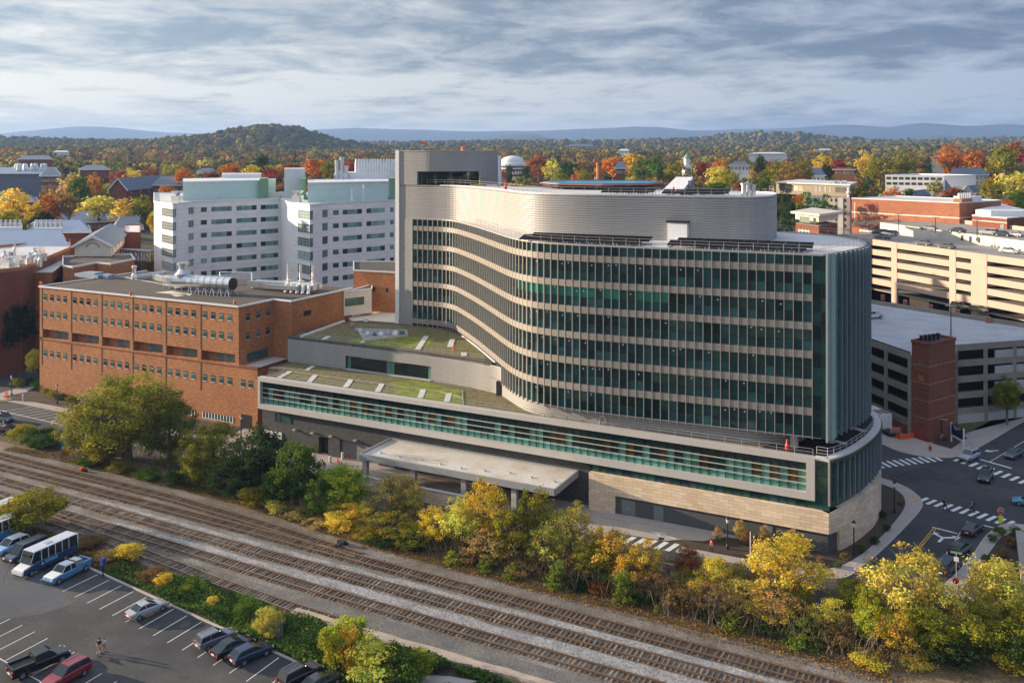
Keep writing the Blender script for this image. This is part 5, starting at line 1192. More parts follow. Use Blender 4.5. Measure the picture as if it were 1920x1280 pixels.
for k in range(24):
    c=bk0.lerp(bk1,.06+.9*k/23); d=Vector((.42,-.9)); mb.face([(c.x+d.x*1.2,c.y+d.y*1.2,16.21),(c.x+.12+d.x*1.2,c.y+d.y*1.2,16.21),(c.x+.12+d.x*6,c.y+d.y*6,16.21),(c.x+d.x*6,c.y+d.y*6,16.21)])
for k in range(16):
    c=Vector((2,90)).lerp(Vector((30,104)),k/15); d=Vector((.5,.85)); mb.face([(c.x,c.y,16.21),(c.x+.12,c.y,16.21),(c.x+.12+d.x*5,c.y+d.y*5,16.21),(c.x+d.x*5,c.y+d.y*5,16.21)])
mb.build('stall_marking',M['line'],ng)
for i,(px,py) in enumerate(((1655,560),(1697,570),(1745,579),(1796,588),(1853,602))):
    x,y=g(px,py,16.6); mb=MB(); mb.box(x-.5,x+.5,y-.5,y+.5,16.2,17.7); mb.build('parapet_pier',plain('red_pier',(.36,.13,.1),.9),ng)
st=thing('stair_tower','square red brick stair tower at the corner of the grey garage','stair tower',(11,66,0))
S=[(7.5,64.3),(10.8,62.4),(15.4,70.9),(12.0,73.0)]
mb=MB(); mb.prism(S,0,19.4); mb.build('wall',M['brick_red'],st)
mb=MB(); mb.prism([(7.9,64.4),(10.7,62.9),(15.0,70.8),(12,72.5)],19.4,19.45); mb.build('roof',M['black'],st)
mb=MB()
for a,b in zip(S,S[1:]+S[:1]): mb.beam((a[0],a[1],19.6),(b[0],b[1],19.6),.4,.5)
mb.build('coping',M['brick_red'],st)
for z in (4.5,8,11.5,15): 
    mb=MB(); P=offset(S[:2],.02); mb.ribbon(S[:3],z,z+.1,.004,.02); mb.build('band_course',M['concrete'],st)
a=Vector(S[0]);b=Vector(S[1]); n=Vector((b-a).yx); n=Vector(((b-a).y,-(b-a).x)).normalized()
for k,z in enumerate((5.6,8.9,12.0,15.2,2.6)):
    p=a.lerp(b,.4)+n*.03; q=a.lerp(b,.68)+n*.03; mb=MB(); mb.hexa([(p.x,p.y,z),(q.x,q.y,z),(q.x-n.x*.1,q.y-n.y*.1,z),(p.x-n.x*.1,p.y-n.y*.1,z)],[(p.x,p.y,z+1.0),(q.x,q.y,z+1.0),(q.x-n.x*.1,q.y-n.y*.1,z+1.0),(p.x-n.x*.1,p.y-n.y*.1,z+1.0)],0,(.45,.18,.05) if k==2 else (.12,.09,.08))
    mb.build('window',M['glassf'],st)
p=a.lerp(b,.4)+n*.03; q=a.lerp(b,.75)+n*.03; mb=MB(); mb.hexa([(p.x,p.y,0),(q.x,q.y,0),(q.x-n.x*.1,q.y-n.y*.1,0),(p.x-n.x*.1,p.y-n.y*.1,0)],[(p.x,p.y,2.3),(q.x,q.y,2.3),(q.x-n.x*.1,q.y-n.y*.1,2.3),(p.x-n.x*.1,p.y-n.y*.1,2.3)]); mb.build('door',plain('red_door',(.3,.04,.04),.6),st)
for k in range(5): mb=MB(); mb.lathe((9.2+.75*k,65.6+1.0*k,19.45),[(.3,0),(.3,.9),(.42,1.0),(.42,1.2)],8); mb.build('vent',M['black'],st)
# far beige garage
bg=thing('parking_garage','large sunlit beige parking garage with long dark slots on five levels','parking garage',(0,170,0))
f0=Vector((-29.5,198.5)); f1=Vector((38,131)); fn=Vector((.7071,.7071)); dlen=(f1-f0).length
beige=plain('beige_precast',(.50,.37,.30),.8,0,.06,.3)
def fp(s,o=0): p=f0+(f1-f0)*s+fn*o; return p
DK=[tuple(fp(0)),tuple(fp(1)),tuple(fp(1,62)),tuple(fp(0,62))]
for z in (26.4,23.3,20.2,17.1,13.5): 
    mb=MB(); mb.prism([tuple(fp(0,.4)),tuple(fp(1,.4)),tuple(fp(1,62)),tuple(fp(0,62))],z-.3,z); mb.build('deck',M['concrete'],bg)
def segs(z0,z1,s0,s1,name,o0=0,o1=.4,m=beige):
    a,b,c,d=fp(s0,o0),fp(s1,o0),fp(s1,o1),fp(s0,o1); mb=MB(); mb.prism([a,b,c,d],z0,z1); mb.build(name,m,bg)
for z0,z1 in ((27.7,29.6),(24.6,26.4),(21.5,23.3),(18.4,20.2),(15.2,17.1)): segs(z0,z1,0,1,'spandrel')
def s_at(px):
    return min(np.linspace(0,1,2000),key=lambda s:abs(px-(CX+F*((fp(s).x-CAM[0])*math.cos(rad(YAW))+(fp(s).y-CAM[1])*math.sin(rad(YAW)))/(-(fp(s).x-CAM[0])*math.sin(rad(YAW))+(fp(s).y-CAM[1])*math.cos(rad(YAW))))))
for px,wd in ((1555,4),(1618,2.0),(1677,2.4),(1786.5,2.4),(1836,5.5)):
    s=s_at(px); segs(0,29.58,s-wd/2/dlen,s+wd/2/dlen,'pier',-.12,.5)
segs(0,29.58,.97,1,'pier',-.12,.5)
mb=MB(); a,b=fp(0,9),fp(1,9); mb.face([(a.x,a.y,0),(b.x,b.y,0),(b.x,b.y,27.5),(a.x,a.y,27.5)]); mb.build('shade_backing',plain('garage_shadow_wall2',(.035,.032,.03),.9),bg)  # dark sheet behind the slots, painted to stand for the shade within
mb=MB(); mb.prism([tuple(fp(0,.4)),tuple(fp(1,.4)),tuple(fp(1,26)),tuple(fp(0,26))],28.4,28.7); mb.build('top_deck',plain('tan_deck',(.30,.27,.24),.9,0,.15,.15),bg)
# upper ramp wall with cream face and deck above
u0=Vector(g(1650,418,31.5)); u1=Vector(g(2050,470,31.5))
cw=[tuple(u0),tuple(u1),tuple(u1+fn*26),tuple(u0+fn*26)]
mb=MB(); mb.prism(cw,20,31.7); mb.build('upper_wall',plain('cream_precast',(.66,.61,.52),.8,0,.05,.2),bg)
mb=MB(); mb.prism(cw,31.7,31.75); mb.build('upper_deck',plain('tan_deck2',(.31,.28,.24),.9,0,.15,.15),bg)
d=(u1-u0).normalized()
for k,s in enumerate((.46,.50,.54)):
    p=u0+d*((u1-u0).length*s)-fn*.05; mb=MB(); mb.prism([p,p+d*1.2,p+d*1.2-fn*.02,p-fn*.02],29.3,31.0); mb.build('slot_window',M['black'],bg)
for k in range(7):
    p=u0+d*((u1-u0).length*(.60+.03*k))-fn*.05; mb=MB(); mb.prism([p,p+d*1.0,p+d*1.0-fn*.02,p-fn*.02],28.75,29.2); mb.build('slot_window',M['black'],bg)
lw=[u0+fn*26,u1+fn*26]; 
mb=MB(); mb.beam((*lw[0],32.4),(*lw[1],32.4),.4,1.4); mb.beam((*g(1600,420,30),30.2),(*lw[0],32.2),.4,1.3); mb.build('parapet',beige,bg)
# garage stair pavilion
V1=[atp(1492,312),atp(1535,300),atp(1570,312),atp(1525,329)]
t=building('stair_pavilion','brick and cream stair pavilion with flat overhanging roof at the end of the beige garage',V1,0,33.61,M['brick_red'],M['concrete'],None,0)
mb=MB(); mb.prism([(p[0]+(p[0]-sum(q[0] for q in V1)/4)*.02,p[1]+(p[1]-sum(q[1] for q in V1)/4)*.02) for p in V1],34.9,36.94); mb.build('top_storey',M['cream'],t)
mb=MB(); cx_=sum(q[0] for q in V1)/4; cy_=sum(q[1] for q in V1)/4; mb.prism([(cx_+(p[0]-cx_)*1.25,cy_+(p[1]-cy_)*1.25) for p in V1],36.94,37.65); mb.build('roof_slab',M['cream'],t)
a=Vector(V1[0]);b=Vector(V1[1]); n=Vector(((b-a).y,-(b-a).x)).normalized()
def panel(t,a,b,n,s0,s1,z0,z1,col,name='window',m='glassf',o=.08):
    p=a.lerp(b,s0)+n*o; q=a.lerp(b,s1)+n*o; mb=MB(); mb.hexa([(p.x,p.y,z0),(q.x,q.y,z0),(q.x-n.x*(o+.1),q.y-n.y*(o+.1),z0),(p.x-n.x*(o+.1),p.y-n.y*(o+.1),z0)],[(p.x,p.y,z1),(q.x,q.y,z1),(q.x-n.x*(o+.1),q.y-n.y*(o+.1),z1),(p.x-n.x*(o+.1),p.y-n.y*(o+.1),z1)],0,col); return mb.build(name,M[m],t)
panel(t,a,b,n,.15,.6,24.68,31.82,(.10,.12,.11)); panel(t,a,b,n,.76,.88,22.3,30.63,(.02,.02,.02)); panel(t,a,b,n,.18,.65,34.2,36.1,(.2,.24,.2),o=.15); panel(t,a,b,n,.78,.92,34.2,36.1,(.1,.12,.1),o=.15)
for k in range(6): panel(t,a,b,n,.14,.62,24.68+k*1.3,24.98+k*1.3,(.7,.66,.55),'frame','attr',.12)
for k in range(4): panel(t,a,b,n,.15+.15*k-.01,.15+.15*k+.02,24.68,31.82,(.7,.66,.55),'frame','attr',.13)
# brick theatre
T0=Vector(g(1597,372,39.3)); T1=Vector(g(1799,381,39.3)); T2=Vector(g(1877,376,39.3)); T3=T0+(T2-T1)
th=building('brick_theatre','big windowless sunlit brick hall with white stripe and white roof behind the beige garage',[tuple(T0),tuple(T1),tuple(T2),tuple(T3)],5,39.3,M['brick_rose'],M['membrane'],None,.3,M['white'])
n=Vector(((T1-T0).y,-(T1-T0).x)).normalized(); n2=Vector(((T2-T1).y,-(T2-T1).x)).normalized()
panel(th,T0,T1,n,0,1,33.6,34.1,(.66,.6,.5),'string_course','attr'); panel(th,T1,T2,n2,0,1,33.6,34.1,(.55,.5,.44),'string_course','attr'); panel(th,T0,T1,n,.028,.036,29,37.8,(.66,.6,.5),'downpipe','attr'); panel(th,T0,T1,n,.14,.26,34.5,38.2,(.28,.08,.045),'brick_panel','attr',.05)
mb=MB(); c_=T1+(T2-T1)*.12+(T0-T1)*.06; mb.prism([T1+(T0-T1)*.07+(T2-T1)*.05,T1+(T2-T1)*.05,T1+(T2-T1)*.3,T1+(T0-T1)*.07+(T2-T1)*.3],39.3,40.8); mb.build('roof_stair',M['brick'],th)
mb=MB()
for k in range(6): p=T1+(T2-T1)*(.08+.05*k)+(T0-T1)*.03; mb.seg((p.x,p.y,40.8),(p.x,p.y,42.8),.55,8)
mb.build('roof_fan',M['white'],th)
mb=MB(); p=T1+(T0-T1)*.2+(T2-T1)*.4; mb.prism([p,p+(T1-T0)*.14,p+(T1-T0)*.14+(T2-T1)*.3,p+(T2-T1)*.3],39.3,41.2); mb.build('plant_box',M['white'],th)
a2=T1+(T2-T1)*.5; 
W=[Vector(atp(1823,322)),Vector(atp(1888,308)),Vector(atp(1990,330)),Vector(atp(1880,360))]
t=building('brick_theatre','lower brick wing with white roof enclosure at the right edge beyond the garage',[tuple(p) for p in W],5,35.4,M['brick_red'],M['membrane'],None,.3,M['white'])
n=Vector(((W[2]-W[1]).y,-(W[2]-W[1]).x)).normalized(); n0=Vector(((W[1]-W[0]).y,-(W[1]-W[0]).x)).normalized()
for s in (.12,.3,.48): panel(t,W[1],W[2],n,s,s+.06,28.5,33.5,(.12,.16,.14))
panel(t,W[0],W[1],n0,.82,.92,28.5,33.3,(.16,.22,.18)); panel(t,W[0],W[1],n0,0,1,33.7,34.1,(.5,.46,.42),'string_course','attr')
mb=MB(); mb.prism([W[0]+(W[3]-W[0])*.1,W[0]+(W[3]-W[0])*.1+(W[1]-W[0])*.45,W[1]+(W[2]-W[1])*.45,W[3]],35.4,37.3); mb.build('roof_screen',M['white'],t)
# hotel
hz=[atp(1455,398),atp(1590,398),atp(1592,470),atp(1455,430)]
ht=building('hotel','pale grey six-storey block under a dark glazed top floor with white roof edge',[atp(1540,405),atp(1594,398),atp(1604,430),atp(1540,440)],5,38.2,M['concrete'],M['gravelroof'],None,0)
a=Vector(atp(1540,405)); b=Vector(atp(1594,398)); n=Vector(((b-a).y,-(b-a).x)).normalized()
for z in (36,33.2,30.4,27.6,24.8):
    for s in (.02,.33,.48,.80): panel(ht,a,b,n,s,s+.06,z,z+1.3,(.03,.03,.03))
panel(ht,a,b,n,.60,.76,5,37.8,(.55,.56,.58),'white_bay','attr',.2); panel(ht,a,b,n,.05,.5,5,37.9,(.46,.44,.38),'grey_bay','attr',.05)
mb=MB(); mb.prism([atp(1455,432),atp(1593,397.5),atp(1606,430),atp(1500,470)],38.2,43.2); mb.build('top_floor',plain('bronze_cladding',(.12,.10,.07),.4,.3),ht)
mb=MB(); mb.prism([atp(1452,431),atp(1594,396.5),atp(1608,431),atp(1500,472)],43.2,43.8); mb.build('roof',M['membrane'],ht)
a=Vector(atp(1455,432)); b=Vector(atp(1593,397.5)); n=Vector(((b-a).y,-(b-a).x)).normalized()
for s,w_,c in ((.26,.06,(.5,.46,.34)),(.33,.06,(.4,.36,.26)),(.55,.03,(.4,.37,.28)),(.6,.04,(.3,.28,.22)),(.68,.02,(.45,.42,.33)),(.74,.02,(.4,.37,.28)),(.82,.14,(.06,.06,.055))): panel(ht,a,b,n,s,s+w_,40.0,42.4,c)
for px in (1561,1570,1583): p=at(px,350,405); mb=MB(); mb.box(p[0]-1,p[0]+1,p[1]-1,p[1]+1,43.8,45.2); mb.build('roof_unit',M['white'],ht)
sm_=thing('astronaut_figure','small white figure-like statue on the hotel terrace edge','statue',(*atp(1591,396),38.2))
p=atp(1591,396); mb=MB(); mb.lathe((p[0],p[1],38.2),[(.5,0),(.35,1.2),(.9,1.8),(.8,2.6),(.35,3),(.55,3.3),(.5,3.9),(.2,4.2)],10); mb.build('figure',M['white'],sm_)
b=sm_; b['label']='small white statue standing on the terrace edge of the dark-topped block'; b.name='statue'
# white low garage and clustered roofs right
t=building('white_garage','long low white parking deck among the trees at upper right',[atp(1660,560),atp(1770,545),atp(1830,560),atp(1720,590)],12,43.2,M['white'],M['membrane'],None,.8,M['white'])
a=Vector(atp(1660,560)); b=Vector(atp(1770,545)); n=Vector(((b-a).y,-(b-a).x)).normalized()
for z in (41,37.8):
    for k in range(9): panel(t,a,b,n,.02+.108*k,.10+.108*k,z,z+1.6,(.06,.055,.05))
for i,(x0,x1,Y,zb,ze,zr) in enumerate(((1640,1690,470,8,32,36),(1693,1742,480,8,33,37),(1745,1800,490,8,33,37),(1800,1850,500,8,34.5,39),(1846,1893,510,8,36,40))):
    gable('shop_roof',['slate shop roof with white gable, leftmost of the row behind the brick hall','slate shop roof with white gable, second in the row behind the brick hall','slate shop roof with white gable, middle of the row behind the brick hall','slate shop roof with white gable, right of the turret','slate shop roof with white gable, rightmost of the row'][i],x0,x0+26,Y,x1+6,Y+22,zb,ze,zr,M['white'],M['white'],M['slate'])
tu=thing('turret','white turret with dark pointed roof among the shop roofs','turret',(*atp(1772,480),20))
p=atp(1772,478); mb=MB(); mb.lathe((p[0],p[1],12),[(4,0),(4,25)],8); mb.build('drum',M['white'],tu); mb=MB(); mb.lathe((p[0],p[1],37),[(4.6,0),(.2,6.5)],8); mb.build('roof',M['slate'],tu)
hiproof('white_hotel','white four-storey hotel with dark mansard roof at upper right',1780,1852,590,30,15,43,47.2,M['cream'],M['slate'],.15,9,[39.8,36.6,33.4],10)
for i,(x0,x1,Y,zb,ze,zr,w_,r_,lab) in enumerate(((1508,1546,600,20,42.5,47.2,'white','slate','white wooden house above the dark-topped block'),(1514,1557,560,20,36.8,40.4,'white','slate','lower white house with three storeys of small windows above the dark-topped block'),(1564,1602,620,20,46,47,'brick','brick_red','flat-roofed red brick house beyond the dark-topped block'),(1370,1404,640,20,48.5,51,'white','slate','white-trimmed house with grey roof above the penthouse railing'),(1404,1476,1250,25,55.6,57.6,'white','white','long white flat-roofed building among far trees'),(1532,1560,1900,30,62,64.5,'white','white','far thin white building at the foot of the wooded hill'),(1636,1676,1900,30,60.5,63,'white','white','far thin white building right of the wooded hill'),(1748,1775,900,30,53,55,'cream','slate','cream house half hidden by orange trees at upper right'),(1060,1117,2300,50,72.5,78.5,'concrete','slate','distant long pale block on the skyline above the helipad'),(494,502,2560,120,131,135,'white','slate','tiny white house on top of the wooded hill'),(1155,1172,560,20,48,52,'brick_red','slate','dark brick gable just right of the brick chimney'),(912,932,560,20,44,45,'white','white','low pale roof huts below the domed rotunda'),(1160,1180,1500,30,60,63,'white','white','small white building in the trees left of the cupola'),(100,130,1400,40,58,60,'white','white','low pale building in the far trees at the left'))):
    hiproof('distant_house',lab,x0,x1,Y,18 if Y<1000 else 40,zb,ze,zr,M[w_],M[r_],.2,5 if Y<700 else 0,[ze-3.2] if Y<700 and i!=1 else ([33.5,30.8,28] if i==1 else None))
# rotunda
ro=thing('rotunda','white-domed brick rotunda with columned portico among orange trees','rotunda',(*atp(961,880),25))
p=atp(961,880); mb=MB(); mb.lathe((p[0],p[1],20),[(14.5,0),(14.5,24.5)],28); mb.build('drum',M['brick_red'],ro)
mb=MB(); mb.lathe((p[0],p[1],44.5),[(15.4,0),(15.4,1.8)],28); mb.lathe((p[0],p[1],41.5),[(14.9,0),(14.9,1.4)],28); mb.build('cornice',M['white'],ro)
mb=MB(); prof=[(13.6,0),(13.3,.9),(12.6,1.0),(12.3,1.8),(11.5,1.9)]+[(11.5*math.cos(t),1.9+6.2*math.sin(t)) for t in np.linspace(.05,1.5,8)]; mb.lathe((p[0],p[1],46.3),prof,28); mb.build('dome',M['white'],ro)
q=Vector(atp(932,872)); q2=Vector(atp(950,872)); bkv=Vector(atp(960,890))-Vector(atp(945,875))
mb=MB(); mb.prism([q,q2,q2+bkv,q+bkv],40.5,43); mb.hexa([(q.x,q.y,43),(q2.x,q2.y,43),(q2.x+bkv.x,q2.y+bkv.y,43),(q.x+bkv.x,q.y+bkv.y,43)],[((q.x+q2.x)/2,(q.y+q2.y)/2,46.8)]*2+[((q.x+q2.x)/2+bkv.x,(q.y+q2.y)/2+bkv.y,46.8)]*2); mb.build('portico',M['white'],ro)
for k in range(6): c=q.lerp(q2,k/5); mb=MB(); mb.lathe((c.x,c.y,25),[(.75,0),(.65,15.5)],10); mb.build('column',M['white'],ro)
for k in range(4):
    c=Vector(atp(962+5*k,865.2)); mb=MB(); mb.box(c.x-.8,c.x+.8,c.y-.5,c.y+.5,31,34.5); mb.box(c.x-.8,c.x+.8,c.y-.5,c.y+.5,36.5,39.5); mb.build('window',M['white'],ro)
cu=thing('cupola','white church cupola with green copper cap above the trees','cupola',(*atp(1288,620),40)); p=atp(1288,620)
mb=MB(); mb.lathe((p[0],p[1],40),[(3.6,0),(3.6,8),(2.2,8.2),(2.2,13.5)],8); mb.build('lantern',M['white'],cu); mb=MB(); mb.lathe((p[0],p[1],53.5),[(2.4,0),(2.1,1.2),(1.2,2.3),(.2,3),(.12,5)],10); mb.build('cap',plain('copper_green',(.2,.36,.3),.6),cu)
ch=thing('chimney','round red brick chimney with a ring platform above the blue helipad','chimney',(*atp(1123,430),10)); p=atp(1123,430)
mb=MB(); mb.lathe((p[0],p[1],10),[(1.45,0),(1.3,42),(1.55,42.2),(1.55,43)],14); mb.build('shaft',M['brick'],ch)
mb=MB(); mb.lathe((p[0],p[1],45.2),[(2.3,0),(2.3,.3)],14); mb.box(p[0]-2.4,p[0]-1.8,p[1]-.3,p[1]+.3,45.3,46.4); mb.box(p[0]+1.8,p[0]+2.4,p[1]-.3,p[1]+.3,45.3,46.4); mb.build('ring_platform',M['concrete'],ch)
# ================================================================== TREES
def crown_mesh(name,seed,nclump,nleaf,leaf,clump=.34,shape='round',fill=1.0,squash=1.0,drop=0,low=.3):
    r=np.random.default_rng(seed); cs=[]
    while len(cs)<nclump:
        p=r.uniform(-1,1,3)
        d=np.linalg.norm(p)
        if shape=='cone':
            z=(p[2]+1)/2; lim=(1-z)**.8*.95+.04
            if math.hypot(p[0],p[1])>lim: continue
            if math.hypot(p[0],p[1])<lim*.45: continue
        else:
            if d>1 or d<.42*fill: continue
            if p[2]<-.6 and r.random()<low: continue
        cs.append(p)
    cs=np.array(cs)*(1-clump*.5); cs[:,:2]*=r.uniform(.9,1.08,2)
    lump=r.normal(size=(nclump,1))*.10; cs*=1+lump
    C=np.repeat(cs,nleaf,0); k=len(C)
    q=r.normal(size=(k,3)); q/=np.linalg.norm(q,axis=1,keepdims=True); q*=(r.random((k,1))**.45)*clump*np.repeat(r.uniform(.65,1.25,(nclump,1)),nleaf,0)
    q[:,2]*=.8; P=C+q
    if drop: keep=r.random(k)>drop; P=P[keep]; C=C[keep]; q=q[keep]; k=len(P)
    # leaf normals biased outward/up so that the clumps shade as volumes
    nrm=q/np.maximum(1e-6,np.linalg.norm(q,axis=1,keepdims=True))*.7+C*.5+r.normal(size=(k,3))*.55; nrm[:,2]+=.25
    nrm/=np.linalg.norm(nrm,axis=1,keepdims=True)
    t=np.cross(nrm,r.normal(size=(k,3))); t/=np.linalg.norm(t,axis=1,keepdims=True); b=np.cross(nrm,t)
    s=(leaf*r.uniform(.55,1.35,(k,1))); e=s*r.uniform(.5,.9,(k,1))
    V=np.stack([P-t*s,P-b*e,P+t*s,P+b*e],1).reshape(-1,3); V[:,2]*=squash
    me=bpy.data.meshes.new(name); me.vertices.add(len(V)); me.vertices.foreach_set('co',V.astype(np.float32).ravel())
    me.loops.add(4*k); me.loops.foreach_set('vertex_index',np.arange(4*k,dtype=np.int32)); me.polygons.add(k); me.polygons.foreach_set('loop_start',np.arange(0,4*k,4,dtype=np.int32)); me.polygons.foreach_set('loop_total',np.full(k,4,np.int32))
    cl=np.repeat(r.uniform(.72,1.25,(nclump,1)),nleaf,0); hue=np.repeat(r.normal(size=(nclump,1))*.07,nleaf,0)
    if drop: cl=cl[keep]; hue=hue[keep]
    v=cl*r.uniform(.75,1.28,(k,1)); col=np.concatenate([v*(1+hue+r.normal(size=(k,1))*.08),v*(1-hue*.35),v*(1-hue*.8),np.ones((k,1))],1).astype(np.float32)
    a=me.attributes.new('Col','FLOAT_COLOR','FACE'); a.data.foreach_set('color',np.clip(col,.02,3).ravel()); me.materials.append(M['leaf']); me.update(); return me
def trunk_mesh(name,seed,limbs=7,twigs=3,r0=.075,lo=-.9,base=-2.0):
    rr_=random.Random(seed); mb=MB(); top=.45
    def br(a,d,L,r,depth):
        segs=3; p=Vector(a); dd=Vector(d).normalized()
        for i in range(segs):
            q=p+dd*(L/segs); mb.seg(p,q,r*(1-.25*i),5,r*(1-.25*(i+1))); p=q; dd=(dd+Vector((rr_.uniform(-.25,.25),rr_.uniform(-.25,.25),rr_.uniform(-.05,.22)))).normalized()
            if depth and i>0:
                for _ in range(twigs): br(p,dd+Vector((rr_.uniform(-.9,.9),rr_.uniform(-.9,.9),rr_.uniform(-.2,.6))),L*.5,r*.38,depth-1)
    mb.seg((0,0,base),(0,0,lo*.5),r0*1.25,7,r0*.9); mb.seg((0,0,lo*.5),(.03,.02,top),r0*.9,6,r0*.35)
    for k in range(limbs):
        t=2*math.pi*k/limbs+rr_.uniform(-.4,.4); z=lo*.7+(top-lo*.7)*rr_.random()*.8
        br((0,0,z),(math.cos(t)*.8,math.sin(t)*.8,.75),.85,r0*.42,1)
    return mb.mesh(name,M['bark'])
K_={}
K_['near']=[crown_mesh('crown',100+i,110,80,.040,.25) for i in range(5)]
K_['loose']=[crown_mesh('crown',200+i,105,62,.036,.22,drop=.08) for i in range(5)]
K_['thin']=[crown_mesh('crown',300+i,75,42,.036,.2,drop=.2) for i in range(3)]
K_['cone']=[crown_mesh('crown',400+i,90,46,.055,.2,'cone') for i in range(3)]
K_['bush']=[crown_mesh('crown',500+i,46,56,.055,.34,fill=.6) for i in range(4)]
K_['far']=[crown_mesh('crown',600+i,44,24,.085,.33) for i in range(6)]
K_['pine']=[crown_mesh('crown',700+i,30,42,.06,.24,squash=1.0) for i in range(2)]
K_['big']=[crown_mesh('crown',800+i,190,95,.024,.19) for i in range(2)]
TK={'near':[trunk_mesh('trunk',i) for i in range(3)],'far':[trunk_mesh('trunk',30+i,4,0,.06) for i in range(2)]}
TK['big']=TK['near']; TK['loose']=TK['near']; TK['thin']=[trunk_mesh('trunk',60+i,11,4,.06) for i in range(3)]; TK['cone']=TK['far']; TK['bush']=[trunk_mesh('trunk',80,5,1,.03)]; TK['pine']=TK['far']
COLS={'olive':(.21,.20,.022),'yellow':(.58,.47,.07),'gold':(.50,.36,.045),'orange':(.42,.16,.025),'rust':(.24,.085,.03),'red':(.26,.045,.03),'green':(.075,.125,.022),'dark':(.035,.065,.018),'brown':(.20,.125,.05),'lime':(.25,.29,.03),'tan':(.36,.26,.09),'cedar':(.15,.19,.028),'deep':(.022,.042,.016),'yg':(.46,.43,.085)}
def vary(c,a=.12): k=R.uniform(1-a,1+a)*1.3; return (c[0]*k*R.uniform(.93,1.07),c[1]*k*R.uniform(.93,1.07),c[2]*k,1)
def tree(name,label,cat,x,y,z,h,rw,kind,col,group=None,trunkfrac=.3,limb=True):
    rz=(h*(1-trunkfrac))/2; cz=z+h-rz
    t=bpy.data.objects.new(name,None); COL.objects.link(t); t.location=(x,y,z); tag(t,label,cat,group); t.empty_display_size=.5
    c=bpy.data.objects.new('crown',R.choice(K_[kind])); COL.objects.link(c); c.parent=t; c.location=(0,0,cz-z); c.scale=(rw,rw*R.uniform(.9,1.08),rz); c.rotation_euler=(0,0,R.uniform(0,6.28)); c.color=vary(COLS[col]) if isinstance(col,str) else (*col,1)
    if limb:
        k=bpy.data.objects.new('trunk',R.choice(TK[kind])); COL.objects.link(k); k.parent=t; k.location=(0,0,cz-z); k.scale=(rw,rw,rz); k.rotation_euler=(0,0,R.uniform(0,6.28))
        k.scale=(rw,rw,(cz-z)/2.0 if (cz-z)/2.0>rz*.5 else rz)
    return t
def px_tree(label,pxc,pytop,wpx,v,kind,col,name='tree',cat='tree',group=None,z=0.0,trunkfrac=.07,dy=0):
    # place on the line y=v under pixel column pxc
    k=(pxc-CX)/F; c,s=math.cos(rad(YAW)),math.sin(rad(YAW))
    dv=v-CAM[1]; # X=dx*c+dv*s ; Y=-dx*s+dv*c ; X=kY
    dx=dv*(k*c-s)/(c+k*s); Y=-dx*s+dv*c
    ztop=CAM[2]-(pytop-HY)*Y/F; h=max(1.0,ztop-z)*1.04; rw=wpx/2*Y/F
    return tree(name,label,cat,CAM[0]+dx,v,z,h,rw,kind,col,group,trunkfrac)
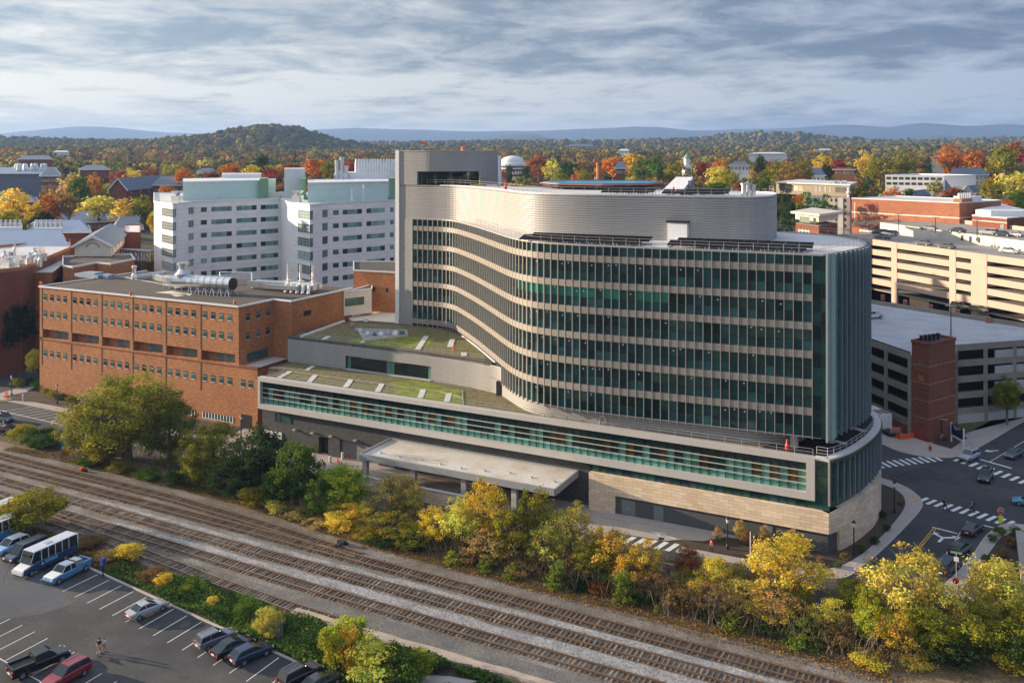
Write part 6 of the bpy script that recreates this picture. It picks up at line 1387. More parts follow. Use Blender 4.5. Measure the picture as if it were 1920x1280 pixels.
NEAR=[
 ('big olive-green tree with yellowing crown in front of the brick wing',238,702,215,-17.5,'big',(.27,.27,.04)),
 ('dark olive tree leaning on the right of the biggest tree by the brick wing',318,745,110,-16.5,'big',(.15,.165,.03)),
 ('smaller olive tree on the left side of the biggest tree',158,765,90,-19.5,'big',(.26,.26,.04)),
 ('bright green shrubby tree beside the turquoise portable toilet',82,806,92,-19.5,'near','green'),
 ('dull olive tree with yellow tips right of the big tree',400,792,118,-18.5,'big',(.22,.22,.032)),
 ('dark green ivy-choked tree below the brick garage opening',492,800,112,-19,'near','dark'),
 ('round dark green ivy-choked tree left of the white car',556,828,104,-21,'near','green'),
 ('low dark tree filling the gap before the ivy-choked trees',440,858,100,-22.5,'near','dark'),
 ('bright green broad-leaved tree at the left end of the canopy',640,872,110,-19.5,'near','lime'),
 ('thin pinkish-tan tree in front of the canopy columns',738,888,105,-17.5,'loose','tan'),
 ('yellow-green thin tree right of the pinkish-tan one',768,905,66,-17.0,'loose','yg'),
 ('glowing yellow tree below the bright green broad-leaved tree',655,945,105,-23.5,'near','gold'),
 ('dim yellow-green tree below the canopy columns',735,962,110,-24,'loose','olive'),
 ('orange-brown small tree below the garden wall',818,952,84,-22.5,'loose','gold'),
 ('tall golden-orange tree in front of the canopy roof',908,902,112,-20,'loose','gold'),
 ('olive-green upright tree at the right corner of the canopy roof',1003,912,88,-19,'loose','olive'),
 ('tan sparse tree under the tall golden-orange tree',930,985,118,-23.5,'thin','tan'),
 ('pale yellow-green rounded tree left of the grey doors',1068,946,98,-19,'loose','yg'),
 ('sparse golden tree beside the zebra crossing on the driveway',1142,990,104,-20,'loose','gold'),
 ('brown nearly bare tree below the pale yellow-green tree',1075,1040,120,-23.5,'thin','brown'),
 ('gold-tipped spindly tree in front of the zebra crossing on the driveway',1212,1012,84,-20.5,'thin','gold'),
 ('grey-brown bare tree right of the tall cedar',1230,1075,90,-23.5,'thin','brown'),
 ('small red-leaved tree at the edge of the driveway',1288,1022,62,-16.8,'loose','rust'),
 ('olive slim tree under the red-leaved tree',1285,1070,64,-20.5,'loose','olive'),
 ('bright yellow leaning tree right of the red-leaved tree',1338,1040,74,-19,'loose','yellow'),
 ('brown bare tree with few yellow leaves under the leaning yellow tree',1345,1095,110,-24,'thin','brown'),
 ('broad bright yellow tree in front of the dark wall corner',1478,1002,158,-16.5,'loose','yellow'),
 ('sparse green-brown saplings beside the curving pavement',1402,1050,70,-17.0,'thin','olive'),
 ('tan bare tree below the broad bright yellow tree',1450,1095,130,-22,'thin','tan'),
 ('olive-yellow slim tree left of the largest yellow tree',1592,1080,80,-17,'loose','olive'),
 ('green slim tree just left of the largest yellow tree',1628,1085,56,-19.5,'loose','lime'),
 ('largest yellow tree, hiding the street beside the waiting black car',1712,1036,170,-16.5,'loose','yg'),
 ('yellow-green tree crown below the waiting black car',1768,1095,92,-18.5,'loose','yg'),
 ('broad yellow tree at the right picture edge before the retaining wall',1868,1046,170,-12.5,'loose','yg'),
 ('green-yellow tree under the broad yellow tree at the right edge',1830,1130,130,-19,'loose','olive'),
 ('brown half-bare tree right of the small grey fence',1580,1150,110,-22,'thin','brown'),
 ('golden tree low between the bare trees at lower right',1682,1148,84,-23.5,'loose','gold'),
 ('dull green-grey tree at the far lower right',1900,1130,110,-18,'near','olive'),
 ('grey-green airy tree above the yellow bushes at lower right',1760,1165,130,-21.5,'loose','olive'),
 ('olive tree at the lot edge behind the white buses',58,922,124,-46.0,'near','olive'),
 ('yellow tree growing alone in the ivy beside the concrete box',503,1138,62,-53.6,'near','yg'),
]
for l,px,py,w_,v,kd,cl_ in NEAR: px_tree(l,px,py,w_,v,kd,cl_)
FILL=[('yellow-green tree filling the belt beside the tall golden-orange tree',870,935,90,-21.5,'loose','yg'),('olive tree low behind the tall golden-orange tree',960,950,90,-22.5,'loose','olive'),('yellow-green tree low beside the olive upright tree',1022,980,90,-22,'loose','yg'),('olive-yellow tree low left of the sparse golden tree',1105,1015,90,-22,'loose','olive'),('gold tree low in front of the pale crossing',1178,1040,80,-22.5,'loose','gold'),('green tree low behind the middle cedar',1150,1060,90,-22,'near','green'),('olive tree low right of the gold-tipped spindly tree',1255,1090,80,-22,'loose','olive'),('gold low tree right of the olive slim tree',1310,1085,80,-22.5,'loose','gold'),('yellow-green low tree beneath the saplings',1400,1090,100,-21.5,'loose','yg'),('gold low tree under the broad bright yellow tree',1440,1120,100,-23,'loose','gold'),('olive low tree left of the small grey fence',1490,1100,90,-20.5,'loose','olive'),('yellow low tree between the fence and the slim green tree',1560,1125,90,-21.5,'loose','yellow'),('green low tree below the slim green tree',1640,1130,90,-22.5,'near','lime'),('olive low tree under the largest yellow tree',1735,1140,110,-21.5,'near','olive'),('yellow-green low tree left of the airy grey-green tree',1700,1110,110,-19.5,'loose','yg'),('tall yellow-green tree crowding the lower right edge',1890,1095,120,-15,'loose','yg'),('green tree low at the lower right edge',1905,1180,110,-20,'near','green'),('olive tree low left of the orange-brown small tree',775,985,90,-24.5,'near','olive'),('gold tree low under the glowing yellow tree',690,985,70,-25,'near','gold'),('green tree low beside the white car',600,905,70,-22.5,'near','green'),('dark tree low between the ivy-choked trees',525,880,80,-22.5,'near','dark'),('olive tree low at the right foot of the biggest tree',370,850,80,-21,'near','olive'),('olive tree low at the left foot of the biggest tree',200,805,90,-20.5,'near','olive')]
for l,px,py,w_,v,kd,cl_ in FILL: px_tree(l,px,py,w_,v,kd,cl_)
BUSH=[('round yellow-green cedar bush, leftmost of the five beside the main track',850,1030,46,-26.6,'cone','lime'),('dark green cedar bush with bright tip, second of those beside the track',912,1040,48,-26.4,'cone','cedar'),('wide green cedar bush, third of those beside the track',962,1056,44,-26.6,'cone','cedar'),('tall pointed green cedar beside the track',1045,1044,56,-26.5,'cone','cedar'),('dark cedar just behind the tall pointed one',1088,1072,52,-25.5,'cone','dark'),('tall yellow-green cedar in the middle of the tree belt',1172,1062,70,-25.8,'cone','cedar'),('little bright yellow-green cedar at the ballast edge',1231,1143,14,-26.8,'cone','lime'),('broad green cedar under the bare trees at lower right',1376,1142,64,-26.6,'cone','cedar'),('big bushy green cedar at lower right above the ballast',1508,1160,92,-25.8,'cone','cedar'),('dark cedar beside the big bushy one',1330,1140,50,-25.5,'cone','dark')]
for l,px,py,w_,v,kd,cl_ in BUSH: px_tree(l,px,py,w_,v,kd,cl_,'cedar','cedar',None,0,.04)
SH_=[('yellow-leaved bush at the bottom right ballast edge',1625,1228,84,-27,'yellow'),('bright yellow bush low in the bottom right corner',1715,1245,70,-25,'yellow'),('bright yellow bush cut by the right bottom corner',1895,1225,90,-21,'yellow'),('dark green bush in the deep shade at bottom right',1800,1200,120,-23,'deep'),('bright lime bush at the ivy bank above the parked pickup',622,1178,54,-55.5,'lime'),('orange-yellow climbing bush right of the lime bush',655,1190,40,-55.2,'gold'),('yellow-olive bush in the middle of the ivy bank',690,1205,62,-54.0,'yg'),('green bush right of the yellow-olive one on the ivy bank',742,1215,60,-53.5,'green'),('lime green bush at the bottom of the ivy bank',790,1230,54,-52.5,'lime'),
 ('broad green bush rising behind the lime bush',655,1172,90,-53.2,'lime'),('yellow-green bush crowding the bottom of the ivy bank',700,1225,90,-55.5,'yg'),('green bush at the bottom picture edge on the ivy bank',760,1240,80,-54.5,'green'),('dark green bush beside the yellow tree in the ivy',462,1130,44,-51.3,'green'),('small yellow bush in the ivy left of the yellow tree',398,1128,20,-51,'yellow'),('small lime bush at the left end of the ivy bank',348,1108,30,-50.3,'lime'),('orange-brown bush at the lot edge right of the pickup',242,1020,62,-46.8,'gold'),('dry brown bush behind the white bus',165,1012,70,-46.2,'brown'),('dry grassy bush right of the parking meter',205,1035,64,-47.5,'tan'),('dull brown bush on the bank above the empty stalls',290,1072,70,-48.8,'brown'),('yellow weed bush beside the empty stalls',308,1085,34,-50.6,'gold'),
 ('dull green shrub at the left end of the railway verge',40,800,60,-20.5,'olive'),('brown dry shrub below the white car',560,955,64,-23.8,'tan'),('olive shrub below the dark ivy trees',470,915,60,-24,'olive'),('yellow-green shrub at the verge below the ivy trees',520,938,50,-24.5,'yg'),('brown grassy shrub beside the ballast left of the yellow tree',590,975,62,-25,'tan'),('small dark shrub below the big tree',330,880,60,-23,'dark'),('yellow shrub under the big tree',225,868,50,-22.5,'olive'),('green shrub at the foot of the big tree',280,882,58,-22.8,'green'),('orange shrub beside the portable toilet',125,845,26,-20,'orange'),('small dark green shrub right of the orange shrub',172,860,60,-22,'green'),('dark green bush under the dim yellow-green tree',720,1005,70,-26,'dark'),('dark bush left of the cedar bushes',780,1000,70,-25,'dark'),('brown leaf bush behind the cedar bushes',880,1030,80,-24.6,'brown'),('brown leaf bush between the cedar bushes',990,1050,80,-24.4,'brown'),('red-brown bush right of the dark cedar',1125,1095,50,-25.5,'rust'),('dark green bush left of the little bright cedar',1205,1110,44,-26,'dark'),('brown bush right of the little bright cedar',1275,1105,70,-25,'brown'),('dark bush between the lower right cedars',1440,1160,70,-25.5,'dark'),('brown leafy bush right of the big bushy cedar',1570,1185,70,-25.2,'brown'),
 ('upright reddish ornamental bush by the lamp near the dark wall',1345,992,20,-2.6,'tan'),('tall tan ornamental bush against the dark wall, left of two',1388,978,26,-1.2,'tan'),('low tan ornamental bush between the tall ones',1400,996,30,-2.0,'brown'),('tall tan ornamental bush against the dark wall, right of two',1434,988,24,-1.0,'tan'),('tan ornamental bush nearest the stone corner',1487,995,26,-1.0,'tan')]
for l,px,py,w_,v,cl_ in SH_: px_tree(l,px,py-(12 if v<-50 else 4),w_*(1.25 if v<-50 else 1.05),v,'bush',cl_,'bush','bush',None,0,.02)
# planting in beds
for i,(px,py,s) in enumerate(((33,722,2.6),(52,718,2.2),(70,724,2.4),(88,735,1.8),(100,742,2.0),(116,745,1.6),(132,752,1.9),(1640,935,1.0),(1655,965,1.1),(1662,990,1.0),(1640,1015,1.1),(1615,1030,1.2),(1585,1045,1.1),(1570,1060,.9),(1690,940,.8),(1450,1025,1.0),(1500,1040,1.1),(1540,1052,1.0),(1420,1010,.9),(1860,1010,1.1),(1875,1000,1.6),(1880,1040,1.2),(1895,1020,1.5),(1850,1050,1.2),(1905,1000,1.5),(1745,812,.9),(1770,818,.9),(1800,815,.8),(1870,770,1.2),(1895,765,1.2))):
    x,y=g(px,py+6); tree('shrub','low dark shrub in the planting beds' if px>200 else 'dark green shrub at the foot of the brick wing','shrub',x,y,.12,s*1.0,s*.8,'bush',RNG.choice(['dark','green','brown']) if px>200 else RNG.choice(['green','dark','olive']),'shrubs in the planting beds' if px>200 else 'shrubs at the foot of the brick wing',.02,False)
for l,px,py,w_,pyb,cl_ in (('small olive street tree before the grey garage wall',1888,706,54,797,'olive'),('yellow street tree at the left corner of the brick wing',62,653,32,720,'yellow'),('dark green hedge mass between the left brick buildings',30,560,70,700,'deep'),('dark green tree against the tall left building',20,598,50,690,'deep')):
    x,y=g(px,pyb); Y=F*CAM[2]/(pyb-HY); z=CAM[2]-(py-HY)*Y/F; tree('tree',l,'tree',x,y,0,z,w_/2*Y/F,'near',cl_)
# ivy, dry grass: stuff
def scatter(name,polys,n,zf,size,cols,hump=0.0,mat_='leaf'):
    r=np.random.default_rng(len(name)+n); pts=[]
    for poly,wgt in polys:
        P=np.array(poly); mn,mx_=P.min(0),P.max(0); need=int(n*wgt); got=0
        while got<need:
            q=r.uniform(mn,mx_,(need*3,2)); ins=np.zeros(len(q),bool); j=len(P)-1
            for i in range(len(P)):
                c=((P[i,1]>q[:,1])!=(P[j,1]>q[:,1]))&(q[:,0]<(P[j,0]-P[i,0])*(q[:,1]-P[i,1])/(P[j,1]-P[i,1]+1e-12)+P[i,0]); ins^=c; j=i
            q=q[ins][:need-got]; pts.append(q); got+=len(q)
    q=np.concatenate(pts); k=len(q); und=hump*(.5+.5*np.sin(q[:,0]*.55+np.sin(q[:,1]*.9)*1.4)*np.cos(q[:,1]*.8+q[:,0]*.21)); z=zf+und*r.random(k)**.5+r.random(k)*.12
    nrm=np.stack([r.normal(size=k)*.45,r.normal(size=k)*.45,np.ones(k)*.9],1); nrm/=np.linalg.norm(nrm,axis=1,keepdims=True)
    t=np.cross(nrm,r.normal(size=(k,3))); t/=np.linalg.norm(t,axis=1,keepdims=True); b=np.cross(nrm,t); s=size*r.uniform(.6,1.4,(k,1)); P=np.stack([q[:,0],q[:,1],z],1)
    V=np.stack([P-t*s,P-b*s*.7,P+t*s,P+b*s*.7],1).reshape(-1,3)
    me=bpy.data.meshes.new(name); me.vertices.add(len(V)); me.vertices.foreach_set('co',V.astype(np.float32).ravel()); me.loops.add(4*k); me.loops.foreach_set('vertex_index',np.arange(4*k,dtype=np.int32)); me.polygons.add(k); me.polygons.foreach_set('loop_start',np.arange(0,4*k,4,dtype=np.int32)); me.polygons.foreach_set('loop_total',np.full(k,4,np.int32))
    ci=r.integers(0,len(cols),k); col=np.array([(*c,1) for c in cols],np.float32)[ci]*np.concatenate([np.repeat(r.uniform(.7,1.3,(k,1)),3,1),np.ones((k,1))],1); a=me.attributes.new('Col','FLOAT_COLOR','FACE'); a.data.foreach_set('color',col.astype(np.float32).ravel()); me.materials.append(M['leaf']); me.update()
    o=bpy.data.objects.new(name,me); COL.objects.link(o); tag(o,kind='stuff'); return o
scatter('ivy_ground_cover',[([(-88,-48.4),(-78,-47.2),(-74,-47.4),(-62,-47.6),(-58,-48.6),(-33,-48.8),(-35,-51),(-38,-52.5),(-39.5,-55),(-38,-60),(-37,-58.6),(-44,-56.9),(-51.5,-55.7),(-70,-53.4),(-88,-50.8)],.86),([(-33,-48.7),(-12,-49.0),(-12,-49.6),(-25,-49.6),(-29,-49.7),(-33,-50)],.07),([(-29.4,-49.8),(-28.8,-49.6),(-31,-53.3),(-32.4,-53.6)],.035),([(-26.3,-49.5),(-24.6,-49.5),(-27,-53),(-28.2,-53)],.035)],44000,.05,.15,[(.07,.15,.03),(.11,.19,.035),(.045,.10,.025),(.20,.25,.05)],1.2)
scatter('dry_grass',[([(-150,-24.4),(-130,-23.6),(-107,-23.9),(-90,-24.4),(-70,-27.0),(-55,-27.9),(-40,-28.7),(-10,-28.8),(10,-29.6),(10,-27.6),(-12,-26.6),(-40,-26.8),(-55,-25.8),(-70,-24.6),(-90,-22.6),(-107,-22),(-130,-22),(-150,-22)],.6),([(-110,-45.5),(-96,-45.2),(-84,-47),(-84,-50.8),(-96,-50),(-108,-48.6)],.4)],16000,.05,.13,[(.24,.16,.07),(.17,.12,.05),(.28,.17,.06),(.13,.11,.035),(.32,.17,.06)],.35)
scatter('leaf_litter',[([(-62,-28.2),(-20,-29.6),(12,-31),(12,-28),(-20,-27),(-62,-26)],.5),([(-62,-26),(-20,-27),(12,-28),(40,-25),(40,-17.4),(-62,-17.4)],.5)],9000,.06,.1,[(.42,.24,.07),(.3,.17,.06),(.5,.33,.12),(.2,.12,.05)],.05)
scatter('verge_grass',[([(-132,-22.6),(-108,-22.8),(-95,-23.4),(-95,-21.5),(-110,-20.5),(-132,-20.5)],1)],5000,.05,.12,[(.12,.15,.03),(.16,.18,.035),(.2,.17,.05)],.2)
# undergrowth of bare twigs along the belt
r_=random.Random(77); mb=MB()
for k in range(1500):
    u=r_.uniform(-64,12); v=r_.uniform(-26.3,-19)+(-.02*(u+64)); h=r_.uniform(1.2,3.8); p=Vector((u,v,0)); d=Vector((r_.uniform(-.5,.5),r_.uniform(-.5,.5),1)).normalized(); q=p+d*h; mb.seg(p,q,.035,3,.012)
    if k%3==0: e=p+d*h*.55; mb.seg(e,e+Vector((r_.uniform(-1,1),r_.uniform(-1,1),.8)),.022,3,.008)
tag(mb.build('bare_undergrowth',plain('dry_twigs',(.24,.18,.13),.95,0,.2)),kind='stuff')
scatter('undergrowth_leaves',[([(-62,-25.6),(-20,-26.6),(14,-27.6),(14,-18.5),(-62,-18.5)],1)],26000,.3,.12,[(.12,.085,.04),(.05,.06,.02),(.2,.14,.05),(.3,.19,.05),(.04,.05,.018)],3.2)
# ------------------------------------------------------------------ background wood
WOODS=['olive','olive','gold','orange','green','brown','olive','rust','yg','dark','gold','brown','lime','orange','red']
WORD={'olive':'olive-green','gold':'golden','orange':'bright orange','green':'green','brown':'brown','rust':'rust-brown','yg':'yellow-green','dark':'dark green','lime':'light green','red':'dark red','cedar':'green','deep':'blackish green','yellow':'yellow','tan':'tan'}
def zone(px): return 'left of the white hospital' if px<290 else ('behind the white hospital' if px<745 else ('beyond the helipad roof' if px<1270 else ('behind the penthouse end and dark-topped block' if px<1600 else 'beyond the brick hall and garages')))
# hand-placed ones that stand out in the photo: px, py of crown top, py of crown base, width px, distance, colour
HP=[(25,347,425,70,420,'yellow'),(95,345,420,50,450,'brown'),(150,325,385,50,470,'green'),(125,325,395,60,520,'tan'),(175,323,370,36,540,'orange'),(175,345,400,44,480,'brown'),(222,318,345,34,700,'red'),(250,315,345,44,720,'yellow'),(282,315,340,40,720,'rust'),(185,363,405,86,400,'yg'),(232,372,412,56,390,'gold'),(265,367,405,60,400,'olive'),(312,345,385,44,470,'orange'),(62,378,410,40,400,'gold'),(95,362,410,56,410,'orange'),(130,362,400,46,410,'brown'),(78,394,425,42,370,'deep'),(12,392,450,60,360,'olive'),(35,405,455,50,350,'olive'),(290,390,430,30,360,'gold'),(345,314,340,40,560,'orange'),(395,318,345,40,560,'rust'),(430,305,335,44,570,'orange'),(475,308,340,46,560,'gold'),(505,313,345,36,540,'red'),(545,302,340,50,560,'rust'),(590,296,330,50,600,'orange'),(620,300,335,40,590,'olive'),(655,298,330,44,600,'red'),(700,300,335,44,590,'rust'),(725,298,335,40,600,'red'),(490,288,330,36,640,'dark'),(1010,290,335,58,800,'rust'),(985,310,340,28,760,'dark'),(955,306,345,15,780,'dark'),(1035,297,335,40,780,'yg'),(1065,300,340,44,740,'dark'),(1095,295,330,44,760,'brown'),(1082,322,345,28,640,'orange'),(1150,292,335,60,720,'orange'),(1190,286,330,60,760,'gold'),(1205,293,340,44,700,'green'),(1232,290,340,40,690,'green'),(1100,318,350,40,600,'olive'),(1050,322,350,40,600,'olive'),(1270,303,350,60,560,'olive'),(1318,301,335,38,620,'red'),(1350,296,330,34,700,'orange'),(1342,310,350,50,520,'yg'),(1375,318,352,50,500,'olive'),(1432,315,355,24,430,'green'),(1425,288,325,30,640,'dark'),(1460,298,345,54,600,'olive'),(1485,302,350,60,500,'brown'),(1505,298,345,50,520,'olive'),(1545,288,325,44,700,'gold'),(1572,296,330,34,680,'red'),(1552,302,335,34,640,'deep'),(1625,282,330,46,700,'gold'),(1650,295,340,60,640,'olive'),(1700,282,325,60,700,'olive'),(1780,270,320,60,700,'orange'),(1830,280,330,60,680,'orange'),(1885,270,330,70,640,'olive'),(1905,265,310,50,760,'red'),(1900,320,370,90,430,'yg'),(1862,335,375,60,430,'olive'),(1912,355,400,60,380,'green'),(1885,372,410,50,370,'orange'),(1672,348,372,34,390,'orange'),(1752,336,360,34,460,'olive'),(1790,350,372,60,420,'rust'),(1702,352,370,30,400,'green'),(1474,358,450,52,352,'dark'),(1518,357,420,62,366,'green'),(1500,375,450,46,360,'dark'),(1468,395,470,30,340,'dark'),(1545,362,420,50,380,'green'),(1390,340,352,40,400,'rust'),(1345,340,352,60,420,'green'),(1610,345,375,40,400,'olive'),(315,520,512,20,300,'gold'),(283,470,512,26,300,'gold')]
cnt=0
for px,py0,py1,w_,Y,cl_ in HP:
    x,y,zt_=at(px,py0,Y); zb=terr(x,y); kind='near' if Y<390 else 'far'
    if px>1460 and px<1550 and Y<390: kind='pine'
    zb2=CAM[2]-(py1-HY)*Y/F-3; zb=max(zb,min(zb2,zt_-5))
    tree('tree','%s tree in the autumn woods %s'%(WORD[cl_],zone(px)),'tree',x,y,zb,max(5,zt_-zb),w_/2*Y/F,kind,cl_,'%s woodland trees %s'%(WORD[cl_],zone(px)),.12); cnt+=1
occ=[]
tries=0
while cnt<290 and tries<6000:
    tries+=1
    Y=R.uniform(390,980)**1.0; px=R.uniform(-60,1980)
    if 300<px<1600 and Y<540: continue
    if R.random()>Y/900: continue
    x,y=c2w((px-CX)/F*Y,Y)
    if any((x-a)**2+(y-b)**2<(9.5)**2 for a,b in occ): continue
    sp_ok=True
    for bx,by,br in ((*atp(150,440),0),): pass
    zb=terr(x,y); py=HY+F*(CAM[2]-zb-12)/Y
    if 900<px<990 and 800<Y<900: continue
    if px<290 and (425<Y<470 or 515<Y<535 or 635<Y<660) and R.random()<.45: continue
    if px>1630 and 450<Y<640 and R.random()<.75: continue
    occ.append((x,y)); cl_=R.choice(WOODS); h=R.uniform(9,14.5)
    tree('tree','%s tree in the autumn woods %s'%(WORD[cl_],zone(px)),'tree',x,y,zb,h,h*R.uniform(.36,.5),'far',cl_,'%s woodland trees %s'%(WORD[cl_],zone(px)),.12); cnt+=1
# far forest: one mass
def forest(name,n,Y0,Y1,seed,rad0,rad1,colset,accept=None):
    r=np.random.default_rng(seed); ico=bmesh.new(); bmesh.ops.create_icosphere(ico,subdivisions=2,radius=1); ico.verts.ensure_lookup_table()
    tv=np.array([v.co[:] for v in ico.verts]); tf=np.array([[v.index for v in f.verts] for f in ico.faces]); ico.free()
    u=r.random(n); Y=Y0*(Y1/Y0)**u; half=Y*.62; X=r.uniform(-1,1,n)*half; c,s=math.cos(rad(YAW)),math.sin(rad(YAW))
    x=CAM[0]+X*c-Y*s; y=CAM[1]+X*s+Y*c; z=terrain(x,y); keep=np.ones(n,bool)
    if accept is not None: keep=accept(X,Y,r)
    x,y,z,Y=x[keep],y[keep],z[keep],Y[keep]; n=len(x)
    rr_=(rad0+(rad1-rad0)*(Y-Y0)/(Y1-Y0))*np.clip(np.exp(r.normal(size=n)*.22),.6,1.5); V=[];
    jit=1+r.normal(size=(n,len(tv),1))*.17
    V=tv[None]*jit*rr_[:,None,None]; V[:,:,2]*=r.uniform(.8,1.15,(n,1)); V+=np.stack([x,y,z+rr_*.75+3],1)[:,None,:]
    Fc=(tf[None]+(np.arange(n)*len(tv))[:,None,None]).reshape(-1,3); V=V.reshape(-1,3); k=len(Fc)
    me=bpy.data.meshes.new(name); me.vertices.add(len(V)); me.vertices.foreach_set('co',V.astype(np.float32).ravel()); me.loops.add(3*k); me.loops.foreach_set('vertex_index',Fc.astype(np.int32).ravel()); me.polygons.add(k); me.polygons.foreach_set('loop_start',np.arange(0,3*k,3,dtype=np.int32)); me.polygons.foreach_set('loop_total',np.full(k,3,np.int32))
    ci=r.integers(0,len(colset),n); base=np.array(colset,np.float32)[ci]*r.uniform(.75,1.25,(n,1)); col=np.repeat(base,len(tf),0)*r.uniform(.78,1.22,(k,1)); col=np.concatenate([col,np.ones((k,1))],1).astype(np.float32)
    a=me.attributes.new('Col','FLOAT_COLOR','FACE'); a.data.foreach_set('color',col.ravel()); me.materials.append(M['leaf']); me.update(); o=bpy.data.objects.new(name,me); COL.objects.link(o); tag(o,kind='stuff'); return o
FC=[COLS[k] for k in ('olive','olive','green','brown','gold','orange','rust','dark','olive','yg','brown','dark')]
def acc1(X,Y,r):
    px=CX+F*X/Y; k=np.ones(len(X),bool)
    k&=~((px>900)&(px<1000)&(Y>800)&(Y<905)); k&=~((px>300)&(px<1560)&(Y<600)); k&=~((px>1620)&(Y<700)); k&=~((px<290)&(Y<700)&(r.random(len(X))<.3)); k&=~((px<140)&(Y>620)&(Y<900)&(r.random(len(X))<.55)); return k
def leafwood(name,n,Y0,Y1,seed,rad0,rad1,colset,nc,nl,lf,accept=None):
    r=np.random.default_rng(seed); T=[]
    for q in range(5):
        me=crown_mesh('tmp',seed*10+q,nc,nl,lf,.36); a=np.zeros(len(me.vertices)*3,np.float32); me.vertices.foreach_get('co',a); c=np.zeros(len(me.polygons)*4,np.float32); me.attributes['Col'].data.foreach_get('color',c); T.append((a.reshape(-1,3),c.reshape(-1,4))); bpy.data.meshes.remove(me)
    u=r.random(n); Y=Y0*(Y1/Y0)**u; X=r.uniform(-1,1,n)*Y*.62; c_,s_=math.cos(rad(YAW)),math.sin(rad(YAW)); x=CAM[0]+X*c_-Y*s_; y=CAM[1]+X*s_+Y*c_; keep=accept(X,Y,r) if accept else np.ones(n,bool); x,y,Y=x[keep],y[keep],Y[keep]; n=len(x); z=terrain(x,y)
    R_=(rad0+(rad1-rad0)*(Y-Y0)/(Y1-Y0))*np.clip(np.exp(r.normal(size=n)*.24),.6,1.7); ang=r.uniform(0,6.28,n); VV=[];CC=[]
    for k in range(n):
        v,c=T[k%5]; ca,sa=math.cos(ang[k]),math.sin(ang[k]); h=R_[k]*(.85+.4*((k*37)%11)/11)
        VV.append(np.stack([x[k]+R_[k]*(v[:,0]*ca-v[:,1]*sa),y[k]+R_[k]*(v[:,0]*sa+v[:,1]*ca),z[k]+h*.9+2+h*v[:,2]],1)); b=np.array((*colset[r.integers(len(colset))],1),np.float32)*r.uniform(.8,1.25); b[3]=1; CC.append(c*b)
    V=np.concatenate(VV).astype(np.float32); C=np.concatenate(CC).astype(np.float32); k=len(C)
    me=bpy.data.meshes.new(name); me.vertices.add(len(V)); me.vertices.foreach_set('co',V.ravel()); me.loops.add(4*k); me.loops.foreach_set('vertex_index',np.arange(4*k,dtype=np.int32)); me.polygons.add(k); me.polygons.foreach_set('loop_start',np.arange(0,4*k,4,dtype=np.int32)); me.polygons.foreach_set('loop_total',np.full(k,4,np.int32))
    a=me.attributes.new('Col','FLOAT_COLOR','FACE'); a.data.foreach_set('color',C.ravel()); me.materials.append(M['leaf']); me.update(); o=bpy.data.objects.new(name,me); COL.objects.link(o); tag(o,kind='stuff')
leafwood('woodland_mass',2700,520,1100,1,4.6,6.5,FC,16,15,.13,acc1)
HC=[tuple(1.75*c for c in k) for k in [(.10,.095,.02),(.085,.08,.02),(.065,.075,.018),(.12,.095,.03),(.13,.11,.025),(.05,.06,.018),(.18,.15,.03),(.15,.085,.025),(.10,.075,.025)]]
RC=[COLS[k] for k in ('rust','gold','olive','brown','orange','tan','olive','rust','brown','dark','gold')]
leafwood('autumn_wood',6500,1000,1900,2,4.8,7.0,[tuple(c*.95 for c in k) for k in RC]+HC,11,10,.19)
forest('wooded_hills',8500,1700,2650,4,5.5,8.5,HC+HC+[(.26,.14,.03),(.28,.2,.04)])
forest('wooded_hills',13000,2100,5200,3,7,12,[tuple(c*.85 for c in k) for k in HC])
HAZE=7.5e-5
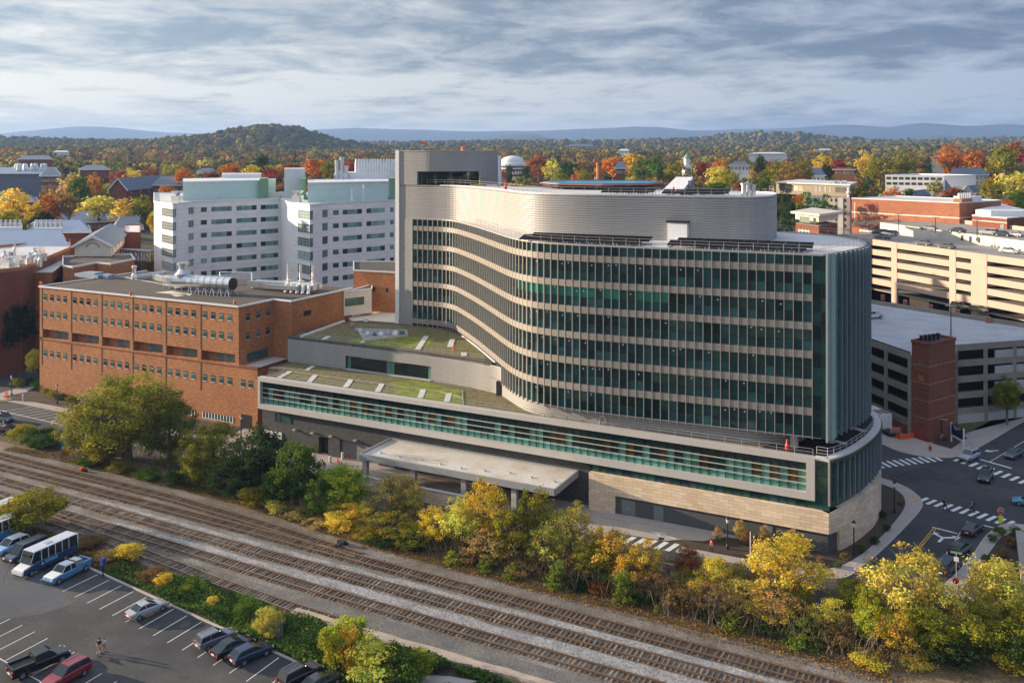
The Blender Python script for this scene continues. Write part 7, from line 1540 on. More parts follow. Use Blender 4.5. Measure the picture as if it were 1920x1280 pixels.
# ================================================================== VEHICLES
def sect(x,zb,zt,w,wt=.86,ch=.12):
    return [(x,-w*.92,zb),(x,-w,zb+.18),(x,-w,zt-ch),(x,-w*wt,zt),(x,w*wt,zt),(x,w,zt-ch),(x,w,zb+.18),(x,w*.92,zb)]
CARS={}
def car_proto(kind):
    S={'sedan':dict(L=4.8,W=.92,body=[(-2.4,.62,.74),(-2.34,.95,.84),(-1.75,1.04,.9),(0,1.02,.92),(.75,.98,.92),(1.6,.90,.90),(2.2,.76,.84),(2.4,.60,.7)],cab=[(-1.9,1.02,.80),(-1.05,1.42,.64),(.05,1.45,.64),(1.05,.97,.80)]),
       'hatch':dict(L=4.4,W=.9,body=[(-2.2,.62,.74),(-2.15,1.02,.86),(-1.4,1.06,.9),(0,1.03,.91),(.75,.99,.91),(1.5,.92,.89),(2.05,.78,.84),(2.2,.6,.7)],cab=[(-2.1,1.05,.78),(-1.55,1.45,.66),(.0,1.52,.66),(1.05,.99,.80)]),
       'suv':dict(L=4.8,W=.96,body=[(-2.4,.68,.8),(-2.36,1.10,.9),(-1.5,1.14,.95),(0,1.12,.96),(1.0,1.08,.96),(1.7,1.02,.93),(2.25,.88,.87),(2.4,.66,.76)],cab=[(-2.34,1.12,.84),(-2.05,1.66,.72),(.15,1.72,.72),(1.05,1.08,.86)]),
       'pickup':dict(L=5.9,W=1.0,body=[(-2.95,.72,.84),(-2.92,1.10,.94),(-.8,1.12,.98),(0,1.14,1.0),(1.3,1.12,1.0),(2.2,1.08,.97),(2.8,.96,.92),(2.95,.74,.8)],cab=[(-.75,1.12,.9),(-.55,1.76,.76),(.85,1.8,.76),(1.55,1.13,.9)]),
       'van':dict(L=5.6,W=1.0,body=[(-2.8,.7,.84),(-2.77,1.2,.95),(0,1.22,1.0),(1.4,1.16,1.0),(2.2,1.05,.96),(2.7,.9,.9),(2.8,.68,.8)],cab=[(-2.74,1.2,.92),(-2.6,2.0,.82),(1.0,2.06,.82),(1.85,1.14,.92)]),
       'bus':dict(L=8.2,W=1.16,body=[(-4.1,.6,1.1),(-4.08,1.55,1.16),(1.9,1.55,1.16),(2.5,1.45,1.05),(3.3,1.2,1.0),(3.95,1.02,.92),(4.1,.7,.8)],cab=[(-4.06,1.5,1.14),(-3.98,2.85,1.04),(2.5,2.9,1.04),(3.0,1.35,1.0)])}[kind]
    t=bpy.data.objects.new('parked_car',None); COL.objects.link(t); t.empty_display_size=.5; ORG[t.name]=(0,0,0)
    mb=MB(); mb.loft([sect(x,.30,zt,w) for x,zt,w in S['body']]); mb.build('body',M['paint'],t,smooth=False)
    c=S['cab']; b0=c[0][1]-.06
    mb=MB()
    def cs(x,z,w0,wt): return [(x,-w0,b0),(x,-wt,z),(x,wt,z),(x,w0,b0)]
    (xa,za,wa),(xb,zb,wb),(xc,zc,wc),(xd,zd,wd)=c
    # greenhouse with sloping screens: 8 points
    P=[(xa,-wa,b0),(xa,wa,b0),(xd,wd,b0),(xd,-wd,b0)]; Q=[(xb,-wb,zb),(xb,wb,zb),(xc,wc,zc),(xc,-wc,zc)]
    mb.hexa(P,Q); mb.build('windows',M['carglass'],t)
    mb=MB(); e=.03; mb.hexa([(xb-e,-wb-e,zb-.03),(xb-e,wb+e,zb-.03),(xc+e,wc+e,zc-.03),(xc+e,-wc-e,zc-.03)],[(xb+.1,-wb+.05,zb+.05),(xb+.1,wb-.05,zb+.05),(xc-.12,wc-.05,zc+.05),(xc-.12,-wc+.05,zc+.05)])
    for sy in (-1,1):
        mb.seg((xa,sy*wa,b0),(xb,sy*wb,zb),.055,4); mb.seg((xd,sy*wd,b0),(xc,sy*wc,zc),.05,4)
        for f_ in ((.48,) if kind not in('bus','van') else (.2,.36,.52,.68,.84)):
            x=xb+(xc-xb)*f_; mb.seg((x,sy*(wa+.0)*1.0,b0),(x,sy*wb*1.01,zb+(zc-zb)*f_),.05 if kind!='bus' else .07,4)
    mb.build('roof',M['paint'],t)
    if kind=='pickup':
        mb=MB(); mb.box(-2.8,-.85,-.8,.8,1.08,1.135); mb.build('cargo_bed',M['black'],t)
        mb=MB()
        for sy in (-1,1): mb.box(-2.93,-.75,sy*.9-.09,sy*.9+.09,1.05,1.34)
        mb.box(-2.95,-2.8,-.9,.9,1.05,1.34); mb.build('bed_side',M['paint'],t)
    if kind in('suv',):
        mb=MB()
        for sy in (-1,1): mb.seg((xb+.2,sy*.6,zb+.1),(xc-.3,sy*.6,zc+.1),.03,4)
        mb.build('roof_rail',M['silver'],t)
    if kind=='bus':
        mb=MB(); mb.box(-.8,.2,-.35,.35,2.93,3.0); mb.build('roof_hatch',M['galv'],t)
    L=S['L']/2; W=S['W']; rw=.34 if kind not in('pickup','bus','van') else .4
    for sx in (-1,1):
        for sy in (-1,1):
            x=sx*(L-.95) if kind!='bus' else (2.9 if sx>0 else -2.1)
            mb=MB(); mb.seg((x,sy*(W-.2),rw),(x,sy*(W+.03),rw),rw,14); w_=mb.build('wheel',M['tyre'],t)
            mb=MB(); mb.seg((x,sy*(W+.02),rw),(x,sy*(W+.045),rw),rw*.62,10); mb.build('rim',M['rim'],w_)
    hz=S['body'][-2][1]-.18; tz=S['body'][1][1]-.2
    for sy in (-1,1):
        mb=MB(); xw=S['body'][-2][0]+.02; mb.box(xw-.05,xw+.12,sy*W*.68-.16,sy*W*.68+.16,hz-.08,hz+.10); mb.build('headlight',M['lamp'],t)
        mb=MB(); xw=S['body'][1][0]-.03; mb.box(xw-.06,xw+.1,sy*W*.74-.13,sy*W*.74+.13,tz-.12,tz+.12); mb.build('taillight',M['redl'],t)
    mb=MB(); mb.box(-L-.05,-L+.1,-W*.85,W*.85,.38,.55); mb.build('bumper',M['black'],t); mb=MB(); mb.box(L-.1,L+.05,-W*.85,W*.85,.38,.55); mb.build('bumper',M['black'],t)
    mb=MB(); mb.box(-L-.07,-L-.02,-.26,.26,.62,.76); mb.build('number_plate',M['white'],t)
    return t
CUSED=set()
def put_car(kind,label,x,y,hd,color,roofc=None,z=0.05,sc=1.06,name='car',cat='car',group=None):
    if kind not in CARS: CARS[kind]=car_proto(kind)
    o=CARS[kind]
    if kind in CUSED: o=copy_tree(o)
    CUSED.add(kind); o.name=name; o.location=(x,y,z); o.rotation_euler=(0,0,hd); o.scale=(sc,)*3; tag(o,label,cat,group)
    set_color(o,(*color,1))
    if roofc:
        for c in o.children:
            if c.name.startswith('roof'): c.color=(*roofc,1)
    return o
def pcar(kind,label,fr,re,color,**k):
    z=k.pop('zz',0.0); a=Vector(g(*fr,z)); b=Vector(g(*re,z)); d=a-b; c=(a+b)/2; return put_car(kind,label,c.x,c.y,math.atan2(d.y,d.x),color,z=z+.05,**k)
WHT=(.62,.63,.64);SIL=(.42,.44,.46);BLK=(.012,.012,.015);GRY=(.16,.17,.18);NAV=(.02,.04,.09);RED=(.28,.02,.035);SKY=(.12,.32,.58);DKB=(.03,.06,.10)
UP,DN=rad(90),rad(-90)
def lot(kind,label,u,dv,h,color,**k): return put_car(kind,label,u,ledge(u)+dv,h,color,**k)
tk=lot('pickup','white and sky-blue pickup truck with open bed, at the end of the row of buses',-92.0,-3.0,DN+.04,SKY,roofc=WHT,name='pickup_truck',cat='pickup truck')
bus=lot('bus','white-roofed dark blue shuttle bus beside the sky-blue pickup',-97.6,-2.9,DN+.04,(.03,.075,.17),roofc=(.66,.68,.72),name='shuttle_bus',cat='bus')
def decal(parent,x0,x1,y,z0,z1,col,name):
    mb=MB(); mb.face([(x0,y,z0),(x1,y,z0),(x1,y,z1),(x0,y,z1)],0,col); mb.build(name,M['attr'],parent,org=(0,0,0))
def text(parent,s,loc,rot,size,m,name='lettering'):
    cu_=bpy.data.curves.new(name,'FONT'); cu_.body=s; cu_.size=size; cu_.align_x='CENTER'; cu_.align_y='CENTER'; cu_.extrude=.004
    o=bpy.data.objects.new(name,cu_); COL.objects.link(o); dg=bpy.context.evaluated_depsgraph_get(); me=bpy.data.meshes.new_from_object(o.evaluated_get(dg)); bpy.data.objects.remove(o)
    me.materials.clear(); me.materials.append(m); o=bpy.data.objects.new(name,me); COL.objects.link(o); o.parent=parent; o.location=loc; o.rotation_euler=rot; return o
lot('van','dark blue passenger van parked between the shuttle bus and the pale blue car',-102.6,-3.0,DN+.04,(.025,.04,.08),name='van',cat='van')
lot('suv','light blue car with white roof stripes beside the dark passenger van',-106.4,-3.3,DN+.03,(.32,.56,.85),roofc=(.75,.76,.78))
lot('bus','blue shuttle bus with white roof, second from the left picture edge',-111.4,-2.2,DN+.04,(.07,.30,.6),roofc=(.75,.76,.78),name='shuttle_bus',cat='bus')
b3=lot('bus','white minibus with an orange-red stripe at the left picture edge',-117.2,-.6,DN+.04,(.6,.62,.64),roofc=(.66,.68,.7),name='minibus',cat='bus')
pcar('sedan','silver hatch-backed sedan parked alone in the empty row of stalls',(305,1138),(246,1163),SIL)
pcar('suv','grey-violet crossover, left of the three parked cars by the ivy',(434,1194),(374,1219),(.17,.18,.23)).scale=(.98,)*3
pcar('sedan','black sedan between the grey crossover and the blue wagon',(468,1207),(404,1237),BLK)
pcar('hatch','navy blue station wagon, right of the three parked cars by the ivy',(503,1219),(438,1248),NAV).scale=(1.12,1.06,1.04)
pcar('suv','dark maroon-black sport utility at the bottom edge by the ivy bank',(590,1262),(535,1290),(.035,.02,.022))
pcar('sedan','dark car at the bottom edge right of the maroon-black sport utility',(628,1275),(572,1306),(.03,.04,.045))
pcar('pickup','black pickup truck with covered bed in the near row of stalls',(122,1232),(22,1273),BLK,name='pickup_truck',cat='pickup truck')
pcar('suv','dark red sport utility beside the black pickup',(88,1296),(158,1257),RED)
put_car('suv','dark blue car in the street at the left picture edge',*g(8,790),rad(-4),(.03,.05,.09))
put_car('sedan','dark maroon sedan parked below the street at the left picture edge',*g(18,812),rad(28),(.05,.02,.025))
put_car('suv','white sport utility half hidden behind the ivy-choked tree',*g(572,912),rad(-60),WHT)
pcar('suv','silver-blue sport utility crossing the zebra markings by the grey garage',(1797,869),(1836,853),(.45,.50,.58))
pcar('suv','black minivan turning in the middle of the intersection',(1838,916),(1857,884),(.02,.03,.04))
pcar('sedan','dark teal sedan waiting at the stop line on the right',(1883,866),(1918,848),(.05,.10,.13))
pcar('sedan','black sedan first in the queue at the stop sign',(1835,989),(1812,1008),(.02,.02,.025))
pcar('hatch','black hatchback second in the queue below the stop sign',(1811,1027),(1789,1046),BLK)
pcar('van','black van third in the queue beside the yellow trees',(1790,1058),(1762,1084),BLK,sc=.93)
put_car('sedan','bright blue car cut by the right picture edge',*g(1930,948),rad(180),(.10,.3,.5))
# garage roof cars
pcar('pickup','white pickup truck alone on the bluish garage deck',(1618,598),(1648,596),WHT,zz=16.2,name='pickup_truck',cat='pickup truck')
GR=[('sedan','silver sedan on the tan garage deck, left of three together',1626,437,28.7,WHT),('suv','black car between two silver cars on the tan garage deck',1650,440,28.7,BLK),('suv','grey sport utility on the tan garage deck, right of three together',1668,442,28.7,(.28,.3,.33)),('sedan','dark red car on the tan deck behind the three together',1649,430,28.7,(.12,.03,.025)),('sedan','grey car below the three cars on the tan deck',1655,448,28.7,GRY),('sedan','beige sedan on the upper deck before the brick hall',1741,432,31.75,(.45,.42,.36)),('sedan','dark blue-grey sedan on the upper deck at the brick hall corner',1794,436,31.75,(.06,.07,.09)),('suv','pale silver sport utility on the upper deck right of the lamp',1854,440,31.75,SIL),('sedan','dark car beside the white one on the upper deck',1882,443,31.75,(.05,.06,.08)),('sedan','white sedan, rightmost on the upper deck',1901,444,31.75,WHT),('sedan','dark grey car low on the tan deck near the beige parapet',1731,460,28.7,GRY),('sedan','grey-green car near the beige parapet below the slot windows',1774,466,28.7,(.12,.14,.14)),('sedan','white car near the beige parapet at the right',1893,475,28.7,WHT)]
for k,l,px,py,z,c in GR: put_car(k,l,*g(px,py,z),rad(-30 if py%2 else 150),c,z=z+.03,sc=1.15)
for i,(px,py) in enumerate(((1800,585),(1835,592))):
    put_car('suv',['olive car in the dark ground level of the beige garage','second tan car in the dark ground level of the beige garage'][i],*atp(px,258-6*i),rad(-45),(.2,.19,.1),z=13.5)
mb=MB(); mb.hexa([(2.35,-1.0,1.25),(4.0,-.93,1.0),(4.0,.93,1.0),(2.35,1.0,1.25)],[(2.35,-.98,1.52),(3.9,-.88,1.14),(3.9,.88,1.14),(2.35,.98,1.52)]); o=mb.build('bonnet',M['white'],bus,org=(0,0,0)); o.location=(0,0,.0)
mb=MB(); mb.box(3.98,4.2,-1.0,1.0,.5,.95); o=mb.build('front_bumper',M['white'],bus,org=(0,0,0))
mb=MB(); mb.box(2.55,2.9,-.75,.75,2.25,2.6); o=mb.build('destination_sign',M['black'],bus,org=(0,0,0))
mb=MB(); mb.box(-.9,1.0,1.175,1.185,.95,1.35,0,(.12,.38,.62)); mb.build('side_logo',M['attr'],bus,org=(0,0,0))
mb=MB(); mb.face([(1.15,1.19,.95),(1.6,1.19,.95),(1.38,1.19,1.3)]); mb.build('side_logo',M['white'],bus,org=(0,0,0))
mb=MB(); mb.box(-4.14,-4.06,-1.12,1.12,.8,2.85); mb.build('rear_panel',M['white'],bus,org=(0,0,0))
mb=MB(); mb.hexa([(1.3,-1.0,1.13),(2.85,-.9,1.0),(2.85,.9,1.0),(1.3,1.0,1.13)],[(1.6,-.9,1.2),(2.8,-.85,1.06),(2.8,.85,1.06),(1.6,.9,1.2)]); mb.build('bonnet',M['white'],tk,org=(0,0,0))
mb=MB(); mb.box(-1.7,-.85,-.7,.7,1.1,1.75); mb.build('tool_box',M['galv'],tk,org=(0,0,0))
mb=MB(); mb.box(-4.0,2.2,-1.19,-1.17,1.15,1.3); mb.build('stripe',M['orange'],b3,org=(0,0,0))
# trailer & barrier by the garage
tr=thing('office_trailer','white boxy trailer generator standing beside the grey garage','trailer',(3.2,64.0,0)); c_=g(1635,792,0)
c0=Vector(g(1643,800)); d=(Vector((7.1,64.7))-Vector((-2.2,76.7))).normalized(); e=Vector((d.y,-d.x))
def ob(c,l0,l1,w0,w1): return [c+d*l0+e*w0,c+d*l1+e*w0,c+d*l1+e*w1,c+d*l0+e*w1]
c0=Vector((1.6,66.2))
mb=MB(); mb.prism(ob(c0,-5,1.6,-1.4,1.4),.9,3.9); mb.build('box',M['white'],tr)
mb=MB(); mb.prism(ob(c0,-1.6,1.2,-1.1,-.2),3.9,3.97); mb.prism(ob(c0,-1.6,1.2,.2,1.1),3.9,3.97); mb.build('roof_vent',M['slate'],tr)
mb=MB(); mb.prism(ob(c0,-4.8,4.8,-1.2,1.2),.6,.9); mb.build('chassis',M['black'],tr)
mb=MB()
for k in range(12): p=c0+d*4.6+e*(-1.2+.2*k); mb.seg((p.x,p.y,.9),(p.x,p.y,1.9),.05,4)
p=c0+d*4.6; mb.beam((p.x-e.x*1.3,p.y-e.y*1.3,1.9),(p.x+e.x*1.3,p.y+e.y*1.3,1.9),.08,.1); mb.build('rail',M['silver'],tr)
for s in (-3,0):
    for w_ in (-1.25,1.25): q=c0+d*s+e*w_; mb=MB(); mb.seg((q.x-e.x*.15,q.y-e.y*.15,.45),(q.x+e.x*.15,q.y+e.y*.15,.45),.45,10); mb.build('wheel',M['tyre'],tr)
bf=thing('barrier_fence','bright orange plastic barrier fence around a dug area by the grey garage','barrier',(*g(1680,818),0))
P=[g(1655,806),g(1687,825),g(1713,821),g(1700,812)]
for a,b in zip(P,P[1:]+P[:1]): mb=MB(); mb.beam((*a,.62),(*b,.62),.08,1.0); mb.build('panel',M['orange'],bf)
# ================================================================== PEOPLE
def person(label,x,y,hd,top,legs,hair=(.03,.02,.015),stride=.25,arm=.2,scale=1.0,skin_leg=False,extra=None,z=.05):
    t=thing('person',label,'person',(x,y,z),hd); t.scale=(scale,)*3
    def skinmesh(name,verts,edges,rad_,m,parent=t,root=0,lv=1):
        me=bpy.data.meshes.new(name); me.from_pydata(verts,edges,[]); o=bpy.data.objects.new(name,me); COL.objects.link(o)
        md=o.modifiers.new('skin','SKIN'); me.skin_vertices[0].data
        for i,r in enumerate(rad_): me.skin_vertices[0].data[i].radius=(r,r)
        me.skin_vertices[0].data[root].use_root=True
        sd=o.modifiers.new('sub','SUBSURF'); sd.levels=lv; sd.render_levels=lv
        dg=bpy.context.evaluated_depsgraph_get(); nm=bpy.data.meshes.new_from_object(o.evaluated_get(dg)); bpy.data.objects.remove(o)
        nm.materials.clear(); nm.materials.append(m); nm.name=name; o=bpy.data.objects.new(name,nm); COL.objects.link(o); o.parent=parent; return o
    s=stride
    V=[(0,0,.95),(0,0,1.15),(0,0,1.38),(0,0,1.50),(.01,0,1.60),(.02,0,1.70),
       (.0,-.10,.90),(s*.55,-.10,.50),(s,-.10,.09),(s+.16,-.10,.04),(0,.10,.90),(-s*.25,.10,.50),(-s*.95,.10,.12),(-s*.95+.15,.10,.05),
       (0,-.19,1.40),(-arm*.3,-.24,1.13),(arm*.5,-.24,.90),(0,.19,1.40),(arm*.4,.24,1.13),(arm*1.3,.24,.92)]
    E_=[(0,1),(1,2),(2,3),(3,4),(4,5),(0,6),(6,7),(7,8),(8,9),(0,10),(10,11),(11,12),(12,13),(2,14),(14,15),(15,16),(2,17),(17,18),(18,19)]
    Rr=[.13,.12,.14,.055,.09,.085,.085,.06,.042,.035,.085,.06,.042,.035,.06,.042,.032,.06,.042,.032]
    body=skinmesh('body',V,E_,Rr,M['skin'])
    # hands and face joined into the body mesh
    bm=bmesh.new(); bm.from_mesh(body.data)
    def add(mbx):
        me=bpy.data.meshes.new('tmp'); me.from_pydata(mbx.v,[],mbx.f); bm.from_mesh(me); bpy.data.meshes.remove(me)
    for i in (16,19):
        p=Vector(V[i]); q=MB(); q.box(p.x-.04,p.x+.04,p.y-.015,p.y+.015,p.z-.10,p.z+.01)
        for k,(o_,l) in enumerate(((-.03,.065),(-.01,.08),(.012,.075),(.033,.055))): q.seg((p.x+o_,p.y,p.z-.09),(p.x+o_+.01,p.y,p.z-.09-l),.009,5,.007)
        q.seg((p.x+.04,p.y,p.z-.03),(p.x+.075,p.y,p.z-.085),.010,5,.008); add(q)
    q=MB(); q.seg((.095,0,1.66),(.125,0,1.635),.016,5,.02)
    for sy in (-1,1): q.lathe((.0,sy*.088,1.62),[(.012,0),(.02,.025),(.012,.05)],6)
    add(q); bm.to_mesh(body.data); bm.free()
    mm=attrmat_c(top); ml=attrmat_c(legs)
    skinmesh('shirt',[V[i] for i in (0,1,2,14,15,17,18)],[(0,1),(1,2),(2,3),(3,4),(2,5),(5,6)],[.145,.145,.165,.08,.062,.08,.062],mm)
    skinmesh('trousers',[V[0],V[6],V[7],V[8],V[10],V[11],V[12]] if not skin_leg else [V[0],V[6],tuple(Vector(V[6]).lerp(Vector(V[7]),.6)),V[10],tuple(Vector(V[10]).lerp(Vector(V[11]),.6))],[(0,1),(1,2),(2,3),(0,4),(4,5),(5,6)] if not skin_leg else [(0,1),(1,2),(0,3),(3,4)],[.15,.105,.085,.065,.105,.085,.065] if not skin_leg else [.15,.11,.10,.11,.10],ml)
    for i in (9,13): p=V[i]; mb=MB(); mb.box(p[0]-.17,p[0]+.08,p[1]-.05,p[1]+.05,.0,.09); mb.build('shoe',M['black'],t,org=(0,0,0))
    mb=MB(); mb.lathe((-.005,0,1.63),[(.09,0),(.108,.06),(.10,.12),(.06,.16),(.01,.175)],10); mb.build('hair',attrmat_c(hair),t,org=(0,0,0))
    mb=MB()
    for sy in (-1,1): mb.lathe((.105,sy*.035,1.655),[(.012,0),(.012,.014)],6)
    mb.box(.098,.112,-.03,.03,1.575,1.588); mb.build('face_features',M['black'],t,org=(0,0,0))
    if extra: extra(t)
    return t
AC={}
def attrmat_c(c):
    if c not in AC: AC[c]=plain('cloth_%d'%len(AC),c,.95,0,.1,6)
    return AC[c]
def pack(t): mb=MB(); mb.loft([[(-.16-.0,-.15,1.05),(-.16,.15,1.05),(-.36,.13,1.08),(-.36,-.13,1.08)],[(-.15,-.16,1.3),(-.15,.16,1.3),(-.38,.14,1.28),(-.38,-.14,1.28)],[(-.14,-.12,1.48),(-.14,.12,1.48),(-.26,.1,1.46),(-.26,-.1,1.46)]]); mb.build('backpack',M['black'],t,org=(0,0,0))
x,y=g(186,1226); person('woman in black top and tan shorts walking across the parking lot',x,y,rad(-60),(.015,.015,.018),(.4,.27,.18),(.10,.05,.03),.22,.25,1.08,True)
x,y=g(195,1222); person('person in white top walking beside the woman in black in the parking lot',x,y,rad(-60),(.7,.7,.72),(.35,.25,.2),(.16,.09,.04),.2,.15,.95,True)
x,y=g(1772,957); person('person in black walking on the lower zebra crossing, left of two',x,y,rad(15),(.015,.015,.02),(.02,.02,.025),(.02,.015,.01),.34,.3,1.12,False,pack)
x,y=g(1823,960); person('person in mustard top with dark backpack crossing the lower zebra crossing',x,y,rad(195),(.42,.24,.03),(.03,.04,.08),(.02,.015,.01),.36,.3,1.12,False,pack)
x,y=g(1334,1036); person('person in a red jacket standing where the driveway meets the pavement',x,y,rad(-120),(.5,.02,.03),(.02,.02,.03),(.03,.02,.02),.12,.1,1.12)
x,y=g(1252,1086); person('person in dark red seen between the trees below the driveway crossing',x,y,rad(-20),(.3,.02,.03),(.02,.02,.02),(.03,.02,.02),.2,.2,1.1)
# small dog at the walkers' feet
dgx,dgy=g(185,1232); dog=thing('dog','small brown and white dog by the two walkers in the parking lot','dog',(dgx,dgy,.03),rad(-60)); dog.scale=(1.25,)*3
me=bpy.data.meshes.new('body'); DV=[(-.22,0,.33),(.0,0,.34),(.2,0,.36),(.30,0,.46),(.37,0,.52),(.47,0,.49),(-.32,0,.42),(-.38,0,.50),(.2,-.07,.28),(.19,-.07,.15),(.21,-.07,.02),(.2,.07,.28),(.22,.07,.15),(.2,.07,.02),(-.22,-.07,.28),(-.28,-.07,.15),(-.24,-.07,.02),(-.22,.07,.28),(-.27,.07,.15),(-.23,.07,.02),(.34,-.05,.58),(.34,.05,.58)]
me.from_pydata(DV,[(0,1),(1,2),(2,3),(3,4),(4,5),(0,6),(6,7),(2,8),(8,9),(9,10),(2,11),(11,12),(12,13),(0,14),(14,15),(15,16),(0,17),(17,18),(18,19),(4,20),(4,21)],[])
o=bpy.data.objects.new('body',me); COL.objects.link(o); o.modifiers.new('s','SKIN')
for i,r in enumerate([.10,.10,.115,.07,.065,.032,.03,.015,.045,.028,.022,.045,.028,.022,.05,.028,.022,.05,.028,.022,.02,.02]): me.skin_vertices[0].data[i].radius=(r,r)
me.skin_vertices[0].data[1].use_root=True; o.modifiers.new('d','SUBSURF').levels=1
nm=bpy.data.meshes.new_from_object(o.evaluated_get(bpy.context.evaluated_depsgraph_get())); bpy.data.objects.remove(o)
dm,dnt,db=mat('dog_fur'); dnt.links.new(ramp(dnt,noise(dnt,objco(dnt),5,2),[(.48,(.6,.55,.5)),(.54,(.2,.1,.05))]),db.inputs[0]); nm.materials.clear(); nm.materials.append(dm)
o=bpy.data.objects.new('body',nm); COL.objects.link(o); o.parent=dog
# ================================================================== STREET FURNITURE
def lamp(label,x,y,h=4.2,z=.1):
    t=thing('street_lamp',label,'street lamp',(x,y,z)); mb=MB(); mb.lathe((x,y,z),[(.22,0),(.2,.5),(.11,.7),(.09,h-.9),(.13,h-.8)],10); mb.build('pole',M['black'],t)
    mb=MB(); mb.lathe((x,y,z+h-.8),[(.14,0),(.27,.55),(.25,.6)],8); mb.build('lantern',M['lamp'],t); mb=MB(); mb.lathe((x,y,z+h-.2),[(.34,0),(.16,.22),(.04,.42)],8); mb.build('cap',M['black'],t)
for l,px,py,h in (('black lantern street lamp in the bed beside the curving stone wall',1677,962,5.0),('black lantern street lamp below the stone corner',1601,1042,4.9),('black lantern street lamp by the driveway and dark wall',1364,1030,4.6),('black lantern street lamp at the brick wing garage opening',452,822,4.6),('black lantern street lamp in front of the pink door',107,758,4.4),('dark lamp post at the left street corner',22,742,4.6),('black lantern street lamp between the garden wall and the trees',844,1000,4.6)): lamp(l,*g(px,py),h)
def pole_lamp(label,px,py0,py1,z,twin=True):
    x,y=g(px,py1,z); Y=F*(CAM[2]-z)/(py1-HY); h=(py1-py0)*Y/F; t=thing('lamp_mast',label,'lamp mast',(x,y,z))
    mb=MB(); mb.seg((x,y,z),(x,y,z+h),.13,6,.1); mb.build('mast',M['black'],t); mb=MB(); mb.box(x-1.1,x+1.1,y-.2,y+.2,z+h,z+h+.15); mb.build('lamp_head',M['galv'],t)
    mb=MB(); mb.box(x-.35,x+.35,y-.35,y+.35,z,z+.9); mb.build('plinth',M['concrete'],t)
for l,px,a,b,z in (('thin lamp mast on the beige garage before the brick hall left end',1623,399,437,28.7),('thin lamp mast rising from the cream ramp wall',1685,402,443,31.7),('thin lamp mast before the middle of the brick hall',1754,408,442,31.7),('thin lamp mast before the lower brick wing',1832,413,452,31.7),('lamp mast on the bluish garage deck behind the stair tower',1783,574,635,16.2),('short lamp mast beside the brick stair tower',1766,786,822,.1)): pole_lamp(l,px,a,b,z)
# hospital sign
sg=thing('hospital_sign','dark blue hospital direction sign on two white posts at the corner lawn','sign',(*g(1795,832),0)); a=Vector(g(1784,829)); b=Vector(g(1807,842))
d=(b-a).normalized(); n=Vector((d.y,-d.x)); ang=math.atan2(d.y,d.x)
for p in (a,b): mb=MB(); mb.box(p.x-.14,p.x+.14,p.y-.14,p.y+.14,.1,4.0); mb.build('post',M['white'],sg)
mb=MB(); mb.beam((a.x+n.x*.05,a.y+n.y*.05,2.75),(b.x+n.x*.05,b.y+n.y*.05,2.75),.12,2.0); mb.build('panel',plain('navy_sign',(.01,.015,.06),.4,0,.05),sg)
mb=MB(); mb.beam((a.x+n.x*.05,a.y+n.y*.05,1.55),(b.x+n.x*.05,b.y+n.y*.05,1.55),.12,.36); mb.build('panel',M['white'],sg)
c=(a+b)/2+n*.14
mb=MB()
for s0,s1,zz in ((-1.25,-1.05,3.45),(-.9,-.3,3.42),(-.2,.05,3.42),(.15,1.15,3.42),(-.9,.2,3.12)):
    p_=c+d*s0; q_=c+d*s1; mb.face([(p_.x,p_.y,zz),(q_.x,q_.y,zz),(q_.x,q_.y,zz+.2),(p_.x,p_.y,zz+.2)])
mb.build('lettering',M['white'],sg)
sd=thing('stop_sign','red STOP sign with a yellow pedestrian plate on the island corner','stop sign',(*g(1876,988),0)); x,y=g(1876,988)
mb=MB(); mb.seg((x,y,.1),(x,y,3.0),.05,6); mb.build('post',M['silver'],sd)
def octo(x,y,z,r,hd,th=.03):
    dx,dy=math.cos(hd),math.sin(hd); nx,ny=dy,-dx
    A=[(x+dx*r*math.cos(t)+nx*th,y+dy*r*math.cos(t)+ny*th,z+r*math.sin(t)) for t in [math.pi/8+math.pi/4*k for k in range(8)]]; B=[(p[0]-2*nx*th,p[1]-2*ny*th,p[2]) for p in A]; return A,B
hd=rad(20); A,B=octo(x+.1*math.sin(hd),y-.1*math.cos(hd),2.6,.46,hd); mb=MB(); mb.hexa(A,B); mb.build('plate',M['red'],sd)
A,B=octo(x+.09*math.sin(hd),y-.09*math.cos(hd),2.6,.51,hd,.02); mb=MB(); mb.hexa(A,B); mb.build('border',M['white'],sd)
text(sd,'STOP',(.14*math.sin(hd),-.14*math.cos(hd),2.6),(rad(90),0,hd),.31,M['white'])
mb=MB(); dx,dy=math.cos(hd),math.sin(hd); mb.hexa([(x-.34*dx+.1*dy,y-.34*dy-.1*dx,.75),(x+.34*dx+.1*dy,y+.34*dy-.1*dx,.75),(x+.34*dx+.05*dy,y+.34*dy-.05*dx,.75),(x-.34*dx+.05*dy,y-.34*dy-.05*dx,.75)],[(x-.34*dx+.1*dy,y-.34*dy-.1*dx,1.85),(x+.34*dx+.1*dy,y+.34*dy-.1*dx,1.85),(x+.34*dx+.05*dy,y+.34*dy-.05*dx,1.85),(x-.34*dx+.05*dy,y-.34*dy-.05*dx,1.85)]); mb.build('pedestrian_plate',plain('lime_yellow',(.6,.68,.02),.5),sd)
s2=thing('stop_sign','small dark red sign on a thin pole among the yellow trees at lower right','stop sign',(*g(1792,1124),0)); x,y=g(1792,1124); mb=MB(); mb.seg((x,y,.1),(x,y,2.8),.05,6); mb.build('post',M['silver'],s2); A,B=octo(x,y-.08,2.5,.42,rad(10)); mb=MB(); mb.hexa(A,B); mb.build('plate',M['red'],s2)
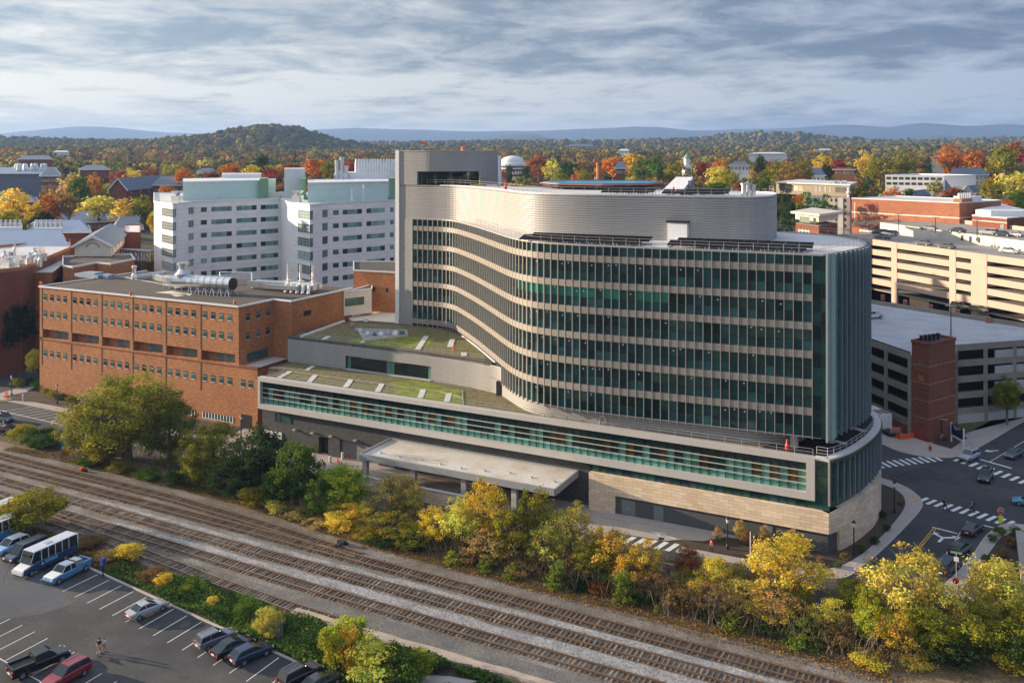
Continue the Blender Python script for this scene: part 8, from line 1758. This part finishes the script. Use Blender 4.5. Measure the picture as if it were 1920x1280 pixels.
s3=thing('street_sign','green street name sign with white plate on a pole beside the waiting black van','sign',(*g(1793,1092),0)); x,y=g(1793,1092); mb=MB(); mb.seg((x,y,.1),(x,y,4.2),.05,6); mb.build('post',M['silver'],s3); mb=MB(); mb.box(x-.7,x+.7,y-.02,y+.02,3.9,4.2); mb.build('name_plate',M['green'],s3); mb=MB(); mb.box(x-.3,x+.3,y-.06,y-.02,2.9,3.5); mb.build('plate',M['white'],s3)
# hydrant, bins, meter, box
x,y=g(1744,846); hy=MB(); hy.lathe((x,y,.15),[(.24,0),(.2,.1),(.18,.7),(.24,.75),(.2,.95),(.05,1.1)],10); hy.box(x-.35,x+.35,y-.1,y+.1,.55,.78); tag(hy.build('fire_hydrant',M['redl']),'dark red fire hydrant on the corner pavement','fire hydrant')
bn=thing('flag_banner','blue banner arm on the short lamp mast beside the stair tower','banner',(*g(1770,816),1.6)); x,y=g(1770,818); mb=MB(); mb.box(x-.2,x+1.2,y-.03,y+.03,1.5,2.2); mb.build('cloth',plain('blue_banner',(.02,.08,.28),.7),bn)
x,y=g(193,1080); pmt=thing('pay_station','blue-topped black pay post at the edge of the parking lot','pay station',(x,y,0)); mb=MB(); mb.lathe((x,y,.1),[(.2,0),(.09,.2),(.09,1.6)],8); mb.build('post',M['black'],pmt); mb=MB(); mb.box(x-.3,x+.3,y-.25,y+.25,1.6,2.5); mb.box(x-.2,x+.2,y-.3,y-.25,.9,1.3); mb.build('head',plain('blue_sign',(.02,.05,.25),.5),pmt)
x,y=g(518,1200); mb=MB(); mb.box(x-.55,x+.55,y-.55,y+.55,0,1.9); mb.box(x-.6,x+.6,y-.6,y+.6,1.9,2.05); tag(mb.build('concrete_box',plain('pale_concrete_box',(.15,.15,.15),.85)),'square grey concrete utility box in the ivy beside the yellow tree','utility box')
tb=thing('portable_toilet','turquoise portable toilet with white roof beside the big olive tree','portable toilet',(*g(124,842),0)); x,y=g(124,842); mb=MB(); mb.box(x-.7,x+.7,y-.7,y+.7,.05,2.4); mb.build('cabin',plain('turquoise_plastic',(.03,.30,.34),.5),tb); mb=MB(); mb.hexa([(x-.75,y-.75,2.4),(x+.75,y-.75,2.4),(x+.75,y+.75,2.4),(x-.75,y+.75,2.4)],[(x-.5,y-.6,2.75),(x+.5,y-.6,2.75),(x+.5,y+.6,2.75),(x-.5,y+.6,2.75)]); mb.build('roof',M['white'],tb); mb=MB(); mb.box(x-.45,x+.45,y-.74,y-.7,.2,2.2); mb.build('door',plain('turquoise_door',(.02,.22,.26),.5),tb)
fn_=thing('metal_fence','short grey barred fence panel at the lower right among bare trees','fence',(*g(1508,1146),0)); a=Vector(g(1496,1146)); b=Vector(g(1521,1152)); mb=MB()
for k in range(11): p=a.lerp(b,k/10); mb.seg((p.x,p.y,0),(p.x,p.y,1.35),.04,4)
mb.beam((*a,1.35),(*b,1.35),.07,.08); mb.beam((*a,.25),(*b,.25),.07,.08); mb.build('bars',M['galv'],fn_)
for l,px,py in (('pale concrete bollard left of the orange cone before the roller door',619,868),('pale concrete bollard right of the orange cone before the roller door',642,861),('slim white bollard by the door under the podium',664,852)):
    x,y=g(px,py); mb=MB(); mb.lathe((x,y,.05),[(.26,0),(.26,1.2),(.16,1.32)],10); tag(mb.build('bollard',M['cream']),l,'bollard')
for i,(l,px,py) in enumerate((('orange traffic cone between the two pale bollards',633,866),('orange traffic cone right of the two bollards',653,860),('orange cone behind the dark ivy trees, nearest the lamp',447,828),('orange cone right of the brick wing lamp',463,824),('orange cone near the brick garage opening',472,812),('orange cone lying in the gap of the ivy trees',524,848),('second orange cone in the gap of the ivy trees',531,842),('orange cone under the canopy, left',728,872),('orange cone under the canopy, right of the first',742,875))):
    x,y=g(px,py); mb=MB(); mb.box(x-.25,x+.25,y-.25,y+.25,.06,.12); mb.lathe((x,y,.12),[(.2,0),(.04,.85)],10); tag(mb.build('traffic_cone',M['orange']),l,'traffic cone')
x,y=g(12,750); rs=thing('road_work_sign','orange road-work sign with red barrier at the left street corner','sign',(x,y,0)); mb=MB(); A,B=octo(x,y,1.6,.6,0); mb.hexa(A,B); mb.build('plate',M['orange'],rs); mb=MB(); mb.seg((x-.4,y+.1,0),(x,y+.1,1.6),.05,4); mb.seg((x+.4,y+.1,0),(x,y+.1,1.6),.05,4); mb.box(x-.6,x+.8,y-.05,y+.05,.5,.8); mb.build('stand',M['red'],rs)
for l,px,py in (('white marker post in the bed at the left of the brick wing',43,752),('white marker post in the bed below the pink door',140,756)):
    x,y=g(px,py); mb=MB(); mb.lathe((x,y,.1),[(.12,0),(.12,1.1),(.2,1.15),(.18,1.5)],8); tag(mb.build('marker_post',M['white']),l,'post')
x,y=g(1407,1052); mb=MB(); mb.lathe((x,y,0),[(.07,0),(.07,4.2)],6); tag(mb.build('white_pole',M['white']),'thin white pole left of the broad bright yellow tree','pole')
# ================================================================== HAZE
hz_=bpy.data.meshes.new('haze'); bm=bmesh.new(); bmesh.ops.create_cube(bm,size=1); bm.to_mesh(hz_); bm.free(); o=bpy.data.objects.new('haze',hz_); COL.objects.link(o); o.scale=(50000,50000,345); o.location=(CAM[0],CAM[1],170.5); tag(o,kind='stuff')
hm=bpy.data.materials.new('haze'); hm.use_nodes=True; n_=hm.node_tree; n_.nodes.clear(); pv=N(n_,'ShaderNodeVolumePrincipled'); pv.inputs['Density'].default_value=HAZE; pv.inputs['Color'].default_value=(.33,.56,1,1); pv.inputs['Anisotropy'].default_value=.2
ou=N(n_,'ShaderNodeOutputMaterial'); n_.links.new(pv.outputs[0],ou.inputs['Volume']); hz_.materials.append(hm)
